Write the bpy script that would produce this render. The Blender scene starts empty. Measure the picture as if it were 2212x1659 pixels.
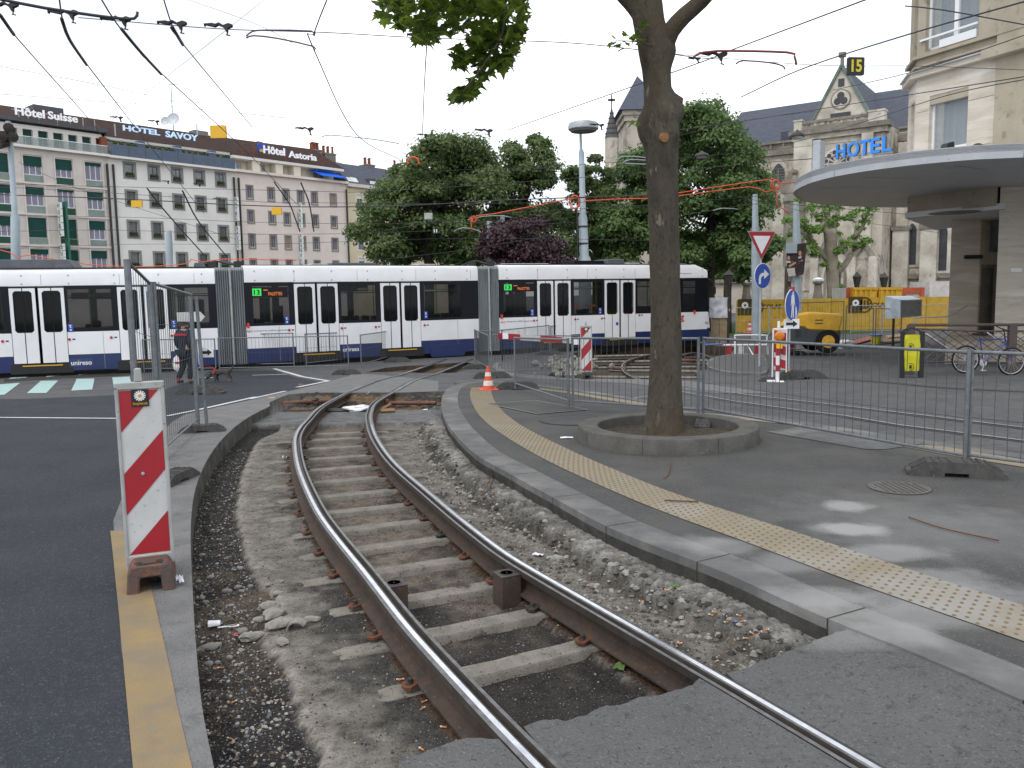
import bpy,bmesh,math,random
import numpy as np
from mathutils import Vector,Matrix,noise
from mathutils.geometry import tessellate_polygon
random.seed(7)
sc=bpy.context.scene
COL=sc.collection
# ---------------------------------------------------------------- camera
F=1789.;CX,CY=1106.,829.5;HOR=638.;ROLL=.018;H=1.85
PIT=math.atan((CY-HOR)/F)
cd=bpy.data.cameras.new('camera');cam=bpy.data.objects.new('camera',cd);COL.objects.link(cam)
cd.sensor_width=36;cd.lens=36*F/2212;cd.clip_end=2000;cd.clip_start=.05
_c,_s=math.cos(ROLL),math.sin(ROLL);_cp,_sp=math.cos(PIT),math.sin(PIT)
D_=Vector((0,-_sp,-_cp));X_=Vector((1,0,0))
R_=X_*_c+D_*_s;U_=X_*_s-D_*_c;B_=-Vector((0,_cp,-_sp))
cam.matrix_world=Matrix(((R_.x,U_.x,B_.x,0),(R_.y,U_.y,B_.y,0),(R_.z,U_.z,B_.z,H),(0,0,0,1)))
sc.camera=cam
# ---------------------------------------------------------------- light
w=bpy.data.worlds.new('World');sc.world=w;w.use_nodes=True
nt=w.node_tree;nt.nodes.clear()
SUN_EL,SUN_AZ=math.radians(52),math.radians(215)
sky=nt.nodes.new('ShaderNodeTexSky');sky.sky_type='NISHITA';sky.sun_disc=False
sky.sun_elevation=SUN_EL;sky.sun_rotation=SUN_AZ;sky.dust_density=2
tc=nt.nodes.new('ShaderNodeTexCoord');mp=nt.nodes.new('ShaderNodeMapping');mp.inputs['Scale'].default_value=(1,1,2.6)
nz=nt.nodes.new('ShaderNodeTexNoise');nz.inputs['Scale'].default_value=2.3;nz.inputs['Detail'].default_value=6;nz.inputs['Roughness'].default_value=.55
rp=nt.nodes.new('ShaderNodeValToRGB');rp.color_ramp.elements[0].position=.40;rp.color_ramp.elements[1].position=.57
rp.color_ramp.elements[0].color=(.58,.58,.58,1);rp.color_ramp.elements[1].color=(1,1,1,1)
mx=nt.nodes.new('ShaderNodeMix');mx.data_type='RGBA'
mx.inputs['B'].default_value=(16.2,16.6,17.4,1)
bg=nt.nodes.new('ShaderNodeBackground');bg.inputs['Strength'].default_value=.085
out=nt.nodes.new('ShaderNodeOutputWorld')
nt.links.new(tc.outputs['Generated'],mp.inputs['Vector']);nt.links.new(mp.outputs['Vector'],nz.inputs['Vector'])
nt.links.new(nz.outputs['Fac'],rp.inputs['Fac']);nt.links.new(rp.outputs['Color'],mx.inputs['Factor'])
nt.links.new(sky.outputs['Color'],mx.inputs['A']);nt.links.new(mx.outputs['Result'],bg.inputs['Color'])
nt.links.new(bg.outputs['Background'],out.inputs['Surface'])
sl=bpy.data.lights.new('sun','SUN');sl.energy=.9;sl.angle=math.radians(14);sl.color=(1,.96,.9)
so=bpy.data.objects.new('sun',sl);COL.objects.link(so)
sd=Vector((math.sin(SUN_AZ)*math.cos(SUN_EL),math.cos(SUN_AZ)*math.cos(SUN_EL),math.sin(SUN_EL)))
so.rotation_euler=sd.to_track_quat('Z','Y').to_euler();so.location=(-5,-5,30)
sc.view_settings.view_transform='Standard';sc.view_settings.look='None'
sc.view_settings.exposure=0.22;sc.view_settings.gamma=1
# ---------------------------------------------------------------- pixel -> world (measured from the photograph, 2212 wide)
def ray(x,y):
    u=x-CX;v=y-CY
    uu=u*_c-v*_s;ww=v*_c+u*_s
    fy=F*_cp-ww*_sp;fz=-F*_sp-ww*_cp
    return(uu/fy,1.0,fz/fy)
def g(Y):
    return-.5*min(max((Y-12.)/13.,0),1)
def P(x,y,Y):
    r=ray(x,y);return Vector((r[0]*Y,Y,H+r[2]*Y))
def G(x,y,dz=0):
    r=ray(x,y);lo,hi=.5,400.
    for _ in range(50):
        m=(lo+hi)/2
        if H+r[2]*m>g(m)+dz:lo=m
        else:hi=m
    return Vector((r[0]*lo,lo,g(lo)+dz))
def cv(ox,oy,s):  # coordinates read in an enlarged crop -> view coordinates
    return lambda pts:[((ox+a/s)/1.15732,(oy+b/s)/1.15732)for a,b in pts]
def c1(cr,a,b):return cr([(a,b)])[0]
# ---------------------------------------------------------------- materials
def mat(name,col,rough=.8,metal=0.,col2=None,ns=6.,nlo=.35,nhi=.65,spots=(),bump=None,bumps=(),attr=None,emit=None,coat=0,trans=0,alpha=1,coord='Object',stretch=None,spec=None,backlit=0):
    m=bpy.data.materials.new(name);m.use_nodes=True
    n=m.node_tree;b=n.nodes['Principled BSDF'];L=n.links
    b.inputs['Roughness'].default_value=rough;b.inputs['Metallic'].default_value=metal
    b.inputs['Base Color'].default_value=(*col,1)
    if spec is None and rough>.68 and not metal:spec=.14
    if spec is not None:b.inputs['Specular IOR Level'].default_value=spec
    if coat:b.inputs['Coat Weight'].default_value=coat;b.inputs['Coat Roughness'].default_value=.1
    if trans:b.inputs['Transmission Weight'].default_value=trans
    if alpha<1:b.inputs['Alpha'].default_value=alpha
    if emit:b.inputs['Emission Color'].default_value=(*emit[0],1);b.inputs['Emission Strength'].default_value=emit[1]
    t=n.nodes.new('ShaderNodeTexCoord');vec=t.outputs[coord]
    if stretch:
        q=n.nodes.new('ShaderNodeMapping');q.inputs['Scale'].default_value=stretch;L.new(vec,q.inputs['Vector']);vec=q.outputs['Vector']
    def noise_fac(scale,lo,hi,det=5,ro=.6):
        z=n.nodes.new('ShaderNodeTexNoise');z.inputs['Scale'].default_value=scale;z.inputs['Detail'].default_value=det;z.inputs['Roughness'].default_value=ro
        L.new(vec,z.inputs['Vector'])
        r=n.nodes.new('ShaderNodeMapRange');r.inputs['From Min'].default_value=lo;r.inputs['From Max'].default_value=hi
        L.new(z.outputs['Fac'],r.inputs['Value']);return r.outputs['Result']
    cur=None
    if attr:
        a=n.nodes.new('ShaderNodeVertexColor');a.layer_name=attr;cur=a.outputs['Color']
    if col2 is not None or spots:
        if cur is None:
            rgb=n.nodes.new('ShaderNodeRGB');rgb.outputs[0].default_value=(*col,1);cur=rgb.outputs[0]
        lay=([(ns,nlo,nhi,col2)]if col2 is not None else[])+list(spots)
        for l in lay:
            x=n.nodes.new('ShaderNodeMix');x.data_type='RGBA'
            if len(l)>4:x.blend_type=l[4]
            L.new(noise_fac(l[0],l[1],l[2]),x.inputs['Factor']);L.new(cur,x.inputs['A']);x.inputs['B'].default_value=(*l[3],1);cur=x.outputs['Result']
    if cur is not None:L.new(cur,b.inputs['Base Color'])
    prev=None
    for sc_,st in([bump]if bump else[])+list(bumps):
        z=n.nodes.new('ShaderNodeTexNoise');z.inputs['Scale'].default_value=sc_;z.inputs['Detail'].default_value=4;L.new(vec,z.inputs['Vector'])
        q=n.nodes.new('ShaderNodeBump');q.inputs['Strength'].default_value=st;q.inputs['Distance'].default_value=.02
        L.new(z.outputs['Fac'],q.inputs['Height'])
        if prev:L.new(prev,q.inputs['Normal'])
        prev=q.outputs['Normal']
    if prev:L.new(prev,b.inputs['Normal'])
    if backlit:
        tr=n.nodes.new('ShaderNodeBsdfTranslucent');ms=n.nodes.new('ShaderNodeMixShader');ms.inputs[0].default_value=backlit
        if cur is not None:L.new(cur,tr.inputs['Color'])
        else:tr.inputs['Color'].default_value=(*col,1)
        L.new(b.outputs[0],ms.inputs[1]);L.new(tr.outputs[0],ms.inputs[2]);L.new(ms.outputs[0],n.nodes['Material Output'].inputs['Surface'])
    return m
M={}
def mk(name,*a,**k):M[name]=mat(name,*a,**k);return M[name]
# ---------------------------------------------------------------- objects
ROOT={}
def tag(o,label,cat,group=None,kind=None):
    if kind:o['kind']=kind
    if label:o['label']=label
    if cat:o['category']=cat
    if group:o['group']=group
    return o
def T(name,label,cat,loc=(0,0,0),rz=0,group=None):
    o=bpy.data.objects.new(name,None);COL.objects.link(o);o.location=loc;o.rotation_euler=(0,0,rz)
    ROOT[o.name]=(Matrix.Translation(Vector(loc))@Matrix.Rotation(rz,4,'Z'))
    o.empty_display_size=.1
    return tag(o,label,cat,group)
def dup(root,loc,rz,label=None,group=None,scale=None):
    r=root.copy();COL.objects.link(r);r.location=loc;r.rotation_euler=(0,0,rz)
    ROOT[r.name]=(Matrix.Translation(Vector(loc))@Matrix.Rotation(rz,4,'Z'))
    if scale:r.scale=scale
    if label:r['label']=label
    if group:r['group']=group
    for ch in list(root.children):
        c=ch.copy();COL.objects.link(c);c.parent=r
        for k in ch.children:
            d=k.copy();COL.objects.link(d);d.parent=c
    return r
class MB:
    def __init__(s):s.v=[];s.f=[];s.mi=[];s.col=None;s.m=0
    def face(s,idx):s.f.append(idx);s.mi.append(s.m)
    def add(s,vs,fs):
        o=len(s.v);s.v+=[Vector(p)for p in vs]
        for f in fs:s.face([o+i for i in f])
    def box(s,x0,x1,y0,y1,z0,z1,fr=None):
        vs=[Vector((x,y,z))for z in(z0,z1)for y in(y0,y1)for x in(x0,x1)]
        if fr:vs=[fr@p for p in vs]
        s.add(vs,[(0,2,3,1),(4,5,7,6),(0,1,5,4),(2,6,7,3),(0,4,6,2),(1,3,7,5)])
        return s
    def tube(s,pts,r,n=8,cap=True,closed=False):
        pts=[Vector(p)for p in pts];k=len(pts);rs=r if isinstance(r,(list,tuple))else[r]*k
        o=len(s.v);prev=None
        for i,p in enumerate(pts):
            if closed:d=pts[(i+1)%k]-pts[i-1]
            else:d=(pts[min(i+1,k-1)]-pts[max(i-1,0)])
            if d.length<1e-9:d=Vector((0,0,1))
            d.normalize()
            if prev is None:
                a=d.orthogonal().normalized()
            else:
                a=(prev-d*prev.dot(d))
                a=a.normalized()if a.length>1e-6 else d.orthogonal().normalized()
            prev=a;b=d.cross(a)
            for j in range(n):
                t=2*math.pi*(j+.5)/n;s.v.append(p+(a*math.cos(t)+b*math.sin(t))*rs[i])
        for i in range(k if closed else k-1):
            i2=(i+1)%k
            for j in range(n):s.face([o+i*n+j,o+i*n+(j+1)%n,o+i2*n+(j+1)%n,o+i2*n+j])
        if cap and not closed:
            s.face([o+j for j in range(n)][::-1]);s.face([o+(k-1)*n+j for j in range(n)])
        return s
    def lathe(s,prof,c=(0,0,0),n=24,fr=None,cap=True):
        o=len(s.v);c=Vector(c)
        for r,z in prof:
            for j in range(n):
                t=2*math.pi*j/n;p=Vector((r*math.cos(t),r*math.sin(t),z))+c
                s.v.append(fr@p if fr else p)
        for i in range(len(prof)-1):
            for j in range(n):s.face([o+i*n+j,o+i*n+(j+1)%n,o+(i+1)*n+(j+1)%n,o+(i+1)*n+j])
        if cap:
            s.face([o+j for j in range(n)][::-1]);s.face([o+(len(prof)-1)*n+j for j in range(n)])
        return s
    def prism(s,poly,fn,d0,d1):  # poly of (a,b); fn(a,b,d)->world
        n=len(poly);o=len(s.v)
        tr=tessellate_polygon([[Vector((a,b,0))for a,b in poly]])
        for d in(d0,d1):
            for a,b in poly:s.v.append(Vector(fn(a,b,d)))
        for t in tr:
            s.face([o+t[0],o+t[1],o+t[2]]);s.face([o+n+t[2],o+n+t[1],o+n+t[0]])
        for i in range(n):s.face([o+i,o+(i+1)%n,o+n+(i+1)%n,o+n+i])
        return s
    def build(s,name,mats,parent=None,smooth=False,bevel=0,recalc=True,sharp=None):
        me=bpy.data.meshes.new(name)
        vs=s.v
        if parent is not None:
            r=parent
            while r.parent:r=r.parent
            inv=ROOT[r.name].inverted();vs=[inv@p for p in vs]
        me.from_pydata([tuple(p)for p in vs],[],s.f)
        if not isinstance(mats,(list,tuple)):mats=[mats]
        for m in mats:me.materials.append(m)
        if len(mats)>1:me.polygons.foreach_set('material_index',s.mi)
        if recalc:
            bm=bmesh.new();bm.from_mesh(me);bmesh.ops.recalc_face_normals(bm,faces=bm.faces)
            if bevel:bmesh.ops.bevel(bm,geom=[e for e in bm.edges if len(e.link_faces)==2 and e.calc_face_angle(0)>.5],offset=bevel,segments=1,affect='EDGES',clamp_overlap=True)
            bm.to_mesh(me);bm.free()
        if smooth:
            me.polygons.foreach_set('use_smooth',[True]*len(me.polygons))
            if smooth!='all':me.set_sharp_from_angle(angle=math.radians(40))
        o=bpy.data.objects.new(name,me);COL.objects.link(o)
        if parent is not None:o.parent=parent
        return o
class LB(MB):  # same, but verts are given in the parent's own frame
    def build(s,name,mats,parent=None,**k):
        if parent is not None:
            r=parent
            while r.parent:r=r.parent
            Mx=ROOT[r.name];s.v=[Mx@p for p in s.v]
        return MB.build(s,name,mats,parent,**k)
def text(body,name,m,parent,o,xd,yd,Hh=None,W=None,ext=.01,bold=.0,fr=None):
    """writing as real mesh letters: o = lower-left corner, xd/yd unit directions"""
    cu=bpy.data.curves.new('t','FONT');cu.body=body;cu.extrude=.5;cu.offset=bold;cu.resolution_u=3
    ob=bpy.data.objects.new('t',cu);me=bpy.data.meshes.new_from_object(ob)
    vs=[v.co.copy()for v in me.vertices];x0=min(v.x for v in vs);x1=max(v.x for v in vs);y0=min(v.y for v in vs);y1=max(v.y for v in vs)
    sy=Hh/(y1-y0)if Hh else W/(x1-x0);sx=W/(x1-x0)if W else sy
    o=Vector(o);xd=Vector(xd).normalized();yd=Vector(yd).normalized();nd=xd.cross(yd)
    b=(LB if fr=='local' else MB)()
    b.v=[o+xd*(v.x-x0)*sx+yd*(v.y-y0)*sy+nd*(v.z+.5)*ext for v in vs]
    for p in me.polygons:b.face(list(p.vertices))
    bpy.data.objects.remove(ob);bpy.data.curves.remove(cu);bpy.data.meshes.remove(me)
    return b.build(name,m,parent,recalc=False)
def sheet(name,poly,m,dz=0,holes=(),kind='structure',label=None,walls=0,parent=None,cat=None,prof=True):
    """flat sheet following the fall of the street; poly = list of ground points"""
    loops=[[Vector((p[0],p[1],0))for p in poly]]+[[Vector((p[0],p[1],0))for p in h]for h in holes]
    fl=[p for l in loops for p in l]
    bm=bmesh.new();vs=[bm.verts.new(p)for p in fl]
    for t in tessellate_polygon(loops):
        try:bm.faces.new([vs[i]for i in t])
        except ValueError:pass
    ys=[p[1]for p in fl]
    if prof:
        for y in[12+i for i in range(14)]:
            if min(ys)<y<max(ys):
                bmesh.ops.bisect_plane(bm,geom=bm.verts[:]+bm.edges[:]+bm.faces[:],plane_co=(0,y,0),plane_no=(0,1,0),dist=1e-5)
    for f in bm.faces:
        f.normal_update()
        if f.normal.z<0:f.normal_flip()
    for v in bm.verts:v.co.z=(g(v.co.y)if prof else 0)+dz
    if walls:
        ed=[e for e in bm.edges if len(e.link_faces)==1]
        r=bmesh.ops.extrude_edge_only(bm,edges=ed)
        for v in[x for x in r['geom']if isinstance(x,bmesh.types.BMVert)]:v.co.z-=walls
    me=bpy.data.meshes.new(name);bm.to_mesh(me);bm.free();me.materials.append(m)
    o=bpy.data.objects.new(name,me);COL.objects.link(o)
    if kind:o['kind']=kind
    if label:o['label']=label
    if cat:o['category']=cat
    if parent:o.parent=parent
    return o
def GP(pts,dz=0):return[G(a,b,dz)for a,b in pts]
def crom(pts,step=.08,sm=0):
    pts=[Vector(p)for p in pts];o=[]
    q=[pts[0]*2-pts[1]]+pts+[pts[-1]*2-pts[-2]]
    for i in range(1,len(q)-2):
        a,b,c,d=q[i-1:i+3];n=max(2,int((c-b).length/step))
        for k in range(n):
            t=k/n;o.append(.5*((2*b)+(c-a)*t+(2*a-5*b+4*c-d)*t*t+(-a+3*b-3*c+d)*t**3))
    o.append(pts[-1])
    for _ in range(sm):o=[o[0]]+[(o[i-1]+o[i]*2+o[i+1])/4 for i in range(1,len(o)-1)]+[o[-1]]
    return o
def pdist(XY,line):  # distance from points (n,2) to a polyline
    L=np.array([(p[0],p[1])for p in line]);d=np.full(len(XY),1e9)
    for a,b in zip(L[:-1],L[1:]):
        ab=b-a;t=np.clip(((XY-a)@ab)/max(ab@ab,1e-12),0,1);d=np.minimum(d,np.hypot(*(XY-(a+t[:,None]*ab)).T))
    return d
def inside(XY,poly):
    L=[(p[0],p[1])for p in poly];r=np.zeros(len(XY),bool);x,y=XY[:,0],XY[:,1]
    for(x0,y0),(x1,y1)in zip(L,L[1:]+L[:1]):
        if y0==y1:continue
        c=((y0>y)!=(y1>y))&(x<(x1-x0)*(y-y0)/(y1-y0)+x0);r^=c
    return r
class Plane:  # a facade plane: origin o, horizontal direction u (unit), n outward
    def __init__(s,o,u):
        s.o=Vector((o[0],o[1],0));s.u=Vector((u[0],u[1],0)).normalized();s.n=Vector((s.u.y,-s.u.x,0))
        if s.n.dot(-s.o)<0:s.n=-s.n
    def px(s,x,y):  # view pixel -> (s, z)
        r=Vector(ray(x,y));t=s.o.dot(s.n)/r.dot(s.n);p=r*t;return((p-s.o).dot(s.u),H+p.z)
    def sx(s,x,y=640):return s.px(x,y)[0]
    def w(s,a,z,d=0):return s.o+s.u*a+s.n*d+Vector((0,0,z))
    def box(s,mb,a0,a1,z0,z1,d0,d1):
        vs=[s.w(a,z,d)for z in(z0,z1)for d in(d0,d1)for a in(a0,a1)]
        mb.add(vs,[(0,2,3,1),(4,5,7,6),(0,1,5,4),(2,6,7,3),(0,4,6,2),(1,3,7,5)]);return mb
    def poly(s,mb,pts,d0,d1):return mb.prism(pts,lambda a,b,d:s.w(a,b,d),d0,d1)
# ================================================================ setting: ground, trench, pavement
mk('asphalt',(.085,.086,.09),.9,col2=(.12,.12,.118),ns=1.3,spots=[(9,.45,.7,(.07,.071,.076)),(75,.58,.68,(.17,.17,.172)),(60,.60,.7,(.05,.05,.052))],bumps=[(90,.5),(30,.15)])
mk('asphalt_dark',(.030,.034,.041),.85,col2=(.041,.045,.052),ns=1.1,spots=[(25,.55,.75,(.065,.068,.073)),(80,.57,.68,(.085,.092,.10)),(95,.66,.72,(.24,.25,.26)),(70,.6,.7,(.02,.022,.026))],bumps=[(90,.6),(30,.2)])  # dark lane asphalt, base colour lowered further to stand in for foreground shade
mk('asphalt_strip',(.185,.182,.18),.92,col2=(.14,.14,.14),ns=3,spots=[(85,.56,.68,(.21,.21,.215)),(70,.60,.70,(.065,.065,.067)),(6,.58,.72,(.12,.12,.12))],bumps=[(95,.6),(20,.2)])
mk('asphalt_walk',(.068,.068,.068),.88,col2=(.084,.083,.080),ns=1.4,spots=[(75,.57,.68,(.145,.145,.146)),(65,.60,.70,(.04,.04,.04)),(.7,.5,.68,(.095,.093,.088))],bumps=[(90,.5)])
mk('asphalt_patch',(.10,.101,.101),.9,col2=(.118,.119,.118),ns=2.2,spots=[(14,.55,.7,(.07,.071,.074)),(75,.56,.67,(.165,.165,.165)),(62,.58,.68,(.045,.045,.047)),(3,.6,.7,(.13,.13,.125)),(1.6,.66,.69,(.16,.085,.08))],bumps=[(85,.7),(8,.15)])
mk('granite',(.135,.135,.134),.85,col2=(.10,.10,.10),ns=4,spots=[(240,.6,.68,(.27,.27,.27)),(1.2,.5,.7,(.22,.215,.2))],bumps=[(200,.2)])
mk('concrete',(.22,.21,.19),.95,col2=(.16,.15,.135),ns=3,spots=[(60,.62,.7,(.08,.08,.075))],bumps=[(60,.4)])
mk('concrete_wall',(.13,.125,.115),.95,col2=(.06,.058,.052),ns=5,spots=[(40,.6,.7,(.2,.19,.17))],bumps=[(60,.6),(9,.6)])
mk('sleeper',(.24,.222,.19),.95,col2=(.16,.148,.13),ns=7,spots=[(70,.60,.64,(.03,.028,.025)),(5,.62,.7,(.06,.055,.05))],bumps=[(90,.4)])
mk('tactile',(.25,.21,.145),.85,col2=(.22,.195,.15),ns=2.5,spots=[(1.1,.52,.7,(.27,.26,.245)),(120,.64,.7,(.2,.17,.12))],bumps=[(120,.2)])
mk('tactile_dome',(.15,.115,.07),.8,col2=(.19,.155,.105),ns=2)
mk('paint_white',(.55,.56,.57),.8,col2=(.32,.33,.34),ns=9,nlo=.45,nhi=.75,bumps=[(120,.3)])
mk('paint_aqua',(.36,.50,.48),.8,col2=(.28,.40,.39),ns=9,nlo=.45,nhi=.75,bumps=[(120,.3)])
mk('paint_yellow',(.28,.20,.10),.85,col2=(.21,.17,.115),ns=3.5,spots=[(40,.62,.7,(.2,.18,.14)),(8,.58,.75,(.2,.19,.16))],bumps=[(140,.35)])
mk('rail_rust',(.075,.048,.034),.85,metal=.1,col2=(.042,.032,.026),ns=9,spots=[(40,.6,.7,(.16,.095,.06))],bumps=[(120,.3)])
mk('rail_side',(.085,.078,.07),.55,metal=.5,col2=(.06,.05,.042),ns=9)
mk('rail_top',(.72,.74,.78),.22,metal=1.,col2=(.55,.56,.6),ns=14)
mk('rail_worn',(.22,.22,.225),.42,metal=1.,col2=(.14,.135,.13),ns=18)
mk('clip_rust',(.17,.065,.038),.85,col2=(.085,.045,.032),ns=14,bumps=[(90,.3)])
mk('flush_steel',(.19,.195,.20),.5,col2=(.3,.31,.32),ns=3)
mk('iron_dark',(.05,.048,.045),.6,metal=.6,col2=(.08,.07,.06),ns=14)
mk('trench',(.2,.2,.2),.96,attr='tone',spots=[(45,.50,.70,(.50,.48,.45),'MULTIPLY'),(7,.42,.66,(.62,.60,.57),'MULTIPLY'),(110,.60,.68,(.25,.24,.23),'MULTIPLY'),(85,.62,.70,(.34,.33,.31))],bumps=[(70,.8),(20,.5)])
mk('gravel',(.15,.15,.15),.9,attr='tone')
C8=cv(1100,880,3.19);C5=cv(1600,1350,2.304);C4=cv(1000,1350,2.911);C3=cv(450,1350,2.911);C1=cv(200,900,3.319);C2=cv(0,1400,3.19)
CB=cv(500,620,3.456);CA=cv(0,620,3.456);CC=cv(1100,640,3.456);CR=cv(1700,900,2.572)
def offset(line,d):
    o=[]
    for i,p in enumerate(line):
        t=(line[min(i+1,len(line)-1)]-line[max(i-1,0)]);t.z=0;t.normalize();o.append(p+Vector((-t.y,t.x,0))*d)
    return o
C7=cv(640,880,3.19)
def byY(L):L=sorted(L,key=lambda p:-p.y);return[p for i,p in enumerate(L)if i==0 or L[i-1].y-p.y>.12]
B_l=crom(byY(GP(CB([(2212,1020),(1900,1130),(1700,1230)])+C7([(960,400),(915,480),(908,540),(925,620),(960,700),(1010,780),(1080,870),(1170,960),(1290,1060),(1420,1170),(1560,1290),(1720,1420),(1880,1540),(2000,1635)])+C5([(200,655),(400,772),(600,888),(800,1005),(1000,1122),(1200,1240),(1330,1313)]))),.1,14)
A_=byY(GP(CB([(1200,1270),(1050,1370),(920,1500)])+C7([(325,660),(318,760),(338,900),(382,1030),(440,1160),(512,1300),(600,1420),(700,1550)])+C3([(1330,210),(1500,430),(1700,690)])+C4([(200,790),(400,1010),(600,1230),(800,1440),(1000,1640)])))
A_=crom([p for p in offset([q for q in B_l if q.y>17.6],-1.03)][::8]+A_[1 if A_[0].y>17 else 0:],.1,14)
A_=[A_[0]+(A_[0]-A_[1]).normalized()*3]+A_+[A_[-1]+(A_[-1]-A_[-2]).normalized()*3]
B_l=[B_l[0]+(B_l[0]-B_l[1]).normalized()*3]+B_l+[B_l[-1]+(B_l[-1]-B_l[-2]).normalized()*3]
WALL_L=crom(GP([(470,1700),(463,1659),(440,1560),(428,1450),(420,1350),(415,1250),(412,1180),(413,1120),(419,1070),(431,1030),(450,990),(475,955),(505,925),(540,900),(583,878)]),.15,2)
WALL_L[0]=WALL_L[0]+Vector((.1,-1.2,0))
FAR=GP(CB([(600,1335),(680,1300),(760,1268),(900,1255),(1100,1250),(1260,1252),(1500,1250),(1760,1250),(2060,1240)]))
CURB_O=GP(C8([(330,232),(200,243),(110,265),(60,292),(25,340),(10,400),(15,470),(50,560),(110,645),(200,745),(330,850),(500,940),(690,1048),(900,1160),(1130,1290),(1330,1395),(1560,1492)]),.06)+GP(C5([(480,185),(710,290),(940,400),(1240,520),(1480,610),(1800,740),(2212,930)]),.06)
CURB_O=crom(CURB_O,.12,4)
CURB_O.append(CURB_O[-1]+(CURB_O[-1]-CURB_O[-2]).normalized()*4)
CURB_I=offset(CURB_O,.30)
PATCH=GP(C4([(0,1590),(100,1560),(200,1530),(330,1490),(480,1462),(640,1430),(760,1400),(900,1372),(1000,1345),(1100,1322),(1200,1300),(1350,1262),(1500,1215),(1600,1195),(1750,1165),(1900,1130),(2000,1085),(2096,1060)]))+GP(C5([(400,785),(530,765),(640,735),(730,705),(820,685),(900,655),(980,630),(1060,600),(1150,570),(1250,535)]))
def slot(path,a,c):
    q=[p for p in path if p.y<4.6];return offset(q,a),offset(q,c)
PATCH=crom(PATCH,.03)
PATCH=[p+Vector((0,.05*noise.noise(Vector((p.x*6,0,0)))+.025*noise.noise(Vector((p.x*21,4,0)))+random.uniform(-.005,.005),0))for p in PATCH]
EDGE_R=[p for p in CURB_O if p.y<FAR[-1].y-.05 and p.y>PATCH[-1].y+.02]
def side_of(p,path):
    i=min(range(len(path)-1),key=lambda i:(path[i]-p).length);t=(path[i+1]-path[i]).normalized();return-t.y*(p.x-path[i].x)+t.x*(p.y-path[i].y)
def cutdown(path,lo,hi):  # the two sides of a rail slot, from the patch edge down to y = -3
    a,c=slot(path,lo,hi);ym=min((p for p in PATCH),key=lambda p:abs(side_of(p,path))).y
    return[p for p in a if-2.5<p.y<ym],[p for p in c if-2.5<p.y<ym]
sA=[side_of(p,A_)for p in PATCH];sB=[side_of(p,B_l)for p in PATCH]
PL=[p for p,a in zip(PATCH,sA)if a<-.055];PM_=[p for p,a,c in zip(PATCH,sA,sB)if a>.08 and c<-.08];PR=[p for p,c in zip(PATCH,sB)if c>.055]
A1,A2=cutdown(A_,-.05,.073);B1,B2=cutdown(B_l,-.073,.05)
HOLE=WALL_L+FAR+EDGE_R+PR[::-1]+B2+B1[::-1]+PM_[::-1]+A2+A1[::-1]+PL[::-1]+[PATCH[0]+Vector((-.02,-.25,0)),PATCH[0]+Vector((-.05,-1.5,0))]
# second dig, further off beside the tram rails
HOLE2=GP(CC([(1060,1050),(930,1035),(1000,985),(1120,920),(1100,880),(1150,838),(1420,800),(1800,790),(2212,760),(2560,790),(2480,880),(2360,960),(2200,1000),(2260,1066),(1800,1064),(1400,1058)]))
HOLE3=GP(CB([(1430,1075),(1600,1035),(1780,1018),(1960,1010),(2300,985),(2430,1015),(2212,1078),(1950,1082),(1700,1070)]))
big=[(-900,-40),(900,-40),(900,1500),(-900,1500)]
sheet('road',big,M['asphalt'],0,[HOLE,HOLE2,HOLE3])
def wallmesh(name,loop,dep,m,dz=0):
    b=MB();n=len(loop)
    b.v=[Vector((p[0],p[1],g(p[1])+dz))for p in loop]+[Vector((p[0],p[1],g(p[1])-dep))for p in loop]
    for i in range(n):b.face([i,(i+1)%n,n+(i+1)%n,n+i])
    o=b.build(name,m,recalc=False);o['kind']='structure';return o
wallmesh('trench_wall',HOLE,.36,M['concrete_wall'],.001)
wallmesh('excavation_wall',HOLE2,.6,mk('soil',(.10,.075,.052),.95,col2=(.055,.043,.032),ns=4,bumps=[(30,.6)]))
wallmesh('small_dig_wall',HOLE3,.3,M['soil'])
sheet('excavation_floor',offset(HOLE2+[HOLE2[0]],-.0)[:-1],M['soil'],-.42)
sheet('small_dig_floor',HOLE3,M['soil'],-.14)
# dark lane on the left
lane_r=GP([(345,1900),(335,1750),(290,1600),(262,1400),(245,1125),(290,1010),(372,912)])+GP(CA([(1600,1440),(1750,1405),(2212,1305)]))+GP(CB([(740,1246),(1080,1165),(640,1060),(100,1060)]))+GP([(330,850),(60,862)])
lane=lane_r+[Vector((-60,26,0)),Vector((-60,-5,0)),Vector((-1.7,-5,0))]
sheet('lane',lane,M['asphalt_dark'],.004)
# pale strip between lane and dig
strip=lane_r[:10]+GP(CB([(740,1246),(1080,1165),(1200,1110),(1500,1050)]))+[HOLE3[1],HOLE3[0],HOLE3[8]]+GP(CB([(1700,1110),(2120,1130)]))+FAR[::-1]+WALL_L[::-1]+[Vector((-1.45,.4,0)),Vector((-1.75,.4,0))]
strip=[lane_r[0]+Vector((0,-.8,0))]+lane_r[:10]+GP(CB([(1080,1165)]))+GP(CB([(1330,1085)]))+GP(CB([(1600,1100),(2060,1150)]))+FAR[::-1]+WALL_L[::-1]
sheet('pale_strip',strip,M['asphalt_strip'],.005)
sheet('yellow_marking',GP(C2([(905,0),(880,-225),(990,-225),(1150,0),(1230,330),(1350,850),(1420,1200),(1530,1659),(1700,2400),(1130,2400),(1060,1659),(1000,1000),(950,450)])),M['paint_yellow'],.009)
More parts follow.
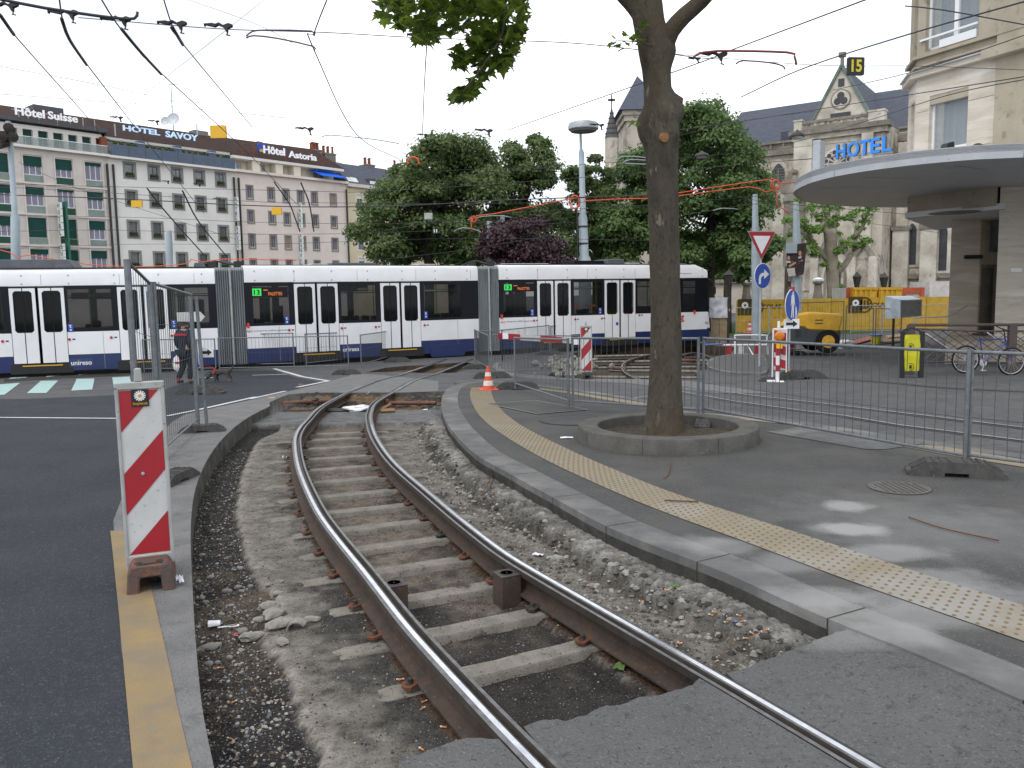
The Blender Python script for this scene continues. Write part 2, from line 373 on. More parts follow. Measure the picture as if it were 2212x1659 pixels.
# asphalt patch closing the dig near the camera
sheet('asphalt_patch',PL+A1+[Vector((PL[0].x+.1,-2.5,0))],M['asphalt_patch'],.003)
sheet('asphalt_patch',PM_+B1+A2[::-1],M['asphalt_patch'],.003)
pr_=sheet('asphalt_patch',PR+[p for p in CURB_O if p.y<PATCH[-1].y-.02]+B2[::-1],M['asphalt_patch'],.003)
bm=bmesh.new();bm.from_mesh(pr_.data)
for k_ in range(1,60):bmesh.ops.bisect_plane(bm,geom=bm.verts[:]+bm.edges[:]+bm.faces[:],plane_co=(-.5+k_*.15,0,0),plane_no=(1,.75,0),dist=1e-5)
q_=np.array([(v.co.x,v.co.y)for v in bm.verts]);db_,dc_=pdist(q_,B_l),pdist(q_,CURB_O)
for v,a_,c_ in zip(bm.verts,db_,dc_):v.co.z+=.048*min(max((a_-.05)/max(a_+c_-.05,.01),0),1)**1.3
bm.to_mesh(pr_.data);bm.free()
# markings
k=0
for q in([(0,1180),(175,1167),(40,1270),(-200,1285),(-60,1190)],[(350,1150),(500,1147),(400,1255),(232,1257)],[(660,1133),(815,1130),(797,1225),(615,1235)],[(970,1120),(1120,1113),(1150,1205),(985,1213)],
          [(130,1102),(285,1095),(225,1122),(70,1135)],[(435,1088),(560,1080),(520,1102),(390,1120)],[(700,1064),(830,1055),(820,1083),(675,1102)],[(955,1060),(1080,1050),(1100,1072),(960,1084)]):
    sheet('crossing_marking',GP(CA(q)),M['paint_aqua'],.009)
sheet('rail_groove_marking',GP(CA([(40,1136),(600,1108),(1150,1082),(1150,1098),(600,1124),(30,1156)])),M['iron_dark'],.012)
def stripe(pts,wd,m='paint_white',nm='line_marking',dz=.0135):
    L=GP(pts);a=offset(L,wd/2);b=offset(L,-wd/2);return sheet(nm,a+b[::-1],M[m],dz)
stripe(CA([(-300,1462),(0,1470),(500,1474),(1010,1478),(1450,1456),(1750,1395),(2212,1290)]),.11)
stripe(CB([(430,1310),(740,1240)]),.10);stripe(CB([(840,1207),(1110,1152)]),.14);stripe(CB([(1110,1152),(640,1045)]),.15)
stripe(CB([(450,1103),(760,1093)]),.10);stripe(CB([(2,1120),(110,1124)]),.1);stripe(CB([(400,995),(600,1020)]),.18)
# right of the pavement: curb edge of the tram street and flush rails in it
walk_far=GP(CC([(130,1092),(250,1080),(420,1078),(640,1095),(900,1120),(1150,1152),(1500,1200),(1800,1252)]),.06)+GP(CR([(0,300),(200,315),(400,338),(700,385),(1000,432),(1640,530),(2212,612)]),.06)
walk_far=[p for p in walk_far]
walk_far.append(walk_far[-1]+(walk_far[-1]-walk_far[-2]).normalized()*12)
walk=CURB_I[3:]+[Vector((14,-3,0)),Vector((22,-3,0))]+walk_far[::-1]
sheet('pavement',walk,M['asphalt_walk'],.06,walls=.2)
sheet('kerb',CURB_O+CURB_I[::-1],M['granite'],.062,walls=.22)
fk=crom(walk_far,.4);sheet('far_kerb',offset(fk,.03)+offset(fk,-.2)[::-1],M['granite'],.064,walls=.2)
# kerb joints
b=MB()
acc=0
for i in range(1,len(CURB_O)-1):
    acc+=(CURB_O[i]-CURB_O[i-1]).length
    if acc>1.0:
        acc=0;t=(CURB_O[i+1]-CURB_O[i]).normalized()*.004;a,c=CURB_O[i],CURB_I[i];z=Vector((0,0,.0035))
        a=Vector((a.x,a.y,g(a.y)+.062));c=Vector((c.x,c.y,g(c.y)+.062))
        b.add([a+z-t,a+z+t,c+z+t,c+z-t],[(0,1,2,3)])
        d=(a-c).normalized()*.004;b.add([a+z-t+d,a+z+t+d,a+t+d-Vector((0,0,.2)),a-t+d-Vector((0,0,.2))],[(0,1,2,3)])
o=b.build('kerb_joint_line',M['iron_dark'],recalc=False);o['kind']='structure'
# tactile paving
tl=C8([(250,285),(238,340),(260,420),(330,530),(450,630),(620,740),(850,870),(1100,990),(1350,1100),(1600,1210),(1850,1320)])+C5([(600,0),(900,130),(1250,265),(1600,370),(1900,480),(2212,590),(2700,760)])
tr_=C8([(405,285),(415,340),(440,400),(480,450),(560,530),(700,620),(900,720),(1150,840),(1400,945),(1650,1050),(1900,1150)])+C5([(1010,-10),(1290,90),(1700,230),(1950,308),(2212,385),(2700,530)])
TL=crom(GP(tl,.06),.1,45);TR=crom(GP(tr_,.06),.1,45)
sheet('tactile_strip',TL+TR[::-1],M['tactile'],.0665)
b=MB()
def along(L,s):
    for i in range(1,len(L)):
        d=(L[i]-L[i-1]).length
        if s<=d:return L[i-1].lerp(L[i],s/d)
        s-=d
    return L[-1]
LT=sum((TL[i]-TL[i-1]).length for i in range(1,len(TL)));LR=sum((TR[i]-TR[i-1]).length for i in range(1,len(TR)))
nrow=int(LT/.066)
for i in range(nrow):
    f=(i+.5)/nrow;a=along(TL,f*LT);c=along(TR,f*LR);nn=7
    for j in range(nn):
        p=a.lerp(c,(j+.5+(.25 if i%2 else-.25))/nn);z=g(p.y)+.0665
        r=.0125;b.add([(p.x+r*math.cos(t*math.pi/3),p.y+r*math.sin(t*math.pi/3),z)for t in range(6)]+[(p.x+.6*r*math.cos(t*math.pi/3),p.y+.6*r*math.sin(t*math.pi/3),z+.006)for t in range(6)],
                         [(t,(t+1)%6,6+(t+1)%6,6+t)for t in range(6)]+[(6,7,8,9,10,11)])
o=b.build('tactile_strip_domes',M['tactile_dome'],recalc=False);o['kind']='structure'
ft=GP(CC([(800,1150),(1000,1175),(1150,1195),(1400,1240),(1800,1305)]),.06)+GP(CR([(0,345),(250,370),(780,425)]),.06)
ft2=GP(CC([(800,1135),(1150,1178),(1400,1215),(1800,1278)]),.06)+GP(CR([(0,328),(250,350),(790,412)]),.06)
sheet('far_tactile_strip',offset(crom(ft,.3),0.0)+crom(ft2,.3)[::-1],M['tactile'],.0665)
sheet('near_tactile_strip',GP(CR([(1440,560),(1560,548),(1700,560),(2212,645),(2600,700),(2600,760),(2212,692),(1850,635)]),.06),M['tactile'],.0665)
sheet('dropped_kerb',GP(CR([(560,465),(860,420),(1000,432),(1640,530),(1330,575),(1200,577)]),.06),M['granite'],.0665)
# flush rails in the tram street
for q in([(-300,250),(0,205),(350,268),(800,330),(1400,420),(2212,522),(3000,620)],[(-100,150),(170,190),(500,235),(950,285),(1500,352),(2212,438),(3000,530)]):
    stripe(CR(q),.05,'flush_steel','flush_rail_strip',.014)
    stripe(CR([(x_,y_+9)for x_,y_ in q]),.04,'rail_side','flush_groove_strip',.010)
stripe(CR([(780,95),(1000,120),(1400,150),(1700,180),(2212,205),(3000,240)]),.2,'asphalt_walk','channel_strip',.011)
stripe(CR([(780,99),(1000,125),(1400,155),(1700,186),(2212,210),(3000,244)]),.045,'rail_side','channel_rail_strip',.014)
sheet('concrete_apron',GP(CC([(1320,1062),(2000,1068),(2500,1120),(2900,1190),(2400,1190),(1900,1130),(1600,1100),(780,1060),(560,1030),(450,960),(470,925),(520,915),(500,955),(600,1010),(900,1035),(1060,1052)])),M['asphalt_strip'],.006)
# stains, covers on the pavement
mk('chalk',(.30,.30,.295),.95,col2=(.22,.22,.215),ns=20,alpha=1)
def blot(c,rx,ry,dz,m,n=40,seed=0,nm='dust_stain',rough=.16):
    c=G(*c,.06);pts=[]
    for i in range(n):
        t=2*math.pi*i/n;k=1+rough*noise.noise(Vector((math.cos(t)*1.5+seed,math.sin(t)*1.5,seed)))
        pts.append((c.x+rx*k*math.cos(t),c.y+ry*k*math.sin(t)))
    o=sheet(nm,pts,m,dz)
def stain_mat(nm,col,c,rx,ry,amt=.9):
    """worn pale dust: a soft-edged patch mixed into nothing else, shaped by distance and noise"""
    m=bpy.data.materials.new(nm);m.use_nodes=True;n=m.node_tree;L=n.links;b=n.nodes['Principled BSDF']
    b.inputs['Base Color'].default_value=(*col,1);b.inputs['Roughness'].default_value=.95
    t=n.nodes.new('ShaderNodeTexCoord');q=n.nodes.new('ShaderNodeMapping');q.vector_type='POINT'
    q.inputs['Scale'].default_value=(1/rx,1/ry,0);q.inputs['Location'].default_value=(-c.x/rx,-c.y/ry,0)
    L.new(t.outputs['Object'],q.inputs['Vector'])
    z=n.nodes.new('ShaderNodeTexNoise');z.inputs['Scale'].default_value=2.2;z.inputs['Detail'].default_value=7;L.new(q.outputs[0],z.inputs['Vector'])
    z2=n.nodes.new('ShaderNodeTexNoise');z2.inputs['Scale'].default_value=180;L.new(t.outputs['Object'],z2.inputs['Vector'])
    ln=n.nodes.new('ShaderNodeVectorMath');ln.operation='LENGTH';L.new(q.outputs[0],ln.inputs[0])
    a=n.nodes.new('ShaderNodeMath');a.operation='MULTIPLY_ADD';L.new(z.outputs['Fac'],a.inputs[0]);a.inputs[1].default_value=1.0;L.new(ln.outputs['Value'],a.inputs[2])
    a2=n.nodes.new('ShaderNodeMath');a2.operation='MULTIPLY_ADD';L.new(z2.outputs['Fac'],a2.inputs[0]);a2.inputs[1].default_value=.5;L.new(a.outputs[0],a2.inputs[2])
    r=n.nodes.new('ShaderNodeMapRange');r.inputs['From Min'].default_value=1.0;r.inputs['From Max'].default_value=1.65;r.inputs['To Min'].default_value=amt;r.inputs['To Max'].default_value=0
    L.new(a2.outputs[0],r.inputs['Value']);L.new(r.outputs[0],b.inputs['Alpha'])
    return m
def dust(m,items,col=(.29,.29,.285)):
    n=m.node_tree;L=n.links;b=n.nodes['Principled BSDF'];cur=b.inputs['Base Color'].links[0].from_socket
    t=n.nodes.new('ShaderNodeTexCoord')
    z=n.nodes.new('ShaderNodeTexNoise');z.inputs['Scale'].default_value=4;z.inputs['Detail'].default_value=7;L.new(t.outputs['Object'],z.inputs['Vector'])
    z2=n.nodes.new('ShaderNodeTexNoise');z2.inputs['Scale'].default_value=160;L.new(t.outputs['Object'],z2.inputs['Vector'])
    for c,rx,ry,amt in items:
        q=n.nodes.new('ShaderNodeMapping');q.inputs['Scale'].default_value=(1/rx,1/ry,0);q.inputs['Location'].default_value=(-c.x/rx,-c.y/ry,0)
        L.new(t.outputs['Object'],q.inputs['Vector'])
        ln=n.nodes.new('ShaderNodeVectorMath');ln.operation='LENGTH';L.new(q.outputs[0],ln.inputs[0])
        a=n.nodes.new('ShaderNodeMath');a.operation='MULTIPLY_ADD';L.new(z.outputs['Fac'],a.inputs[0]);a.inputs[1].default_value=1.0;L.new(ln.outputs['Value'],a.inputs[2])
        a2=n.nodes.new('ShaderNodeMath');a2.operation='MULTIPLY_ADD';L.new(z2.outputs['Fac'],a2.inputs[0]);a2.inputs[1].default_value=.5;L.new(a.outputs[0],a2.inputs[2])
        r=n.nodes.new('ShaderNodeMapRange');r.inputs['From Min'].default_value=1.15;r.inputs['From Max'].default_value=1.6;r.inputs['To Min'].default_value=amt;r.inputs['To Max'].default_value=0
        L.new(a2.outputs[0],r.inputs['Value'])
        x=n.nodes.new('ShaderNodeMix');x.data_type='RGBA';L.new(r.outputs[0],x.inputs['Factor']);L.new(cur,x.inputs['A']);x.inputs['B'].default_value=(*col,1);cur=x.outputs['Result']
    L.new(cur,b.inputs['Base Color'])
ST=[(G(*c,.06),rx,ry,amt)for(c,rx,ry,amt)in(((1835,1093),.26,.28,.85),((1845,1143),.36,.24,.95),((1920,1195),.5,.25,.6),((2010,1250),.5,.3,.5),((1720,1215),.5,.35,.45),((1560,1180),.35,.3,.4),((2000,1330),.8,.3,.5),((1760,1290),.5,.25,.55),((1890,1370),.5,.25,.45),((1480,1100),.3,.4,.35),((2050,1290),.9,.35,.5),((1900,1110),1.3,1.1,.16),((2100,1150),1.5,1.0,.2),((1650,1300),.35,.2,.35),((1500,1170),.4,.25,.35))]
for mm in('asphalt_walk','tactile','granite','asphalt_patch'):dust(M[mm],ST)
def ring_cover(c,rx,nm,col,lab):
    p=G(*c,.06);o=T(nm,lab,'manhole',(p.x,p.y,g(p.y)+.06))
    b=LB();b.lathe([(rx,.004),(rx,.0125),(rx*.93,.0125),(rx*.93,.010),(0.001,.010)],n=40);b.build('cover_plate',M[col],o,smooth=True)
    b=LB();x=-rx*.85
    while x<rx*.85:
        h_=math.sqrt(max((rx*.85)**2-x*x,0));b.box(x,x+.018,-h_,h_,.010,.0135);x+=.05
    if col!='asphalt_walk':b.build('cover_rib',M['rail_side'],o)
mk('cover_iron',(.10,.095,.088),.7,metal=.3,col2=(.13,.125,.115),ns=12)
ring_cover((1942,1055),.26,'manhole_cover','cover_iron','round ribbed iron manhole cover in the pavement beside the black fence foot')
ring_cover(c1(CC,1150,1420),.48,'round_inspection_cover','asphalt_walk','large round asphalt filled cover in the pavement left of the tree planter')
dm=GP(CC([(400,1280),(820,1252),(1280,1332),(840,1370)]),.06)
o=sheet('square_inspection_frame',dm,M['asphalt_walk'],.071,kind=None,label='large diamond set asphalt cover with thin pale frame in the pavement',cat='inspection cover')
b=MB()
for i in range(4):
    a,c=dm[i],dm[(i+1)%4];d=(c-a).normalized();nrm=Vector((-d.y,d.x,0))*.012;z=Vector((0,0,.013))
    b.add([a-nrm+z,c-nrm+z,c+nrm+z,a+nrm+z],[(0,1,2,3)])
ROOT[o.name]=Matrix.Identity(4);b.build('frame',M['chalk'],o,recalc=False)
# ---------------------------------------------------------------- trench floor (real relief)
GR=GP(C1([(1500,650),(1450,720),(1410,800),(1380,880),(1350,960),(1330,1080),(1320,1180),(1310,1250),(1340,1380),(1370,1500),(1400,1600)]),-.2)+GP(C3([(520,150),(560,260),(660,340),(740,420),(690,560),(600,680),(700,800),(820,980),(850,1080),(900,1230),(930,1330),(1030,1480),(1080,1700)]),-.2)
GR=crom(GR,.12)
step=.026
xs=np.arange(-4.6,2.6,step);ys=np.arange(2.2,20.6,step)
XX,YY=np.meshgrid(xs,ys);XY=np.c_[XX.ravel(),YY.ravel()]
near=inside(XY,HOLE)|(pdist(XY,WALL_L+FAR+EDGE_R+PR[::-1])<.05)
idx=-np.ones(len(XY),int);idx[near]=np.arange(near.sum());PT=XY[near]
dC=pdist(PT,CURB_O);dA=pdist(PT,A_);dB=pdist(PT,B_l);dG=pdist(PT,GR)
GRpoly=[p for p in GR]+[Vector((-8,1,0)),Vector((-8,30,0)),GR[0]+Vector((0,1,0))]
inG=inside(PT,GRpoly);sg=np.where(inG,dG,-dG)  # >0 gravel side
C_=[A_[i]for i in range(len(A_))]
trk=[(a,min(B_l,key=lambda q:(q-a).length))for a in A_[::4]]
MIDL=[(a+c)/2 for a,c in trk];dM=pdist(PT,MIDL)
farY=FAR[3].y
tone=np.zeros((len(PT),3));zz=np.zeros(len(PT))
slab0=G(540,925,-.2).y;soil0=G(760,888,-.15).y
for i,(x,y)in enumerate(PT):
    n1=noise.noise(Vector((x*2.2,y*2.2,0)));n2=noise.noise(Vector((x*9,y*9,3)));n3=noise.noise(Vector((x*26,y*26,7)));n4=noise.noise(Vector((x*.9,y*.9,11)));n5=noise.noise(Vector((x*14,y*14,17)))
    s_=sg[i]+.05*n2+.02*n3
    conc=np.array((.235,.22,.195))*(1+.25*n1+.12*n3)
    dark=np.array((.033,.031,.030))*(1+.3*n2)
    brown=np.array((.105,.083,.062))*(1+.3*n1+.2*n3)
    z=-.212+.010*n1+.006*n2+.003*n3
    c=conc
    f=min(max((dM[i]-0.0)/.5,0),1)
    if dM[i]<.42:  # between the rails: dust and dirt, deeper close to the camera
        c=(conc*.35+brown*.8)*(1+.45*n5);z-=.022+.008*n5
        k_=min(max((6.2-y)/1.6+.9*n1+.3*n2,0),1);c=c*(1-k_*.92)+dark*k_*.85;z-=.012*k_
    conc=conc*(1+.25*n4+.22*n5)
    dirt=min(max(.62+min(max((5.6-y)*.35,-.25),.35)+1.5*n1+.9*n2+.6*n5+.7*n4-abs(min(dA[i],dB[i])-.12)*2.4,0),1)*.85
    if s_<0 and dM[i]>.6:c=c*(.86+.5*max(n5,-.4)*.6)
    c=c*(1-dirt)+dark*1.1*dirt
    if s_>0:
        k_=min(s_/.04,1);gb=min(max((y-4.0)/1.0+n1,0),1)*min(max((6.2-y)/.8+n1,0),1)
        gc=dark*(1-.7*gb)+brown*.85*gb
        c=conc*1.5*(1-k_)+gc*k_ if k_<1 else gc;z=z*(1-k_)+(-.245+.022*n2+.012*n3)*k_
    elif s_>-.1 and y<12:c=c*1.0+conc*.35*(1+s_/.1)
    hd=.21+.15*noise.noise(Vector((x*1.9,y*1.9,5)))+.07*n2+.035*n5+.03*n3
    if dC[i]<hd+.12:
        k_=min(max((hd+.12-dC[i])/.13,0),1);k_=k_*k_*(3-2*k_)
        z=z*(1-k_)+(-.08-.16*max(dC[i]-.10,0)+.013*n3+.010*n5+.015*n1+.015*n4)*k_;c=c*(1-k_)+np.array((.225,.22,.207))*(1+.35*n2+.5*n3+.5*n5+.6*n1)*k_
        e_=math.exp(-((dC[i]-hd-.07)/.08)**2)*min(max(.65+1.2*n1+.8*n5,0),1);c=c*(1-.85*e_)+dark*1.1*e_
    if y>slab0 and y<soil0:  # smooth grey screed
        k_=min((y-slab0)/.05,1);c=c*(1-k_)+np.array((.165,.168,.17))*(1+.2*n1)*k_;z=z*(1-k_)+(-.15+.004*n2)*k_
    if y>=soil0:
        k_=min((y-soil0)/.3,1);t_=min(max((y-farY+.9)/.9,0),1)
        c=c*(1-k_)+(np.array((.15,.105,.068))*(1+.4*n2+.3*n5)if n1+n2*.6<.18 else dark*1.4)*k_;z=z*(1-k_)+(-.22+.20*t_+.05*n2+.03*n1+.02*n5)*k_
    if dA[i]<.09 or dB[i]<.09:c=np.array((.09,.055,.036))*(1+.3*n3)
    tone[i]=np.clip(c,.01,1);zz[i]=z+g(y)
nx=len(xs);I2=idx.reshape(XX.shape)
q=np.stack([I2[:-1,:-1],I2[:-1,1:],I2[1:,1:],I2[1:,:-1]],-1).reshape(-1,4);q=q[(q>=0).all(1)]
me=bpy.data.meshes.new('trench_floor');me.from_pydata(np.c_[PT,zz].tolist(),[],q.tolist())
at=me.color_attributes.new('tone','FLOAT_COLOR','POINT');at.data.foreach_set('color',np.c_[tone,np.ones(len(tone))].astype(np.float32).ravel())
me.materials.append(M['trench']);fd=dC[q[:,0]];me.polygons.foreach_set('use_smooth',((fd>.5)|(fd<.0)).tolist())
o=bpy.data.objects.new('trench_floor',me);COL.objects.link(o);o['kind']='structure'
# gravel: thousands of small stones (nobody could count them)
def stone(b,p,r,cols,col,n=5):
    ax=random.random()*6.28;sx,sy,sz=r*random.uniform(.7,1.2),r*random.uniform(.6,1),r*random.uniform(.4,.75);ca,sa=math.cos(ax),math.sin(ax)
    vs=[]
    for rr,z in((.55,-.8),(1,-.05),(.62,.75)):
        for j in range(n):
            t=6.283*(j+random.uniform(-.2,.2))/n;a,c=rr*math.cos(t)*sx,rr*math.sin(t)*sy;vs.append((p[0]+a*ca-c*sa,p[1]+a*sa+c*ca,p[2]+z*sz*random.uniform(.85,1.15)))
    vs.append((p[0],p[1],p[2]+sz*1.02));o=3*n
    fs=[(i*n+j,i*n+(j+1)%n,(i+1)*n+(j+1)%n,(i+1)*n+j)for i in range(2)for j in range(n)]+[(2*n+j,2*n+(j+1)%n,o)for j in range(n)]
    b.add(vs,fs);cols+=[col]*len(vs)
pal=[(.05,.05,.052),(.04,.04,.042),(.10,.095,.09),(.16,.15,.135),(.28,.26,.23),(.12,.13,.15),(.15,.10,.06),(.36,.35,.33)]
b=MB();cols=[]
rng=random.Random(3)
cand=[i for i in range(len(PT))if sg[i]>.03 and PT[i][1]<11.5]
for _ in range(9500):
    i=rng.choice(cand);x,y=PT[i]
    if rng.random()>min(1,(4.5/y)**1.3):continue
    stone(b,(x+rng.uniform(-.013,.013),y+rng.uniform(-.013,.013),zz[i]+.002),rng.choice((.004,.005,.006,.007,.009,.013)),cols,rng.choice(pal))
cand2=[i for i in range(len(PT))if sg[i]<0 and PT[i][1]<9]
for _ in range(5200):
    i=rng.choice(cand2);x,y=PT[i]
    if tone[i][0]>.12 and rng.random()>.15:continue
    stone(b,(x+rng.uniform(-.013,.013),y+rng.uniform(-.013,.013),zz[i]+.002),rng.choice((.003,.004,.005,.007)),cols,rng.choice(pal[:3]+pal[:2]+pal[4:5]))
cand3=[i for i in range(len(PT))if.16<dC[i]<.62 and PT[i][1]<13];pal3=[(.24,.23,.21),(.30,.29,.27),(.16,.15,.14),(.06,.055,.05),(.12,.11,.10)]
for _ in range(4200):
    i=rng.choice(cand3);x,y=PT[i]
    if rng.random()>min(1,(5/y)**1.2):continue
    stone(b,(x+rng.uniform(-.013,.013),y+rng.uniform(-.013,.013),zz[i]+.003),rng.choice((.004,.006,.007,.009,.012,.018,.026))*(1.3 if dC[i]<.4 else.8),cols,rng.choice(pal3))
cand4=[i for i in range(len(PT))if sg[i]<0 and PT[i][1]<11]
for _ in range(2600):
    i=rng.choice(cand4);x,y=PT[i];stone(b,(x+rng.uniform(-.013,.013),y+rng.uniform(-.013,.013),zz[i]+.002),rng.choice((.003,.004,.005,.009)),cols,rng.choice(pal3+pal[:2]))
o=b.build('gravel',M['gravel'],recalc=False)
at=o.data.color_attributes.new('tone','FLOAT_COLOR','POINT');at.data.foreach_set('color',np.c_[np.array(cols),np.ones(len(cols))].astype(np.float32).ravel())
tag(o,'loose dark gravel and grit spread over the floor of the dig','gravel',kind='stuff')
def floor_z(x,y):
    i=int(np.argmin((PT[:,0]-x)**2+(PT[:,1]-y)**2));return float(zz[i])

for L_,sd_ in((A_,1),(B_l,-1)):  # the rails go on flush in the paving towards the tram
    q_=[p for p in L_ if p.y>FAR[3].y-.05]
    for a_,c_,m_,dz_ in((-.045,.022,'rail_top',.016),(.022,.05,'iron_dark',.014),(.05,.068,'rail_side',.016),(-.07,-.045,'iron_dark',.012),(.068,.09,'iron_dark',.012)):
        sheet('flush_rail_strip',offset(q_,a_*sd_)+offset(q_,c_*sd_)[::-1],M[m_],dz_)
# ================================================================ the track
def proj(p):
    q=cam.matrix_world.inverted()@Vector(p);return(CX+F*q.x/-q.z,CY-F*q.y/-q.z)
from mathutils import Matrix as _M
cam_inv=Matrix(((R_.x,R_.y,R_.z,0),(U_.x,U_.y,U_.z,0),(B_.x,B_.y,B_.z,0),(0,0,0,1)))@Matrix.Translation((0,0,-H))
def proj(p):
    q=cam_inv@Vector(p);return(CX+F*q.x/-q.z,CY-F*q.y/-q.z)
track=T('tram_track','curved grooved tram track laid bare in the dig nearest the camera','tram track',(A_[60].x,A_[60].y,-.2))
PROF=[(-.075,-.18),(.075,-.18),(.075,-.168),(.012,-.152),(.012,-.062),(.064,-.050),(.070,-.004),(.050,-.003),(.040,-.034),(.020,-.036),(.013,-.004),(.004,0),(-.022,0),(-.043,-.006),(-.045,-.040),(-.012,-.055),(-.012,-.152),(-.075,-.168)]
PM=[0,0,0,0,1,1,3,1,1,1,3,2,3,1,1,0,0,0]
def rail(path,side,parent,s=1.0,up=0,name='rail'):
    b=MB();n=len(PROF)
    for i,p in enumerate(path):
        t=path[min(i+1,len(path)-1)]-path[max(i-1,0)];t.z=0;t.normalize();q=Vector((t.y,-t.x,0))*side
        for a,z in PROF:b.v.append(Vector((p.x,p.y,g(p.y)+up))+q*a*s+Vector((0,0,z*s)))
    for i in range(len(path)-1):
        for j in range(n):b.m=PM[j];b.face([i*n+j,i*n+(j+1)%n,(i+1)*n+(j+1)%n,(i+1)*n+j])
    b.m=0;b.face(list(range(n)));b.face([(len(path)-1)*n+j for j in range(n)][::-1])
    return b.build(name,[M['rail_rust'],M['rail_side'],M['rail_top'],M['rail_worn']],parent)
# path runs away->near, so the right-hand normal (t.y,-t.x) points to the photo's left
rail(A_,-1,track,up=.012);rail(B_l,1,track,up=.012)
rows=[932,948,966,987,1011,1037,1066,1098,1134,1175,1221,1278,1350,1428]
sl_pts=[]
for y in rows:
    i=min(range(len(MIDL)),key=lambda i:abs(proj((MIDL[i].x,MIDL[i].y,-.19))[1]-y));j=min(i+1,len(MIDL)-1);k2=max(i-1,0)
    f_=[MIDL[k2].lerp(MIDL[j],t/20)for t in range(21)];p=min(f_,key=lambda q:abs(proj((q.x,q.y,-.19))[1]-y));sl_pts.append((p,(MIDL[j]-MIDL[k2]).normalized()))
for k_,(p,t)in enumerate(sl_pts):
    q=Vector((t.y,-t.x,0));q.normalize()
    a0,a1=-(.5+.40+random.uniform(-.08,.08)),(.5+.36+random.uniform(-.06,.08));z1=-.186;wd=.078
    b=MB();n_=14
    for i in range(n_+1):
        a=a0+(a1-a0)*i/n_;c=p-q*(-a)if False else p+q*(-a)
        zs0=.012 if a<-.6 else.005 if a>.6 else 0.
        e=.008*noise.noise(Vector((a*5,k_,0)));e2=.008*noise.noise(Vector((a*5,k_,9)))
        zc=z1-.004-zs0-(.02 if i in(0,n_)else 0)+.005*noise.noise(Vector((a*4,k_,4)))
        for s_,z_,w_ in((-1,-.30,1.12),(-1,zc-.012,1.02),(-1,zc,.9),(1,zc,.9),(1,zc-.012,1.02),(1,-.30,1.12)):
            b.v.append(Vector((c.x,c.y,z_+g(c.y)))+Vector((t.x,t.y,0))*s_*(wd*w_+(e if s_>0 else e2)))
    for i in range(n_):
        for j in range(5):b.face([i*6+j,i*6+j+1,i*6+7+j,i*6+6+j])
    b.face([0,1,2,3,4,5]);b.face([n_*6+j for j in range(6)][::-1])
    b.build('sleeper',M['sleeper'],track,smooth=True)
    for path,sg_ in((A_,1),(B_l,-1)):
        r=min(path,key=lambda v:(Vector((v.x,v.y,0))-Vector((p.x,p.y,0))-q*(.5*sg_)).length)
        for inn in(0,1):
            if(sg_>0)!=(inn==0)and k_<3:pass
            sd_=-q*sg_ if inn else q*sg_
            m_='clip_rust' if(not inn and sg_>0)or(inn and sg_<0 and k_%3!=0)else 'iron_dark'
            if not inn and sg_<0:continue
            if inn and sg_>0 and k_>11:continue
            c=Vector((r.x,r.y,g(r.y)-.178))+sd_*.105+Vector((t.x,t.y,0))*random.uniform(-.02,.02)
            tt=Vector((t.x,t.y,0));ang=random.uniform(-.25,.25);sd2=(sd_*math.cos(ang)+tt*math.sin(ang));tt2=(tt*math.cos(ang)-sd_*math.sin(ang))
            b=MB();pl=[(-.05,-.045),(.03,-.055),(.05,-.02),(.055,.03),(.02,.055),(-.05,.04)]
            b.prism(pl,lambda u_,v_,d_:c+sd2*u_*.85+tt2*v_*.8+Vector((0,0,d_+(.012 if u_<0 else 0))),0,.014)
            cl=b.build('rail_clip',M[m_],track)
            b=MB();fr=Matrix.Translation(c+Vector((0,0,.014)));b.lathe([(.026,0),(.026,.008),(.015,.009),(.015,.03),(.001,.032)],n=6 if False else 8,fr=fr);b.build('bolt',M['iron_dark']if k_%2 else M['rail_side'],cl)
for path,yv,sg_,lab in((A_,1318,1,'square rusty iron drain box inside the left rail'),(B_l,1285,-1,'square brown iron drain box touching the right rail')):
    i=min(range(1,len(path)-1),key=lambda i:abs(proj((path[i].x,path[i].y,-.2))[1]-yv));t=(path[i+1]-path[i-1]).normalized();q=Vector((-t.y,t.x,0))*sg_
    p=path[i]+q*.135;o=T('drain_box',lab,'drain box',(p.x,p.y,-.25),math.atan2(t.y,t.x))
    s_=.072
    b=LB();b.box(-s_,s_,-s_,s_,0,.225);b.build('body',M['rail_rust'],o,bevel=.003)
    b=LB();b.box(-s_-.002,s_+.002,-s_-.002,s_+.002,.225,.233);b.build('lid',M['iron_dark'],o,bevel=.002)
    b=LB();b.lathe([(.052,.233),(.052,.236),(.045,.236),(.045,.233)],n=20);b.box(-.012,.012,-.002,.002,.233,.2355);b.build('lid_ring',M['rail_side'],o)
# litter and rubble
mk('plastic_white',(.75,.76,.78),.35,spots=[(30,.6,.7,(.5,.5,.52))],bumps=[(30,.6)])
mk('paper',(.72,.73,.76),.8,spots=[(60,.6,.66,(.4,.4,.45))])
mk('wood',(.30,.19,.11),.8,col2=(.20,.12,.07),ns=6,stretch=(1,8,8),bumps=[(40,.3)])
mk('wood_pale',(.42,.33,.22),.8,col2=(.3,.22,.14),ns=6)
mk('pipe_rust',(.17,.075,.045),.7,metal=.2,col2=(.10,.05,.035),ns=12,bumps=[(90,.2)])
mk('stone_grey',(.26,.25,.23),.9,col2=(.17,.165,.155),ns=14,bumps=[(60,.5)])
mk('rubble',(.30,.285,.255),.95,col2=(.2,.19,.17),ns=12,bumps=[(50,.8)])
mk('filter',(.55,.23,.06),.8);mk('fag',(.6,.6,.58),.8);mk('twig',(.13,.06,.035),.8);mk('leafdry',(.10,.16,.05),.7)
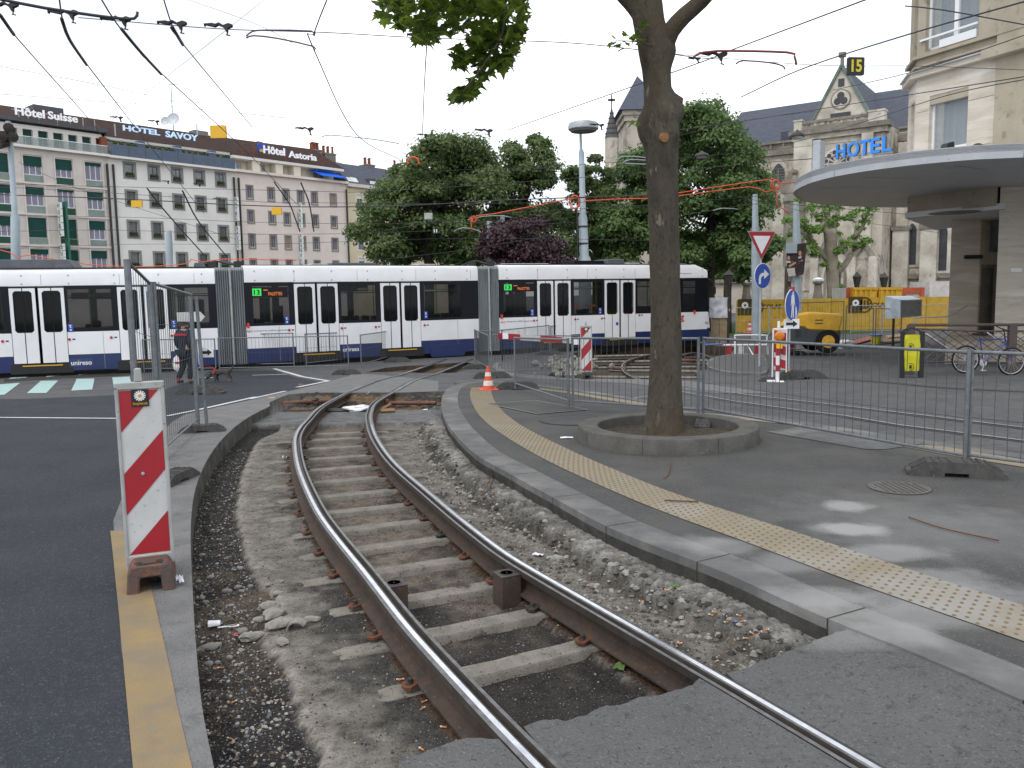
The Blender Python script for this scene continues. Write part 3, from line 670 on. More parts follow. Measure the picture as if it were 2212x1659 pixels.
def lump(name,m,p,r,label,cat,group=None,flat=.6,seed=0,ax=(1,1),rz=0,sub=3,rough=.35):
    bm=bmesh.new();bmesh.ops.create_icosphere(bm,subdivisions=sub,radius=1)
    ca,sa=math.cos(rz),math.sin(rz)
    for v in bm.verts:
        k=1+rough*noise.noise(v.co*1.3+Vector((seed,0,seed)))+rough*.35*noise.noise(v.co*4+Vector((seed,5,0)))
        c=v.co*k;x,y=c.x*ax[0],c.y*ax[1];v.co=Vector((x*ca-y*sa,x*sa+y*ca,c.z*flat))*r
    me=bpy.data.meshes.new(name);bm.to_mesh(me);bm.free();me.materials.append(m)
    if rough<.2:me.polygons.foreach_set('use_smooth',[True]*len(me.polygons))
    o=bpy.data.objects.new(name,me);COL.objects.link(o);o.location=p;ROOT[o.name]=Matrix.Translation(Vector(p));return tag(o,label,cat,group)
def ongrid(x,y,dz=0):
    p=G(x,y,-.22);return Vector((p.x,p.y,floor_z(p.x,p.y)+dz))
kk=0
for(a,c_),r in(((220,255),.03),((440,195),.028),((340,350),.034),((420,325),.028),((160,405),.024),((185,437),.025),((160,95),.026),((510,315),.026),((300,530),.024),((370,462),.022),((455,635),.038),((450,360),.022),((130,290),.022),((270,870),.02),((360,830),.022),((640,345),.02),((740,320),.02),((210,870),.03),((720,995),.022)):
    x,y=c1(C3,a,c_);kk+=1
    lump('pebble',M['stone_grey'],ongrid(x,y,r*.3),r,'rounded grey pebble lying in the brown gravel by the kerb wall','pebble','rounded pebbles in the dig',.6,kk,(1.2,.85),kk,2,.12)
for(a,c_),r,rz,lab in(((665,470),.075,.2,'flat pale concrete chunk at the broken slab edge, farthest of the big three'),((680,560),.085,1.2,'biggest pale concrete chunk at the broken slab edge'),((720,640),.08,.4,'tilted concrete chunk leaning on the broken pipe'),((520,700),.07,.3,'long grey concrete splinter beside the pink scrap'),((210,760),.06,.6,'square brown grey stone close to the kerb wall'),((590,560),.05,.1,'small dark concrete chunk left of the big pale ones'),((740,760),.05,2,'cracked concrete piece just below the broken pipe'),((710,400),.035,.5,'small pale chunk at the upper end of the rubble'),((960,600),.05,0,'curved concrete flake above the broken pipe')):
    x,y=c1(C3,a,c_);kk+=1
    lump('concrete_chunk',M['rubble'],ongrid(x,y,r*.25),r,lab,'rubble','broken concrete pieces at the slab edge',.42,kk,(1.15,.75),rz,2,.5)
b=MB();p=ongrid(*c1(C3,840,660),.01)
o=T('broken_pipe','short broken grey concrete pipe end sticking out of the cracked slab','pipe',p)
for i in range(15):
    t=math.pi*(.15+.95*i/14)
    for rr in(.05,.042):
        for yy in(-.03,.06):b.v.append(p+Vector((math.cos(t)*rr*1.2+.01,yy,math.sin(t)*rr)))
for i in range(14):b.face([4*i,4*i+4,4*i+5,4*i+1]);b.face([4*i+2,4*i+3,4*i+7,4*i+6]);b.face([4*i,4*i+2,4*i+6,4*i+4]);b.face([4*i+1,4*i+5,4*i+7,4*i+3])
b.build('pipe_wall',M['rubble'],o,smooth=True)
# crushed white cup
p=ongrid(*c1(C3,240,610),.02);o=T('crushed_cup','crushed white plastic cup on the gravel near the kerb wall','cup',p,.3)
b=LB();n_=14
for i in range(n_+1):
    t=math.pi*i/n_
    for x_,r_ in((-.03,.03),(.045,.022)):b.v.append(Vector((x_,r_*math.cos(t)*1.2,r_*math.sin(t)*(.9+.2*math.sin(t*3)))))
for i in range(n_):b.face([2*i,2*i+1,2*i+3,2*i+2])
b.build('cup_shell',M['plastic_white'],o,smooth=True)
b=LB();b.box(.03,.15,-.05,-.035,-.01,-.006);b.box(.10,.16,-.06,-.03,-.01,-.006);b.build('cup_lid_strip',M['plastic_white'],o)
def scrap(px,sx,sy,rz,m,nm,lab,cat,z=None,bend=.012,group=None):
    p=ongrid(*px,.012)if z is None else G(*px,z);b=MB();N=6
    ca,sa=math.cos(rz),math.sin(rz)
    for j in range(N):
        for i in range(N):
            a,c=(i/(N-1)-.5)*sx,(j/(N-1)-.5)*sy
            b.v.append(Vector((p.x+a*ca-c*sa,p.y+a*sa+c*ca,p.z+abs(bend*noise.noise(Vector((i*.8,j*.8,px[0]))))*2+.004)))
    for j in range(N-1):
        for i in range(N-1):b.face([j*N+i,j*N+i+1,(j+1)*N+i+1,(j+1)*N+i])
    o=b.build(nm,m,smooth='all');return tag(o,lab,cat,group)
mk('pink',(.5,.05,.08),.6);mk('blue_foil',(.1,.16,.45),.4)
scrap(c1(C3,410,690),.03,.03,.3,M['pink'],'pink_scrap','tiny crumpled pink scrap beside the crushed cup','scrap')
scrap(c1(C4,1005,128),.085,.05,-.3,M['paper'],'paper_scrap','printed paper scrap outside the right rail by a sleeper end','paper')
scrap(c1(C4,1005,480),.085,.03,.4,M['paper'],'paper_slip','narrow bluish paper slip between the rails near a bolt','paper')
scrap(c1(C8,1010,684),.16,.10,.0,M['paper'],'paper_sheet','white paper sheet lying on the pavement left of the tree planter','paper',.068,.006)
scrap(c1(C2,1435,190),.045,.04,.6,M['paper'],'paper_ball','small crumpled paper beside the foot of the nearest beacon','paper',.01,.05)
scrap(c1(C1,1700,828),.07,.045,.1,M['paper'],'tissue','white tissue left of the left rail','tissue',None,.03)
scrap(c1(C5,553,602),.02,.015,.1,M['blue_foil'],'foil_scrap','tiny blue foil scrap among cigarette ends by the far corner of the patch','scrap')
lump('plastic_bag',M['plastic_white'],ongrid(*c1(CB,1370,1445),.05),.17,'crumpled white plastic bag lying on the grey screed between the rails','plastic bag',None,.4,4,(1.5,.55),.15,3,.5)
rb=random.Random(5)
buttpts=[c1(C5,a,c_)for a,c_ in((350,487),(410,530),(430,528),(515,550),(570,558),(500,572),(590,592),(545,620),(610,655),(645,662),(615,668),(725,652),(700,668),(440,718),(225,615),(150,395),(5,368))]+[c1(C4,a,c_)for a,c_ in((175,1200),(165,1250),(320,1385),(160,1547),(5,1035),(1380,345),(1610,258),(1750,465),(1120,85),(2030,775),(1210,85),(1940,500))]+[c1(C3,a,c_)for a,c_ in((260,918),(300,908),(365,1418),(390,1160),(1600,1035),(1340,665))]
sb=None
for(x,y)in buttpts:
    p=ongrid(x,y,.009);rz=rb.uniform(0,3.1)
    o=T('cigarette_end','cigarette end with orange filter lying in the dirt of the dig','cigarette end',p,rz,'cigarette ends in the dig')
    if sb is None:
        b=LB();b.tube([(-.014,0,0),(.010,0,0)],.0042,6);b.build('filter_tip',M['filter'],o)
        b=LB();b.tube([(.010,0,0),(.019,0,0)],.0042,6);b.build('paper_end',M['fag'],o);sb=o
    else:
        for ch in sb.children:c=ch.copy();COL.objects.link(c);c.parent=o
def twig(pts,r,lab,z=None,m='twig',nm='twig',cat='twig'):
    L=[(ongrid(x,y,.012)if z is None else G(x,y,z))for x,y in pts]
    b=MB();b.tube(crom(L,.05),r,6);o=b.build(nm,M[m],smooth='all');tag(o,lab,cat)
twig(CR([(1470,1010),(1650,1070),(1800,1108),(2050,1160)]),.005,'long thin brown twig on the pavement at the right',.075)
twig(C8([(1790,1182),(1900,1187),(2060,1193)]),.006,'brown twig lying across the tactile paving',.08)
twig(C8([(1840,880),(1830,960),(1800,1000),(1780,1005)]),.004,'bent thin twig on the pavement below the planter',.07)
twig(C8([(400,828),(270,880),(150,930)]),.004,'thin twig lying from the kerb down the rough edge',.0)
twig(C8([(435,950),(380,1050),(330,1140)]),.005,'straight twig leaning on the rough edge of the kerb',-.05)
twig(C8([(190,1100),(240,1150),(230,1190)]),.004,'short curved twig on the slab outside the right rail')
twig(C8([(430,1120),(400,1190),(440,1250)]),.004,'wavy twig at the bottom of the rough edge')
scrap(c1(C4,2000,485),.05,.045,.4,M['leafdry'],'fallen_leaf','green fallen leaf outside the right rail','leaf')
scrap(c1(C4,1600,955),.08,.06,1.2,M['leafdry'],'dry_leaf','dull brown green leaf between the rails by the patch','leaf')
# far end of the dig: pipes, post, black bar, plank
def tubething(nm,lab,cat,pts,r,m,n=12):
    p0=Vector(pts[0]);o=T(nm,lab,cat,p0);b=MB();b.tube(pts,r,n);b.build('pipe_body' if 'pipe' in nm else 'body',M[m],o,smooth=True)
    return o
a,c=G(*c1(CB,650,1345),-.12),G(*c1(CB,1140,1318),-.12);d=(c-a)
o=tubething('rusty_pipe','rusty pipe across the left end of the dig beside the timber block','pipe',[a,c],.042,'pipe_rust')
b=MB();[b.tube([a+d*t-d*.012,a+d*t+d*.012],.055,12)for t in(.55,)];b.build('pipe_collar',M['pipe_rust'],o)
a,c=G(*c1(CB,1600,1340),-.12),G(*c1(CB,2040,1340),-.12);d=c-a
o=tubething('rusty_pipe','rusty pipe at the right end of the dig under the kerb corner','pipe',[a,c],.042,'pipe_rust')
b=MB();[b.tube([a+d*t,a+d*(t+.03)],.056,12)for t in(.66,)];b.tube([a-d*.02,a+d*.07],.085,12);b.build('pipe_collar',M['pipe_rust'],o)
p=G(*c1(CB,625,1370),-.16);o=T('timber_block','short squared timber standing in the left corner of the dig','timber',p,.2)
b=LB();b.box(-.07,.07,-.06,.06,-.02,.19);b.build('block',M['wood_pale'],o,bevel=.006)
a,c=G(*c1(CB,1040,1410),-.13),G(*c1(CB,1470,1398),-.13)
b=MB();b.tube([a,c],.05,4);tag(b.build('black_bar',M['iron_dark']),'black square bar lying between the two rails','bar')
a,c=G(*c1(CB,1560,1412),-.12),G(*c1(CB,1680,1405),-.12)
b=MB();b.tube([a,c],.05,4);b.tube([a+Vector((0,.12,.03)),c+Vector((-.1,.2,.1))],.03,4);tag(b.build('wood_plank',M['wood']),'short brown plank wedged outside the right rail','plank')
lump('dark_rubber_lump',M['iron_dark'],ongrid(*c1(CB,985,1365),.06),.12,'dark crumpled lump under the end of the rusty pipe','debris',None,.8,9,(1,.8),0,3,.4)
scrap(c1(CB,1210,1350),.2,.08,.2,M['paper'],'white_scrap','white scrap in the soil right of the left rail','scrap',None,.03)
scrap(c1(CB,1455,1335),.08,.06,.9,M['paper'],'paper_twist','small white twist of paper in the soil left of the right rail','paper',None,.05)
scrap(c1(CB,1935,1410),.14,.08,.2,M['paper'],'crumpled_wrapper','white and blue wrapper at the right corner of the dig','wrapper',None,.05)
scrap(c1(CB,880,1285),.13,.04,.1,M['filter'],'orange_scrap','orange scrap on the soil bank at the end of the dig','scrap',None,.01)
# pile of stones where the far dig starts
o=T('stone_heap','heap of broken stone at the front edge of the second dig','stone heap',G(*c1(CC,1080,1000)))
b=MB();cols=[]
for _ in range(260):
    x,y=c1(CC,random.gauss(1130,110),random.gauss(985,35));p=G(x,y);stone(b,(p.x,p.y,p.z+random.uniform(0,.18)),random.uniform(.05,.16),cols,0)
b.build('stones',M['rubble'],o)['kind']='stuff'
# ================================================================ fences, beacons, cones, signs
mk('galv',(.20,.22,.235),.5,metal=.55,col2=(.14,.155,.165),ns=14)
mk('galv_light',(.42,.45,.48),.5,metal=.4,col2=(.34,.37,.40),ns=10)
mk('wire_dark',(.075,.08,.085),.6,metal=.3)
mk('rubber_grey',(.055,.055,.054),.9,col2=(.09,.088,.084),ns=8,spots=[(50,.6,.7,(.13,.125,.12))],bumps=[(60,.3)])
mk('sign_red',(.36,.012,.022),.45,col2=(.30,.012,.02),ns=5);mk('sign_white',(.56,.57,.57),.5,col2=(.47,.48,.48),ns=4,spots=[(30,.62,.7,(.36,.36,.35))])
mk('sign_blue',(.012,.06,.36),.4);mk('black',(.012,.012,.013),.6);mk('white_paint',(.72,.73,.74),.5,spots=[(14,.62,.7,(.5,.5,.5))])
mk('frame_grey',(.40,.41,.40),.6,col2=(.30,.31,.30),ns=6,spots=[(30,.64,.7,(.17,.15,.12))])
mk('orange_cone',(.62,.075,.03),.55,col2=(.50,.07,.03),ns=6,spots=[(9,.6,.7,(.3,.08,.05))]);mk('cone_white',(.62,.6,.56),.6,spots=[(14,.55,.7,(.5,.25,.18))])
mk('amber',(.55,.16,.01),.2,coat=.5);mk('yellow_plastic',(.72,.40,.01),.4)
mk('daisy_yellow',(.6,.3,.02),.6);mk('foot_red',(.13,.075,.062),.85,col2=(.085,.08,.075),ns=5,spots=[(14,.5,.62,(.20,.085,.06))],bumps=[(50,.3)])
def fence(p0,p1,h0,h1=None,lab='',sp=.10,rz=None,post=.021,low=.14,r2=.016,nh=3,nm='mesh_fence',group='mesh fence panels round the works',wr=.0040,lean=0,m='galv',hz=None):
    h1=h1 or h0;p0=Vector(p0);p1=Vector(p1);d=p1-p0;L=d.length;n=Vector((d.y,-d.x,0)).normalized()
    o=T(nm,lab,'fence',p0,group=group);Z=Vector((0,0,1))
    def W(t,z):return p0+d*t+Z*z+n*lean*z
    b=MB();b.tube([W(0,.03),W(0,h0)],post,8);b.build('post',M[m],o,smooth=True)
    b=MB();b.tube([W(1,.03),W(1,h1)],post,8);b.build('post',M[m],o,smooth=True)
    b=MB();b.tube([W(0,h0-.02),W(1,h1-.02)],r2*1.15,8);b.build('top_rail',M[m],o,smooth=True)
    b=MB();b.tube([W(0,low),W(1,low)],r2,8);b.build('bottom_rail',M[m],o,smooth=True)
    b=MB();N=max(2,int(L/sp));rnd=random.Random(int(L*1000))
    for i in range(1,N):
        t=i/N;bow=rnd.uniform(-.012,.012);h=h0+(h1-h0)*t-.02
        b.tube([W(t,low),W(t+bow/L,(low+h)/2),W(t,h)],wr,4,cap=False)
    for k in(hz if hz is not None else[(i+1)/(nh+1)for i in range(nh)]):
        b.tube([W(0,low+(h0-low)*k),W(.5,low+((h0+h1)/2-low)*k-.01),W(1,low+(h1-low)*k)],wr,4,cap=False)
    b.build('wire_mesh',M['wire_dark']if m=='galv' else M[m],o)
    return o
foot_proto=None
def foot(p,rz,lab,s=1.,m='rubber_grey'):
    global foot_proto
    if foot_proto is not None:return dup(foot_proto,p,rz,lab,None,(s,s,s))
    o=T('fence_weight',lab,'fence foot',p,rz,'rubber feet of the mesh fence');L=.37;w2=.115
    b=LB();b.prism([(-L,0),(-L,.035),(-.20,.125),(.20,.125),(L,.035),(L,0),(.09,0),(.09,.035),(-.09,.035),(-.09,0)],lambda x,z,y:(x,y,z),-w2,w2)
    b.build('block',M[m],o,bevel=.008)
    b=LB()
    for x in(-.17,-.11,-.05,.07,.13,.17):b.box(x-.008,x+.008,-w2*.8,w2*.8,.125,.135)
    for sx in(-1,1):
        for y in(-.07,0,.07):b.add([(sx*.22,y-.012,.118),(sx*.22,y+.012,.118),(sx*.34,y+.012,.054),(sx*.34,y-.012,.054),(sx*.22,y-.012,.13),(sx*.22,y+.012,.13),(sx*.34,y+.012,.066),(sx*.34,y-.012,.066)],[(0,1,2,3),(4,5,6,7),(0,1,5,4),(1,2,6,5),(2,3,7,6),(3,0,4,7)])
    b.build('rib',M[m],o);o.scale=(s,s,s);foot_proto=o;return o
def fz(x,y,dz=.06):return G(x,y,dz)
C4b=cv(1700,620,4.879);C5b=cv(2130,620,4.879);C8r=cv(1700,300,2.572)
# right-hand group on the pavement
a,c=fz(1519,903),fz(2083,1014)
fence(a,c,1.16,1.18,'long mesh fence panel between the tree planter and the big black foot',.115,nh=0,hz=[.36])
e=c+Vector((c.x-a.x,c.y-a.y,0)).normalized()*3.4*1+Vector((.6,.7,0))
fence(c+Vector((.05,.03,0)),e,1.18,1.18,'mesh fence panel running out of the picture at the right, in front of the bicycle',.115,nh=0,hz=[.36])
foot(fz(2062,1026),-.35,'big black rubber fence foot on the pavement under the nearest right hand post',1.15)
a2,c2=fz(1238,884),fz(1508,905)
fence(a2,c2,1.16,1.16,'mesh fence panel passing behind the plane tree',.11,nh=1)
foot(Vector((fz(1524,925).x,fz(1524,925).y,.10)),1.2,'black rubber fence foot standing in the planter behind the tree',.85)
a3=fz(1113,842)
fence(a3,a2-Vector((.07,0,0)),1.13,1.14,'short mesh fence panel right of the orange cone',.10,nh=1)
foot(fz(*c1(CC,670,1150)),-.05,'grey rubber fence foot on the pavement just right of the cone',1.25)
a4,a5=fz(*c1(CC,448,1040),0),fz(*c1(CC,1200,1010),0)
fence(a4,a5,1.2,1.12,'mesh fence panel with the red and white plank, behind the cone',.10,nh=2)
foot(fz(*c1(CC,450,1055),0),.1,'rubber fence foot directly behind the orange cone',1.4)
a6,a7=fz(*c1(CC,305,930),0),fz(*c1(CC,425,1005),0)
fence(a6,a7,1.2,1.15,'narrow mesh fence panel at the end of the works nearest the tram bellows',.09,nh=3)
a8,a9=fz(*c1(CC,540,915),0),fz(*c1(CC,945,845),0)
fence(a8,a9,1.15,1.15,'mesh fence panel standing beyond the red and white plank',.10,nh=1)
fence(a6+Vector((.05,.1,0)),a8,1.15,1.15,'mesh fence panel closing the corner before the tram bellows',.10,nh=1)
foot(fz(*c1(CC,945,852),0),0,'rubber fence foot on the road just before the second dig',1.35)
foot(fz(*c1(CC,300,975),0),.2,'flat rubber fence foot beside the rail of the small dig',1.1)
fence(fz(*c1(CC,960,835),0),fz(*c1(CC,1600,790),0),1.1,1.1,'mesh fence panel along the far edge of the second dig',.10,nh=1)
# plank barrier lashed to the fence
x=T('barrier_plank','red and white striped plank lashed to the mesh fence behind the cone','barrier plank',P(*c1(CC,500,690),a4.y-.1))
p0=P(*c1(CC,500,690),a4.y-.12);p1=P(*c1(CC,1190,735),a5.y-.12);d=(p1-p0);n_=Vector((d.y,-d.x,0)).normalized()*.012;Z=Vector((0,0,.085))
for i,(t0,t1)in enumerate(((0,.27),(.27,.52),(.52,.80),(.80,1))):
    b=MB();q0,q1=p0+d*t0,p0+d*t1
    b.add([q0-n_-Z,q1-n_-Z,q1-n_+Z,q0-n_+Z,q0+n_-Z,q1+n_-Z,q1+n_+Z,q0+n_+Z],[(0,1,2,3),(7,6,5,4),(0,4,5,1),(1,5,6,2),(2,6,7,3),(3,7,4,0)])
    b.build('red_stripe' if i%2==0 else 'white_stripe',M['sign_red']if i%2==0 else M['sign_white'],x)
def notice(px0,px1,Y,lab):
    a,c=P(*px0,Y),P(*px1,Y);b=MB();b.box(min(a.x,c.x),max(a.x,c.x),Y-.01,Y,min(a.z,c.z),max(a.z,c.z));o=b.build('paper_notice',M['paper']);tag(o,lab,'notice')
notice(c1(CC,540,665),c1(CC,590,716),a4.y-.2,'white paper notice taped to the left end of the striped plank')
notice(c1(CC,1142,712),c1(CC,1200,765),a5.y-.25,'white paper notice taped beside the middle beacon')
# left-hand group
q1,q2,q3=G(306,1040),G(348,992),G(428,922)
fence(q1,q2,2.28,2.08,'tall thick posted mesh fence panel right behind the nearest beacon',.13,wr=.0030,nh=2,post=.034,low=.16,m='galv')
fence(q2+Vector((.02,.05,0)),q3,2.08,1.97,'tall mesh fence panel beside the walking person',.13,wr=.0030,nh=3,post=.03,low=.12)
b=MB();b.tube([q3+Vector((.12,.03,.03)),q3+Vector((.07,.03,1.93))],.024,8);tag(b.build('fence_pole',M['galv'],smooth=True),'second bare fence pole standing beside the tall fence end','pole')
foot(G(*c1(CA,1750,1590)),.25,'grey fence foot on the pale strip left of the dig, under the double post',.85)
foot(G(*c1(C1,790,1010)),1.45,'grey fence foot half hidden right of the nearest beacon',.9)
foot(G(*c1(CA,1735,1262)),-.1,'flat rubber fence foot on the road below the small dog',1.45)
fa=[G(*c1(CB,x_,y_))for x_,y_ in((-480,1078),(140,1074),(1285,1052))]
fence(fa[0],fa[1],1.12,1.12,'low mesh fence panel before the tram, left of the dog',.11,nh=1)
fence(fa[1]+Vector((.12,0,0)),fa[2],1.14,1.14,'low mesh fence panel before the tram, right of the dog',.12,nh=1)
fb=[G(*c1(CB,x_,y_))for x_,y_ in((-100,1050),(815,1030),(920,1028),(1395,1042),(1690,945),(1735,948))]
fence(fb[0],fb[1],1.2,1.2,'second row mesh fence panel in front of the grey bellows',.12,nh=1)
fence(fb[2],fb[4],1.16,1.1,'mesh fence panel before the middle tram doors',.12,nh=1)
fence(fb[3],fb[4]+Vector((.1,0,0)),1.14,1.1,'bent mesh fence panel nearest the small dig',.12,nh=1)
foot(G(*c1(CB,1265,1092)),0,'rubber fence foot on the road left of the small dig',1.15)
foot(G(*c1(CB,1705,985)),0,'rubber fence foot close under the tram step',1.3)
# works fence on the far right
fr_=[G(*c1(C4b,1385,1285)),G(*c1(C4b,1985,1235)),G(*c1(C5b,250,1222)),G(*c1(C5b,590,1180))]
fence(fr_[0],fr_[1],1.9,1.9,'mesh fence panel in front of the yellow compressor',.16,nh=1,wr=.004)
fence(fr_[1]+Vector((.1,0,0)),fr_[2],1.7,1.6,'mesh fence panel right of the yellow compressor',.16,nh=1,wr=.004)
fence(fr_[2]+Vector((.1,0,0)),fr_[3],1.6,1.5,'mesh fence panel left of the yellow bin bag',.16,nh=1,wr=.004)
Yf=44.
def fy(x,y,Y):p=P(x,y,Y);return Vector((p.x,Y,-.5))
for(xa,xb,ht,lab)in((1590,1660,1.5,'far mesh fence panel just right of the tram front'),(1662,1730,1.5,'far mesh fence panel behind the blue pedestrian sign'),(1838,1905,1.5,'far mesh fence panel below the tilted white display box'),(1907,1975,1.5,'far mesh fence panel at the right foot of the yellow hoarding'),(1977,2045,1.5,'far mesh fence panel nearest the hotel pillar')):
    fence(fy(xa,690,Yf),fy(xb,690,Yf),ht,ht,lab,.2,nh=1,m='galv_light',wr=.006)
# ---- striped beacons
def beacon(p,rz,lab,s=1.,lean=0.,sticker=True,small=False):
    o=T('striped_beacon',lab,'beacon',p,rz,'red and white striped beacons')
    W2,z0,Hh=.125*s,.20*s,1.09*s
    def X(u,v,d=0):z=z0+Hh*(1-v);return Vector((-W2+2*W2*u+lean*z,d,z))
    b=LB();b.prism([(0,0),(1,0),(1,1),(0,1)],lambda a,c,d:X(a,c,d),-.012,.012);b.build('board',M['sign_white'],o)
    for q in([(0.01,.005),(.95,.005),(.01,.25)],[(.99,.25),(.99,.49),(.01,.75),(.01,.5)],[(.99,.745),(.99,.995),(.01,.995)]):
        b=LB();b.prism(q,lambda a,c,d:X(a,c,d),-.0155,-.013);b.build('red_stripe',M['sign_red'],o)
        b=LB();b.prism(q,lambda a,c,d:X(a,c,d),.013,.0155);b.build('red_stripe',M['sign_red'],o)
    b=LB();e=.022*s
    for(u0,u1,v0,v1)in((-.09,0,-.02,1.06),(1,1.09,-.02,1.06),(-.09,1.09,-.045,0),(-.07,1.07,1.0,1.07)):
        b.prism([(u0,v0),(u1,v0),(u1,v1),(u0,v1)],lambda a,c,d:X(a,c,d),-.024,.024)
    b.prism([(.40,-.125),(.56,-.125),(.58,-.045),(.38,-.045)],lambda a,c,d:X(a,c,d),-.022,.022)
    b.prism([(.1,1.07),(.9,1.07),(.75,1.12),(.25,1.12)],lambda a,c,d:X(a,c,d),-.022,.022)
    b.build('frame',M['frame_grey'],o,bevel=.006)
    b=LB();w=.145*s;L=.30*s;h=.19*s
    b.prism([(-w,0),(-w*.9,h*.75),(-w*.72,h*.98),(w*.72,h*.98),(w*.9,h*.75),(w,0),(w*.48,0),(w*.42,h*.55),(-w*.42,h*.55),(-w*.48,0)],lambda a,c,d:(a,d,c),-L*.75,L)
    b.build('foot',M['foot_red']if not small else M['rubber_grey'],o,bevel=.01)
    if not small:
        b=LB()
        for x_ in(-.07,.06):b.lathe([(.022,h*.98+.001),(.022,h*.98+.004),(.001,h*.98+.004)],c=(x_,-L*.52,0),n=14)
        b.box(-.075,.075,-L*.7,-L*.64,h*.98,h*.98+.006)
        b.build('foot_studs',M['iron_dark'],o)
        b=LB();b.lathe([(.011,0),(.011,.003),(.001,.004)],fr=Matrix.Translation(X(.45,.505,-.018))@Matrix.Rotation(math.pi/2,4,'X'),n=12);b.build('rivet',M['galv_light'],o)
    if sticker:
        c=X(.5 if not small else.5,.052,-.0165);hw,hh=.052*s,.055*s
        b=LB();b.box(c.x-hw,c.x+hw,c.y-.003,c.y,c.z-hh,c.z+hh);st=b.build('sticker',M['black'],o)
        b=LB()
        for k in range(14):
            t=k*2*math.pi/14;r0,r1=.009*s,.033*s;cz=c.z+.016*s
            dx,dz=math.cos(t),math.sin(t);px_,pz_=-dz*.0042*s,dx*.0042*s
            b.add([(c.x+dx*r0-px_,c.y-.005,cz+dz*r0-pz_),(c.x+dx*r1-px_,c.y-.005,cz+dz*r1-pz_),(c.x+dx*(r1+.003),c.y-.005,cz+dz*(r1+.003)),(c.x+dx*r1+px_,c.y-.005,cz+dz*r1+pz_),(c.x+dx*r0+px_,c.y-.005,cz+dz*r0+pz_)],[(0,1,2,3,4)])
        b.build('daisy_petals',M['white_paint'],st,recalc=False)
        b=LB();b.lathe([(.010*s,0),(.010*s,.002),(.001,.003)],fr=Matrix.Translation(Vector((c.x,c.y-.005,c.z+.016*s)))@Matrix.Rotation(math.pi/2,4,'X'),n=12);b.build('daisy_heart',M['daisy_yellow'],st)
        text('Implenia','lettering',M['daisy_yellow'],st,(c.x-.043*s,c.y-.005,c.z-.048*s),(1,0,0),(0,0,1),W=.086*s,Hh=.024*s,ext=.001,fr='local',bold=.01)
    return o
p=G(329,1258);near_b=beacon(p,.38,'large red and white striped beacon with flower sticker, nearest the camera at the left',1.0,0)
p=G(*c1(CC,1265,1062));beacon(p,.05,'red and white striped beacon at the corner of the second dig, behind the mesh fence',1.05,0,True,True)
# cones
def cone(p,h,lab):
    o=T('traffic_cone',lab,'traffic cone',p,.3,'orange traffic cones');s=h/.5
    b=LB();b.prism([(-.19,-.15),(-.15,-.19),(.15,-.19),(.19,-.15),(.19,.15),(.15,.19),(-.15,.19),(-.19,.15)],lambda a,c,d:(a*s,c*s,d),0,.03*s);b.build('base',M['orange_cone'],o,bevel=.006)
    for nm,m,z0,z1 in(('body','orange_cone',.03,.10),('white_band','cone_white',.10,.20),('body','orange_cone',.20,.29),('white_band','cone_white',.29,.37),('tip','orange_cone',.37,.50)):
        r=lambda z:(.128-.205*z)*s
        b=LB();b.lathe([(r(z0),z0*s),(r(z1),z1*s)]+([(.001,z1*s)]if nm=='tip' else[]),n=20,cap=nm!='tip');b.build(nm,M[m],o,smooth=True)
cone(fz(*c1(CC,418,1158)),.52,'scuffed orange and white traffic cone at the start of the tactile paving')
cone(G(*c1(C4b,850,1035)),.75,'small distant orange cone left of the blue turn sign post')
# ---- signs
def disc_frame(c,rz):return Matrix.Translation(c)@Matrix.Rotation(rz,4,'Z')
def polyring(b,pts,fr,y0,y1):b.prism(pts,lambda a,c,d:fr@Vector((a,d,c)),y0,y1)
def circle(r,n=32,cx=0,cz=0):return[(cx+r*math.cos(2*math.pi*i/n),cz+r*math.sin(2*math.pi*i/n))for i in range(n)]
p=G(*c1(C4b,968,1445),.06);Yp=p.y
top=P(*c1(C8r,520,760),Yp);o=T('sign_post','galvanised post with give way triangle above a round blue turn right sign','road sign',p)
b=MB();b.tube([p,Vector((p.x,p.y,top.z))],.032,12);b.build('pole',M['galv_light'],o,smooth=True)
c=P(*c1(C8r,525,806),Yp-.05);fr=disc_frame(c,.35);k=Yp/1789
w_=.50;tri=[(-w_,.42),(w_,.42),(0,-.45)]
def rounded(tri_,e=.1):
    o_=[]
    for i,q in enumerate(tri_):
        a=Vector(tri_[i-1]);c_=Vector(tri_[(i+1)%3]);q=Vector(q)
        o_+=[tuple(q.lerp(a,e)),tuple(q.lerp(q.lerp(a,.5).lerp(q.lerp(c_,.5),.5),e*.45)),tuple(q.lerp(c_,e))]
    return o_
b=MB();polyring(b,rounded(tri,.05),fr,0,.012);sg1=b.build('give_way_plate',M['galv_light'],o)
b=MB();polyring(b,rounded([(x*.95,z*.95)for x,z in tri],.05),fr,-.004,-.001);b.build('red_border',M['sign_red'],sg1)
b=MB();polyring(b,rounded([(x*.62,z*.62+.02)for x,z in tri],.03),fr,-.008,-.005);b.build('white_centre',M['white_paint'],sg1)
c=P(*c1(C8r,532,1003),Yp-.05);fr=disc_frame(c,.62)
b=MB();polyring(b,circle(.385),fr,0,.012);s2=b.build('turn_plate',M['white_paint'],o)
b=MB();polyring(b,circle(.365),fr,-.004,-.001);b.build('blue_face',M['sign_blue'],s2)
arr=[(-.19,-.24),(-.19,-.08),(-.15,.03),(-.06,.09),(.06,.10),(.06,.20),(.29,.05),(.06,-.09),(.06,0),(-.02,-.005),(-.075,-.045),(-.09,-.10),(-.09,-.24)]
b=MB();polyring(b,arr,fr,-.008,-.005);b.build('white_arrow',M['white_paint'],s2)
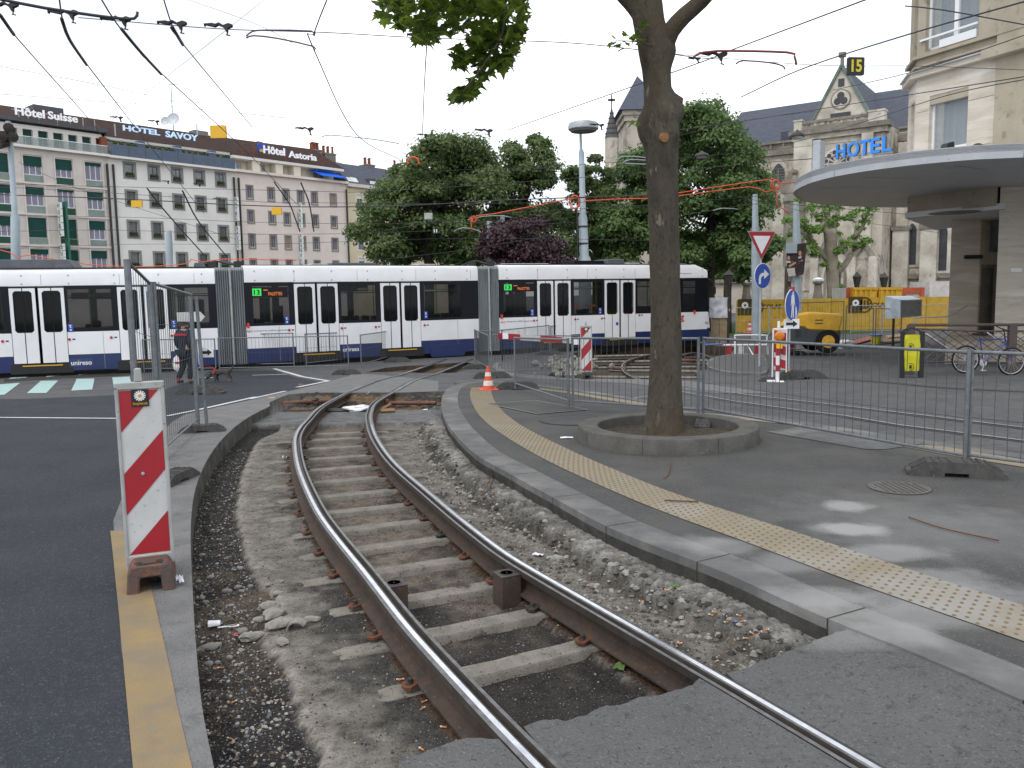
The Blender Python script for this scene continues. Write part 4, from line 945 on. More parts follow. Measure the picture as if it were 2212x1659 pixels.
MAN=[(-.02,.30),(.0,.335),(.03,.335),(.05,.30),(.04,.27),(.07,.24),(.09,.12),(.13,-.02),(.115,-.03),(.07,.08),(.06,-.04),(.065,-.30),(.02,-.30),(.0,-.05),(-.03,-.30),(-.075,-.30),(-.045,-.02),(-.05,.08),(-.09,-.02),(-.105,-.01),(-.075,.22),(-.03,.265)]
KID=[(.13,-.02),(.15,-.07),(.17,-.055),(.19,-.04),(.205,-.06),(.20,-.09),(.22,-.12),(.235,-.2),(.22,-.2),(.205,-.15),(.215,-.23),(.2,-.33),(.18,-.33),(.175,-.24),(.165,-.33),(.145,-.33),(.15,-.23),(.14,-.22),(.155,-.12)]
def ped(p,c,rz,lab,rx=.36,s=1.,nm='pedestrian_sign',htop=0):
    o=T(nm,lab,'road sign',p);b=MB();b.tube([p,Vector((p.x,p.y,c.z+.38*s))],.022,10);b.build('pole',M['galv_light'],o,smooth=True)
    fr=disc_frame(c+Vector((0,-.04,0)),rz)
    b=MB();polyring(b,circle(.385*s),fr,0,.012);s2=b.build('sign_plate',M['white_paint'],o)
    b=MB();polyring(b,circle(.368*s),fr,-.004,-.001);b.build('blue_face',M['sign_blue'],s2)
    b=MB();polyring(b,[(a*s,z*s)for a,z in MAN],fr,-.008,-.005);polyring(b,[(a*s,z*s)for a,z in KID],fr,-.008,-.005);b.build('adult_and_child',M['white_paint'],s2)
    return o,fr
p=G(*c1(C4b,1325,1600),0);Yq=p.y;c=P(*c1(C8r,720,1190),Yq)
o,fr=ped(p,c,.80,'oval looking round blue pedestrian sign with red cap near the compressor')
b=MB();b.tube([c+Vector((0,0,.34)),c+Vector((0,0,.44))],.06,12);b.build('red_cap',M['sign_red'],o)
def arrow_plate(c,w,h,rz,parent,mname='black'):
    fr=disc_frame(c,rz);b=MB();polyring(b,[(-w/2,-h/2),(w/2,-h/2),(w/2,h/2),(-w/2,h/2)],fr,0,.01);pl=b.build('arrow_plate',M['white_paint'],parent)
    b=MB();polyring(b,[(-w*.36,-h*.14),(w*.08,-h*.14),(w*.08,-h*.34),(w*.38,0),(w*.08,h*.34),(w*.08,h*.14),(-w*.36,h*.14)],fr,-.006,-.003);b.build('arrow',M['black'],pl)
arrow_plate(P(*c1(C4b,1362,925),Yq-.05),.40,.24,.15,o)
b=MB();b.tube([p+Vector((0,0,.0)),p+Vector((0,0,.28))],.035,10);b.build('wood_wedge',M['wood_pale'],o)
foot(p+Vector((.3,0,0)),.05,'black rubber foot under the blue pedestrian sign',1.6)
p=G(*c1(C4b,1350,1300));beacon(p,-.25,'red and white striped beacon behind the blue pedestrian sign',1.12,0,False,True)
foot(p+Vector((.2,0,0)),.1,'dark rubber foot beside the beacon by the compressor',1.0)
# beacon with lamps
p=G(*c1(C4b,1150,1630));Yb=p.y
o=T('lamp_beacon','striped beacon carrying an amber warning lamp over a yellow battery box','beacon',p,-.3)
b=LB();b.box(-.02,.25,.02,.05,.28,1.22);b.build('board',M['sign_white'],o)
for z in(.3,.62,.94):
    b=LB();b.prism([(-.018,z+.28),(-.018,z+.08),(.248,z-.0),(.248,z+.2)],lambda a,c,d:(a,d,min(max(c,.285),1.215)),.014,.018);b.build('red_stripe',M['sign_red'],o)
b=LB()
for x0,x1,z0,z1 in((-.06,-.02,.1,1.26),(.25,.275,.22,1.24),(-.06,.275,1.22,1.26),(.05,.11,1.26,1.42)):b.box(x0,x1,.01,.06,z0,z1)
b.build('frame',M['white_paint'],o,bevel=.005)
b=LB();b.tube([(.07,-.06,0),(.07,-.06,.75)],.045,12);b.build('tube',M['white_paint'],o,smooth=True)
b=LB();[b.tube([(.07,-.06,z),(.07,-.06,z+.15)],.047,12)for z in(.25,.62)];b.build('red_band',M['sign_red'],o)
b=LB();b.lathe([(.10,-.02),(.115,0),(.115,.05),(.08,.085),(.001,.09)],fr=Matrix.Translation((.10,-.06,1.08))@Matrix.Rotation(math.pi/2,4,'X'),n=20);b.build('amber_lens',M['amber'],o,smooth=True)
b=LB();b.box(.03,.17,-.14,.0,.78,.96);b.build('battery_box',M['yellow_plastic'],o,bevel=.015)
b=LB();b.box(-.18,.02,-.18,.12,0,.045);b.box(.04,.22,-.2,-.02,0,.03);b.build('base',M['white_paint'],o,bevel=.01)
foot(p+Vector((-.02,.1,0)),0,'dark rubber foot under the lamp beacon',.8)
# white tube barrier with red and white flags
p=G(*c1(C4b,680,1300),.02);Yw=p.y
o=T('tube_barrier','white bent tube barrier on the island with a blue handled tool across it','barrier',p)
q0,q1,q2,q3=P(*c1(C4b,672,1290),Yw),P(*c1(C4b,672,1075),Yw),P(*c1(C4b,1060,1075),Yw),P(*c1(C4b,1070,1300),Yw)
b=MB();b.tube(crom([q0,q1+Vector((0,0,-.05)),q1+Vector((.08,0,.03)),q2+Vector((-.08,0,.03)),q2+Vector((0,0,-.05)),q3],.05),.03,10);b.build('tube_frame',M['white_paint'],o,smooth=True)
b=MB();b.tube([P(*c1(C4b,520,1185),Yw),P(*c1(C4b,1060,1180),Yw)],.035,10);b.build('cross_bar',M['white_paint'],o,smooth=True)
for(x_,m_,nm)in((600,'sign_red','red_flag'),(745,'sign_white','white_flag'),(938,'sign_red','red_flag')):
    a=P(*c1(C4b,x_-30,1195),Yw-.03);c=P(*c1(C4b,x_+30,1325),Yw-.03);b=MB();b.prism([(a.x,a.z),(c.x,a.z),(c.x-.01,c.z),(a.x-.02,c.z+.02)],lambda u,v,d:(u,Yw-.05+d,v),0,.012);b.build(nm,M[m_],o)
b=MB();b.tube([P(*c1(C4b,300,1180),Yw),P(*c1(C4b,500,1172),Yw),P(*c1(C4b,545,1190),Yw)],.035,8);tag(b.build('blue_bar',M['blue_foil']),'blue and white bar lying left of the tube barrier','bar')
b=MB();b.tube([P(*c1(C4b,830,1200),Yw-.6),P(*c1(C4b,920,1350),Yw-1),P(*c1(C4b,1080,1400),Yw-1)],.02,8);tag(b.build('leaning_rod',M['white_paint']),'thin white rod leaning by the flags of the tube barrier','rod')
# left pedestrian sign on the tall fence, arrow plate and direction arrow
Yl=21.5
c=P(*c1(CA,1718,908),Yl);pg=Vector((P(422,900,Yl).x,Yl,0));pg.z=g(Yl)
o,fr=ped(Vector((P(*c1(CA,1700,950),Yl).x,Yl,g(Yl))),c,-1.0,'blue pedestrian sign seen nearly edge on, left of the dog',s=.98)
arrow_plate(P(*c1(CA,1783,902),Yl),.36,.26,.1,o)
fr=disc_frame(P(*c1(CA,1650,595),Yl-.1),.0);b=MB();polyring(b,[(-.36,-.11),(.24,-.13),(.36,.0),(.24,.13),(-.36,.12)],fr,0,.012)
o=T('direction_arrow','blank grey arrow shaped direction board on a clamp pole behind the tall fence','sign',P(*c1(CA,1650,595),Yl-.1));b.build('board',M['sign_white'],o)
b=MB();b.tube([P(*c1(CA,1648,490),Yl-.06),P(*c1(CA,1690,900),Yl-.06),Vector((P(*c1(CA,1700,950),Yl).x,Yl-.06,g(Yl)))],.03,8);b.build('pole',M['galv_light'],o)
b=MB();[b.box(fr.translation.x-.03,fr.translation.x+.03,Yl-.13,Yl-.11,fr.translation.z+z,fr.translation.z+z+.05)for z in(.11,-.16)];b.build('red_clamp',M['sign_red'],o)
# ================================================================ planter, plane tree, tram
mk('ring',(.115,.112,.104),.92,col2=(.08,.078,.072),ns=5,spots=[(60,.62,.7,(.2,.2,.19))],bumps=[(90,.3)])
mk('bed_soil',(.075,.062,.045),.95,col2=(.045,.038,.03),ns=14,spots=[(70,.62,.68,(.2,.19,.16))],bumps=[(60,.8),(14,.5)])
mk('bark',(.088,.078,.060),.95,col2=(.055,.05,.04),ns=5,spots=[(3.2,.60,.68,(.125,.112,.085)),(9,.64,.68,(.17,.155,.12)),(30,.55,.68,(.04,.036,.028)),(1.2,.5,.6,(.07,.058,.04))],bumps=[(40,.8),(9,.8)],stretch=(1,1,.4))
mk('cut_wood',(.30,.17,.08),.85,col2=(.2,.11,.06),ns=20)
mk('leaf',(.17,.24,.03),.5,col2=(.05,.095,.016),ns=7,nlo=.4,nhi=.6,backlit=.6)
mk('branch',(.05,.042,.033),.9,col2=(.075,.065,.05),ns=8)
pc=G(1441,948,.06);PCt=Vector((pc.x,pc.y,.06))
o=T('tree_planter','low round concrete ring planter filled with soil around the plane tree','planter',PCt)
b=LB();b.lathe([(1.09,-.02),(1.09,.165),(1.08,.18),(.86,.18),(.85,.17),(.85,-.02)],n=72,cap=False);ro=b.build('ring',M['ring'],o,smooth=True)
b=LB()
for k in range(8):
    t=k*math.pi/4+.35;c_,s_=math.cos(t),math.sin(t)
    for r0,r1,z in((.86,1.08,.181),):b.add([(r0*c_-.003*s_,r0*s_+.003*c_,z),(r1*c_-.003*s_,r1*s_+.003*c_,z),(r1*c_+.003*s_,r1*s_-.003*c_,z),(r0*c_+.003*s_,r0*s_-.003*c_,z)],[(0,1,2,3)])
    b.add([(1.0915*c_-.003*s_,1.0915*s_+.003*c_,0),(1.0915*c_+.003*s_,1.0915*s_-.003*c_,0),(1.0915*c_+.003*s_,1.0915*s_-.003*c_,.17),(1.0915*c_-.003*s_,1.0915*s_+.003*c_,.17)],[(0,1,2,3)])
b.build('joint',M['iron_dark'],o,recalc=False)
b=LB();N=44
for j in range(N+1):
    for i in range(N):
        r=.855*j/N;t=2*math.pi*i/N;x,y=r*math.cos(t),r*math.sin(t);b.v.append(Vector((x,y,.06+.03*noise.noise(Vector((x*3,y*3,0)))+.02*noise.noise(Vector((x*12,y*12,3)))+.07*max(0,1-(math.hypot(x,y))/.5))))
for j in range(N):
    for i in range(N):b.face([j*N+i,j*N+(i+1)%N,(j+1)*N+(i+1)%N,(j+1)*N+i])
b.build('soil_fill',M['bed_soil'],o,smooth='all')
# trunk
Yt=PCt.y+.02
tp=[(1438,950,54),(1437,935,47),(1436,905,41.5),(1437,850,36.5),(1438,770,34),(1438,700,33),(1437,620,32),(1436,560,31.5),(1434,490,31.5),(1432,430,32.5),(1431,370,33),(1429,320,34.5),(1427,290,37),(1425,255,37),(1423,225,32),(1420,190,28.5),(1416,150,29),(1413,110,33),(1408,80,33),(1402,50,32.5),(1398,15,32),(1394,-20,31),(1388,-90,28),(1380,-200,25),(1370,-360,20),(1360,-600,14)]
tpts=[P(x,y,Yt)for x,y,r in tp];trad=[r*Yt/1789 for x,y,r in tp]
tree=T('plane_tree','big plane tree with knobbly bare trunk growing in the round planter','tree',PCt)
dense=crom(tpts,.05);rads=[]
for p in dense:
    for i in range(len(tpts)-1):
        if tpts[i].z<=p.z<=tpts[i+1].z+1e-6:f=(p.z-tpts[i].z)/(tpts[i+1].z-tpts[i].z);rads.append(trad[i]*(1-f)+trad[i+1]*f);break
    else:rads.append(trad[0]if p.z<tpts[0].z else trad[-1])
b=MB();n_=56
zb=lambda y:P(1430,y,Yt).z
burls=[(zb(240),0.0,.48,.10,.11),(zb(214),.0,.42,.10,.06),(zb(262),math.pi-.15,.5,.06,.11),(zb(292),math.pi-.3,.6,.05,.12),(zb(297),-.9,.35,.06,.09),(zb(105),0.1,.6,.08,.2),(zb(330),-1.5,.5,.03,.2),(zb(255),-1.4,.6,.05,.12)]
for i,p in enumerate(dense):
    for j in range(n_):
        t=2*math.pi*j/n_;r=rads[i]*(1+.05*noise.noise(Vector((math.cos(t)*1.2,math.sin(t)*1.2,p.z*1.1)))+.04*noise.noise(Vector((math.cos(t)*3,math.sin(t)*3,p.z*4)))+.022*noise.noise(Vector((math.cos(t)*8,math.sin(t)*8,p.z*11))))
        for bz,bt,bw,ba,bh in burls:
            dt=(t-bt+math.pi)%(2*math.pi)-math.pi;r+=ba*math.exp(-(dt/bw)**2-((p.z-bz)/bh)**2)
        if p.z<.35:r*=1+.10*math.sin(t*4+1)*(.35-p.z)*2
        b.v.append(p+Vector((math.cos(t)*r,math.sin(t)*r,0)))
for i in range(len(dense)-1):
    for j in range(n_):b.face([i*n_+j,i*n_+(j+1)%n_,(i+1)*n_+(j+1)%n_,(i+1)*n_+j])
b.build('trunk',M['bark'],tree,smooth='all')
def limb(pts,m='bark',nm='limb',par=None,n=12):
    L=[P(x,y,Yt+dy)for x,y,dy,r in pts];dn=crom(L,.12);rs=[]
    for k in range(len(dn)):f=k/(len(dn)-1)*(len(pts)-1);i=min(int(f),len(pts)-2);f-=i;rs.append((pts[i][3]*(1-f)+pts[i+1][3]*f)*Yt/1789)
    b=MB();b.tube(dn,rs,n);return b.build(nm,M[m],par or tree,smooth='all')
limb([(1420,130,0,20),(1436,98,0,19),(1450,66,-.05,17),(1478,34,-.1,15),(1515,2,-.15,14),(1560,-50,-.3,12),(1650,-160,-.6,12),(1760,-320,-1,8)])
limb([(1402,60,0,22),(1378,20,.05,18),(1352,-8,.1,15),(1300,-60,.1,12),(1200,-150,-.3,9),(1080,-200,-.8,7),(980,-180,-1.3,5)])
c=P(1435,297,Yt-.235);b=MB();b.lathe([(.055,-.03),(.055,.012),(.04,.014),(.001,.012)],fr=Matrix.Translation(c)@Matrix.Rotation(math.pi/2+.15,4,'X')@Matrix.Rotation(.35,4,'Y'),n=18);b.build('pruned_stub',M['cut_wood'],tree,smooth=True)
LEAF=[(0,0),(.10,-.04),(.30,-.14),(.34,.06),(.55,.10),(.36,.30),(.40,.42),(.20,.46),(.12,.62),(0,1.0),(-.12,.62),(-.20,.46),(-.40,.42),(-.36,.30),(-.55,.10),(-.34,.06),(-.30,-.14),(-.10,-.04)]
def leaf(b,p,s,rnd,droop=.5):
    az=rnd.uniform(0,6.28);tl=rnd.uniform(-.9,-.1)if rnd.random()<droop+.4 else rnd.uniform(-.2,.6);rl=rnd.uniform(-.6,.6)
    Mx=Matrix.Translation(p)@Matrix.Rotation(az,4,'Z')@Matrix.Rotation(tl,4,'X')@Matrix.Rotation(rl,4,'Y')
    vs=[Mx@Vector((x*s,y*s,-.18*s*abs(x)-.12*s*y*y))for x,y in LEAF];ce=Mx@Vector((0,.28*s,0));o=len(b.v);b.v+=vs+[ce];n=len(LEAF)
    for i in range(n):b.face([o+i,o+(i+1)%n,o+n])
rl=random.Random(11);b=MB();bt=MB()
def poly_pts(poly,n,rnd):
    xs_=[p[0]for p in poly];ys_=[p[1]for p in poly];out=[]
    while len(out)<n:
        q=np.array([[rnd.uniform(min(xs_),max(xs_)),rnd.uniform(min(ys_),max(ys_))]])
        if inside(q,poly)[0]:out.append(tuple(q[0]))
    return out
MASS=[(812,-90),(818,30),(835,48),(860,62),(880,66),(905,98),(935,95),(960,72),(1000,70),(1040,95),(1075,80),(1115,60),(1138,35),(1142,-90)]
M2=[(1030,70),(985,105),(965,120),(985,140),(1010,130),(1025,150),(1010,175),(985,190),(968,205),(975,222),(1000,215),(1025,205),(1040,180),(1060,150),(1090,140),(1115,112),(1128,80),(1135,50),(1080,40)]
for poly,n,d0,d1,jit in((MASS,900,8.1,10.4,1),(M2,260,8.3,9.2,1),([(700,-330),(830,-90),(1142,-90),(1260,-330)],420,7.6,10.5,1)):
    for x,y in poly_pts(poly,n,rl):leaf(b,P(x,y,rl.uniform(d0,d1)),rl.uniform(.11,.18),rl)
for x,y in((1325,85),(1332,97),(1345,78),(1318,100),(1350,100),(1362,88),(1372,82),(1378,92),(1383,70),(1380,98),(1330,108),(1344,112),(1388,55),(1395,64)):leaf(b,P(x,y-8,Yt-.25),rl.uniform(.09,.13),rl)
for x,y in((1375,255),(1368,262),(1362,270),(1374,272),(1382,266)):leaf(b,P(x,y,Yt-.2),.08,rl)
b.build('foliage',M['leaf'],tree,recalc=False)
for pts in([(1180,-150,-1.0,3),(1100,-20,-1.5,3),(1085,70,-1.7,2.4),(1045,140,-1.8,1.8),(1000,200,-1.9,1)],[(1100,-60,-1.5,2.5),(980,0,-1.6,2),(900,50,-1.6,1.2)],[(1000,-120,-1.4,3),(900,-30,-1.5,2),(840,20,-1.5,1)],[(1100,-100,-1.3,2.5),(1120,20,-1.4,1.5),(1100,110,-1.5,1)],[(1410,100,-.2,1.6),(1375,90,-.3,1.2),(1335,88,-.3,.8)]):
    limb(pts,'branch','twig_branch',None,6)
# ================================================================ tram
mk('tram_white',(.80,.81,.83),.28,col2=(.74,.75,.77),ns=1.2,spots=[(.9,.55,.8,(.70,.70,.70))],coat=.3)
mk('tram_blue',(.010,.022,.10),.3,coat=.3,col2=(.014,.028,.115),ns=1.5);mk('tram_black',(.008,.009,.014),.3,spec=.2);mk('tram_glass',(.012,.014,.015),.06,spec=.7,coat=.2)
mk('tram_inside',(.05,.055,.03),.8,col2=(.02,.022,.02),ns=3);mk('bellows',(.24,.265,.28),.75,col2=(.16,.175,.185),ns=3,stretch=(1,1,.2));mk('tram_roof',(.13,.14,.16),.7,col2=(.10,.105,.12),ns=3)
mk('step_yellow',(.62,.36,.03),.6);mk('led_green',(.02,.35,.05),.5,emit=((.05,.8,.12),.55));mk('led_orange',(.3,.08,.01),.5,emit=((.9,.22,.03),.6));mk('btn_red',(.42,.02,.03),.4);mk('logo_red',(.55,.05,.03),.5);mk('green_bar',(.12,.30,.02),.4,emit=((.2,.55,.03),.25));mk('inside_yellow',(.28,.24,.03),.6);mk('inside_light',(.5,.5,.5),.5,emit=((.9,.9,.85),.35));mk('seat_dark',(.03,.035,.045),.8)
tram=T('tram','long white and dark blue articulated tram with black window band crossing the whole square','tram',(-3,31,-.5))
def tram_plane(xa,Ya,xb,Yb):
    a,c=P(xa,700,Ya),P(xb,700,Yb);return Plane((a.x,a.y),(c.x-a.x,c.y-a.y)),(c-a)
Z0=-.5
def rrect(x0,x1,z0,z1,r,n=5):
    o=[]
    for cx_,cz_,t0 in((x1-r,z1-r,0),(x0+r,z1-r,90),(x0+r,z0+r,180),(x1-r,z0+r,270)):
        for k in range(n+1):t=math.radians(t0+90*k/n);o.append((cx_+r*math.cos(t),cz_+r*math.sin(t)))
    return o
def body(pl,s0,s1,ztop,zwt,zwb,zbl,zsk,doors,wins,boards=(),buttons=(),nose=False,under=()):
    """one rigid section: plane pl = its outer skin (d=0), 2.3 m deep behind (d<0)"""
    D=-2.3
    def prof(zz):return[(0,z)for z in zz]
    # roof band with rounded cant
    b=MB();pr=[(-.03,zwt-.02),(0.0,zwt),(.0,ztop-.16),(-.05,ztop-.05),(-.16,ztop),(D+.16,ztop),(D+.05,ztop-.05),(D,ztop-.16),(D,zwt)]
    n=len(pr);e=0
    for s_ in((s0,s1)if not nose else(s0,s1-.55,s1)):
        dz=-.20 if(nose and s_==s1)else 0
        for d,z in pr:b.v.append(pl.w(s_,z+(dz if z>zwt+.1 else 0),d))
    for i in range(2 if nose else 1):
        for j in range(n):b.face([i*n+j,i*n+(j+1)%n,(i+1)*n+(j+1)%n,(i+1)*n+j])
    b.face(list(range(n)));b.face([len(b.v)-n+j for j in range(n)][::-1]);b.build('roof_band',M['tram_white'],tram,smooth=True)
    # lower panels between doors
    edges=sorted(doors);cuts=[s0]+[x for d_ in edges for x in d_]+[s1]
    for i in range(0,len(cuts),2):
        a,c=cuts[i],cuts[i+1]
        if c-a<.05:continue
        b=MB();pl.box(b,a,c,zbl,zwb,-.06,.0);b.build('white_panel',M['tram_white'],tram)
        b=MB();pl.poly(b,[(a,zsk),(c,zsk),(c,zbl),(a,zbl)],-.06,-.001);b.build('blue_skirt',M['tram_blue'],tram)
    # dark window band behind, interior and far side
    b=MB()
    gaps=sorted([(w[0],w[1],w[2],w[3])for w in wins]+[(d0,d1,None,None)for d0,d1 in doors]);cur=s0
    for q0,q1,w0,w1 in gaps:
        if w0 is None:
            if q0>cur:pl.box(b,cur,q0,zwb-.01,zwt,-.05,-.004)
            if b.v:b.build('window_band',M['tram_black'],tram)
            b=MB();cur=q1;continue
        if q0>cur:pl.box(b,cur,q0,zwb-.01,zwt,-.05,-.004)
        if w0 is not None:
            pl.box(b,q0,q1,zwb-.01,w0,-.05,-.004);pl.box(b,q0,q1,w1,zwt,-.05,-.004)
        cur=q1
    if cur<s1:pl.box(b,cur,s1,zwb-.01,zwt,-.05,-.004)
    b.build('window_band',M['tram_black'],tram)
    sm_=MB();s_=s0+1.1
    while s_<s1-.5:
        if not any(d_[0]-.1<s_<d_[1]+.1 for d_ in doors):pl.box(sm_,s_,s_+.012,zsk+.02,zwb-.02,.0008,.002)
        pl.box(sm_,s_+.6,s_+.612,zwt+.03,ztop-.17,.0008,.002);s_+=2.3
    sm_.build('panel_seam',M['roof_line']if 'roof_line' in M else mk('roof_line',(.25,.25,.26),.7),tram)['kind']='stuff'
    b=MB();pl.box(b,s0,s1,zsk-.05,zsk+.02,D,-.08);pl.box(b,s0,s1,zwt-.05,zwt+.02,D,-.05);pl.box(b,s0,s1,zsk+.02,zwb,D-.0,D+.05);[pl.box(b,s_,s_+.25,zwb,zwt-.05,D,D+.02)for s_ in[s0+k*1.45 for k in range(int((s1-s0)/1.45)+1)]]
    b.build('inner_shell',M['tram_inside'],tram)
    k=0
    b=MB();s_=s0+.6
    while s_<s1-.5:
        pl.box(b,s_,s_+.12,zbl,zwb+.22,-1.0,-.55);pl.box(b,s_,s_+.12,zbl,zwb+.22,-2.1,-1.6);s_+=.85
    b.build('seat_row',M['seat_dark'],tram)
    b=MB();s_=s0+1
    while s_<s1-.3:pl.box(b,s_,s_+.035,zbl,zwt-.05,-.9,-.865);s_+=1.3
    pl.box(b,s0+.2,s1-.2,zwt-.34,zwt-.31,-.7,-.67);b.build('grab_pole',M['green_bar'],tram)
    for q0,q1,w0,w1 in wins:
        f=MB();e=.035
        for r_ in((q0,q1,w0,w0+e),(q0,q1,w1-e,w1),(q0,q0+e,w0+e,w1-e),(q1-e,q1,w0+e,w1-e)):pl.box(f,*r_[:2],r_[2],r_[3],-.03,-.002)
        fo=f.build('window_frame',M['tram_black'],tram)
        gz=MB();pl.box(gz,q0+e,q1-e,w0+e,w1-e,-.024,-.018);gz.build('pane',M['tram_pane'],fo)
        if q1-q0<2.3 and not nose or True:
            t=MB();zt=w1-(w1-w0)*.24;pl.box(t,q0+e,q1-e,zt,zt+.03,-.017,-.006);t.build('vent_bar',M['tram_black'],fo)
    for d0,d1 in doors:
        dr=MB();zt=zwt-.07;zb_=zsk+.28;mid=(d0+d1)/2
        pl.box(dr,d0,d1,zb_-.02,zwt,-.30,-.28);base=dr.build('door',M['tram_black'],tram)
        for a,c in((d0+.02,mid-.045),(mid+.045,d1-.02)):
            L=MB();w_=c-a;wx0,wx1=a+w_*.15,c-w_*.15;wz0,wz1=zwb+.02,zt-.10
            outer=[(a,zb_),(c,zb_),(c,zt),(a,zt)]
            # leaf with a real opening
            inner=rrect(wx0,wx1,wz0,wz1,.06)
            lo=[Vector((x,z,0))for x,z in outer];li=[Vector((x,z,0))for x,z in inner];tr=tessellate_polygon([lo,li]);al=outer+inner;off=len(L.v)
            for d in(-.035,.004):L.v+=[pl.w(x,z,d)for x,z in al]
            for t in tr:L.face([t[0],t[1],t[2]]);L.face([len(al)+t[2],len(al)+t[1],len(al)+t[0]])
            ni=len(inner)
            for i in range(4):L.face([i,(i+1)%4,len(al)+(i+1)%4,len(al)+i])
            for i in range(ni):L.face([4+i,4+(i+1)%ni,len(al)+4+(i+1)%ni,len(al)+4+i])
            lf=L.build('door_leaf',M['tram_white'],base)
            gz=MB();pl.poly(gz,rrect(wx0-.01,wx1+.01,wz0-.01,wz1+.01,.06),-.03,-.022);gz.build('door_pane',M['tram_pane'],base)
            gb=MB();cxm=(a+c)/2;pl.box(gb,cxm-.012,cxm+.012,zb_,wz0-.01,.0045,.008);pl.box(gb,cxm-.012,cxm+.012,wz1+.01,zt,.0045,.008);pl.box(gb,cxm+.0,cxm+.02,wz0,wz1,-.021,-.015)
            for ee in(wx0,wx1):pl.box(gb,ee-.012,ee+.012,wz0+.05,wz1-.05,.0045,.0075)
            pl.box(gb,wx0+.05,wx1-.05,wz0-.012,wz0+.012,.0045,.0075);pl.box(gb,wx0+.05,wx1-.05,wz1-.012,wz1+.012,.0045,.0075)
            gb.build('rubber_seal',M['tram_black'],base)
        st=MB();pl.box(st,d0-.1,d1+.1,zsk-.06,zb_-.03,-.2,.0);so_=st.build('step_box',M['black'],tram)
        st=MB();pl.box(st,d0+.25,d1-.2,zb_-.10,zb_-.065,.001,.012);st.build('step_strip',M['step_yellow'],so_)
    for s_,z in buttons:
        q=MB();pl.poly(q,circle(.045,14,s_,z),.001,.02);q.build('door_button',M['btn_red'],tram)
        q=MB();pl.box(q,s_+.09,s_+.17,z-.02,z+.025,.001,.006);q.build('sensor_plate',M['tram_blue'],tram)
    s_=s0+.35
    while s_<s1-.2:
        for z in(zwt+.06,ztop-.20):b=MB();pl.poly(b,circle(.028,10,s_,z),.0005,.006);b.build('roof_bolt',M['frame_grey'],tram)
        s_+=1.35
M['tram_pane']=None
m=bpy.data.materials.new('tram_pane');m.use_nodes=True;n=m.node_tree;bb=n.nodes['Principled BSDF']
bb.inputs['Base Color'].default_value=(.008,.010,.011,1);bb.inputs['Roughness'].default_value=.05;bb.inputs['Alpha'].default_value=.62;bb.inputs['Specular IOR Level'].default_value=.22
M['tram_pane']=m
SZ=lambda z:H+(z-H)*1.18
ZT,ZWT,ZWB,ZBL,ZSK=[SZ(z)for z in(2.83,2.36,1.09,.44,.0)]
M1={}
# left section (runs out of the picture)
pl1,_=tram_plane(0,26.4,497,28.4)
def sv(pl,cr,xs,y=300):return[pl.sx(*c1(cr,x,y))for x in xs]
s=lambda a,c:tuple(sv(pl1,CA,(a,c)))
dA1=s(62,550);dA2=s(1000,1440)
body(pl1,pl1.sx(-420),pl1.sx(466),ZT-.06,ZWT-.03,ZWB-.03,ZBL,ZSK,[dA1,dA2],[s(560,960)+(ZWB+.06,ZWT-.12),s(1465,1800)+(ZWB+.06,ZWT-.12),s(-330,10)+(ZWB+.06,ZWT-.12)],buttons=[(pl1.sx(*c1(CA,600,785)),SZ(.86)),(pl1.sx(*c1(CA,962,772)),SZ(.88)),(pl1.sx(*c1(CA,1485,750)),SZ(.88)),(pl1.sx(*c1(CA,20,772)),SZ(.86))])
# middle section
pl2,_=tram_plane(528,28.4,1035,32.8)
s=lambda a,c:tuple(sv(pl2,CB,(a,c)))
dB1=s(805,1190);dB2=s(1552,1900)
body(pl2,pl2.sx(529),pl2.sx(1033),ZT+.02,ZWT,ZWB,ZBL,ZSK+.02,[dB1,dB2],[s(440,770)+(ZWB+.06,ZWT-.1),s(1205,1520)+(ZWB+.06,ZWT-.1),s(1925,2260)+(ZWB+.06,ZWT-.1)],buttons=[(pl2.sx(*c1(CB,770,708)),SZ(.94)),(pl2.sx(*c1(CB,1225,688)),SZ(.94)),(pl2.sx(*c1(CB,1518,678)),SZ(.94)),(pl2.sx(*c1(CB,1940,662)),SZ(.94))])
# front section
pl3,_=tram_plane(1079,32.8,1532,37.0)
s=lambda a,c:tuple(sv(pl3,CC,(a,c)))
dC1=s(838,1132);dC2=s(1420,1690)
body(pl3,pl3.sx(1078),pl3.sx(1528),ZT+.04,ZWT+.02,ZWB+.02,ZBL+.02,ZSK+.05,[dC1,dC2],[s(540,820)+(ZWB+.06,ZWT-.08),s(1150,1405)+(ZWB+.06,ZWT-.08),s(1700,2080)+(ZWB+.3,ZWT-.08),s(2095,2215)+(ZWB+.06,ZWT-.08)],nose=True,buttons=[(pl3.sx(*c1(CC,812,562)),SZ(.98)),(pl3.sx(*c1(CC,1168,553)),SZ(.98)),(pl3.sx(*c1(CC,1397,547)),SZ(.98)),(pl3.sx(*c1(CC,1722,508)),SZ(1.05))])
e1=pl3.sx(1528);fr=MB()  # front face with windscreen
pr=[(0,.05),(0,2.1),(-.3,2.5),(-2.0,2.5),(-2.3,2.1),(-2.3,.05)]
b=MB();pl3.poly(b,[(e1,SZ(.5)),(e1+.18,SZ(.5)),(e1+.10,SZ(1.1)),(e1,SZ(1.1))],-2.2,-.05);pl3.poly(b,[(e1,SZ(2.35)),(e1+.02,SZ(2.35)),(e1-.12,SZ(2.75)),(e1-.2,SZ(2.75))],-2.1,-.15);b.build('front_panel',M['tram_white'],tram)
b=MB();pl3.poly(b,[(e1,SZ(1.1)),(e1+.10,SZ(1.1)),(e1+.02,SZ(2.35)),(e1,SZ(2.35))],-2.2,-.05);b.build('windscreen',M['tram_pane'],tram)
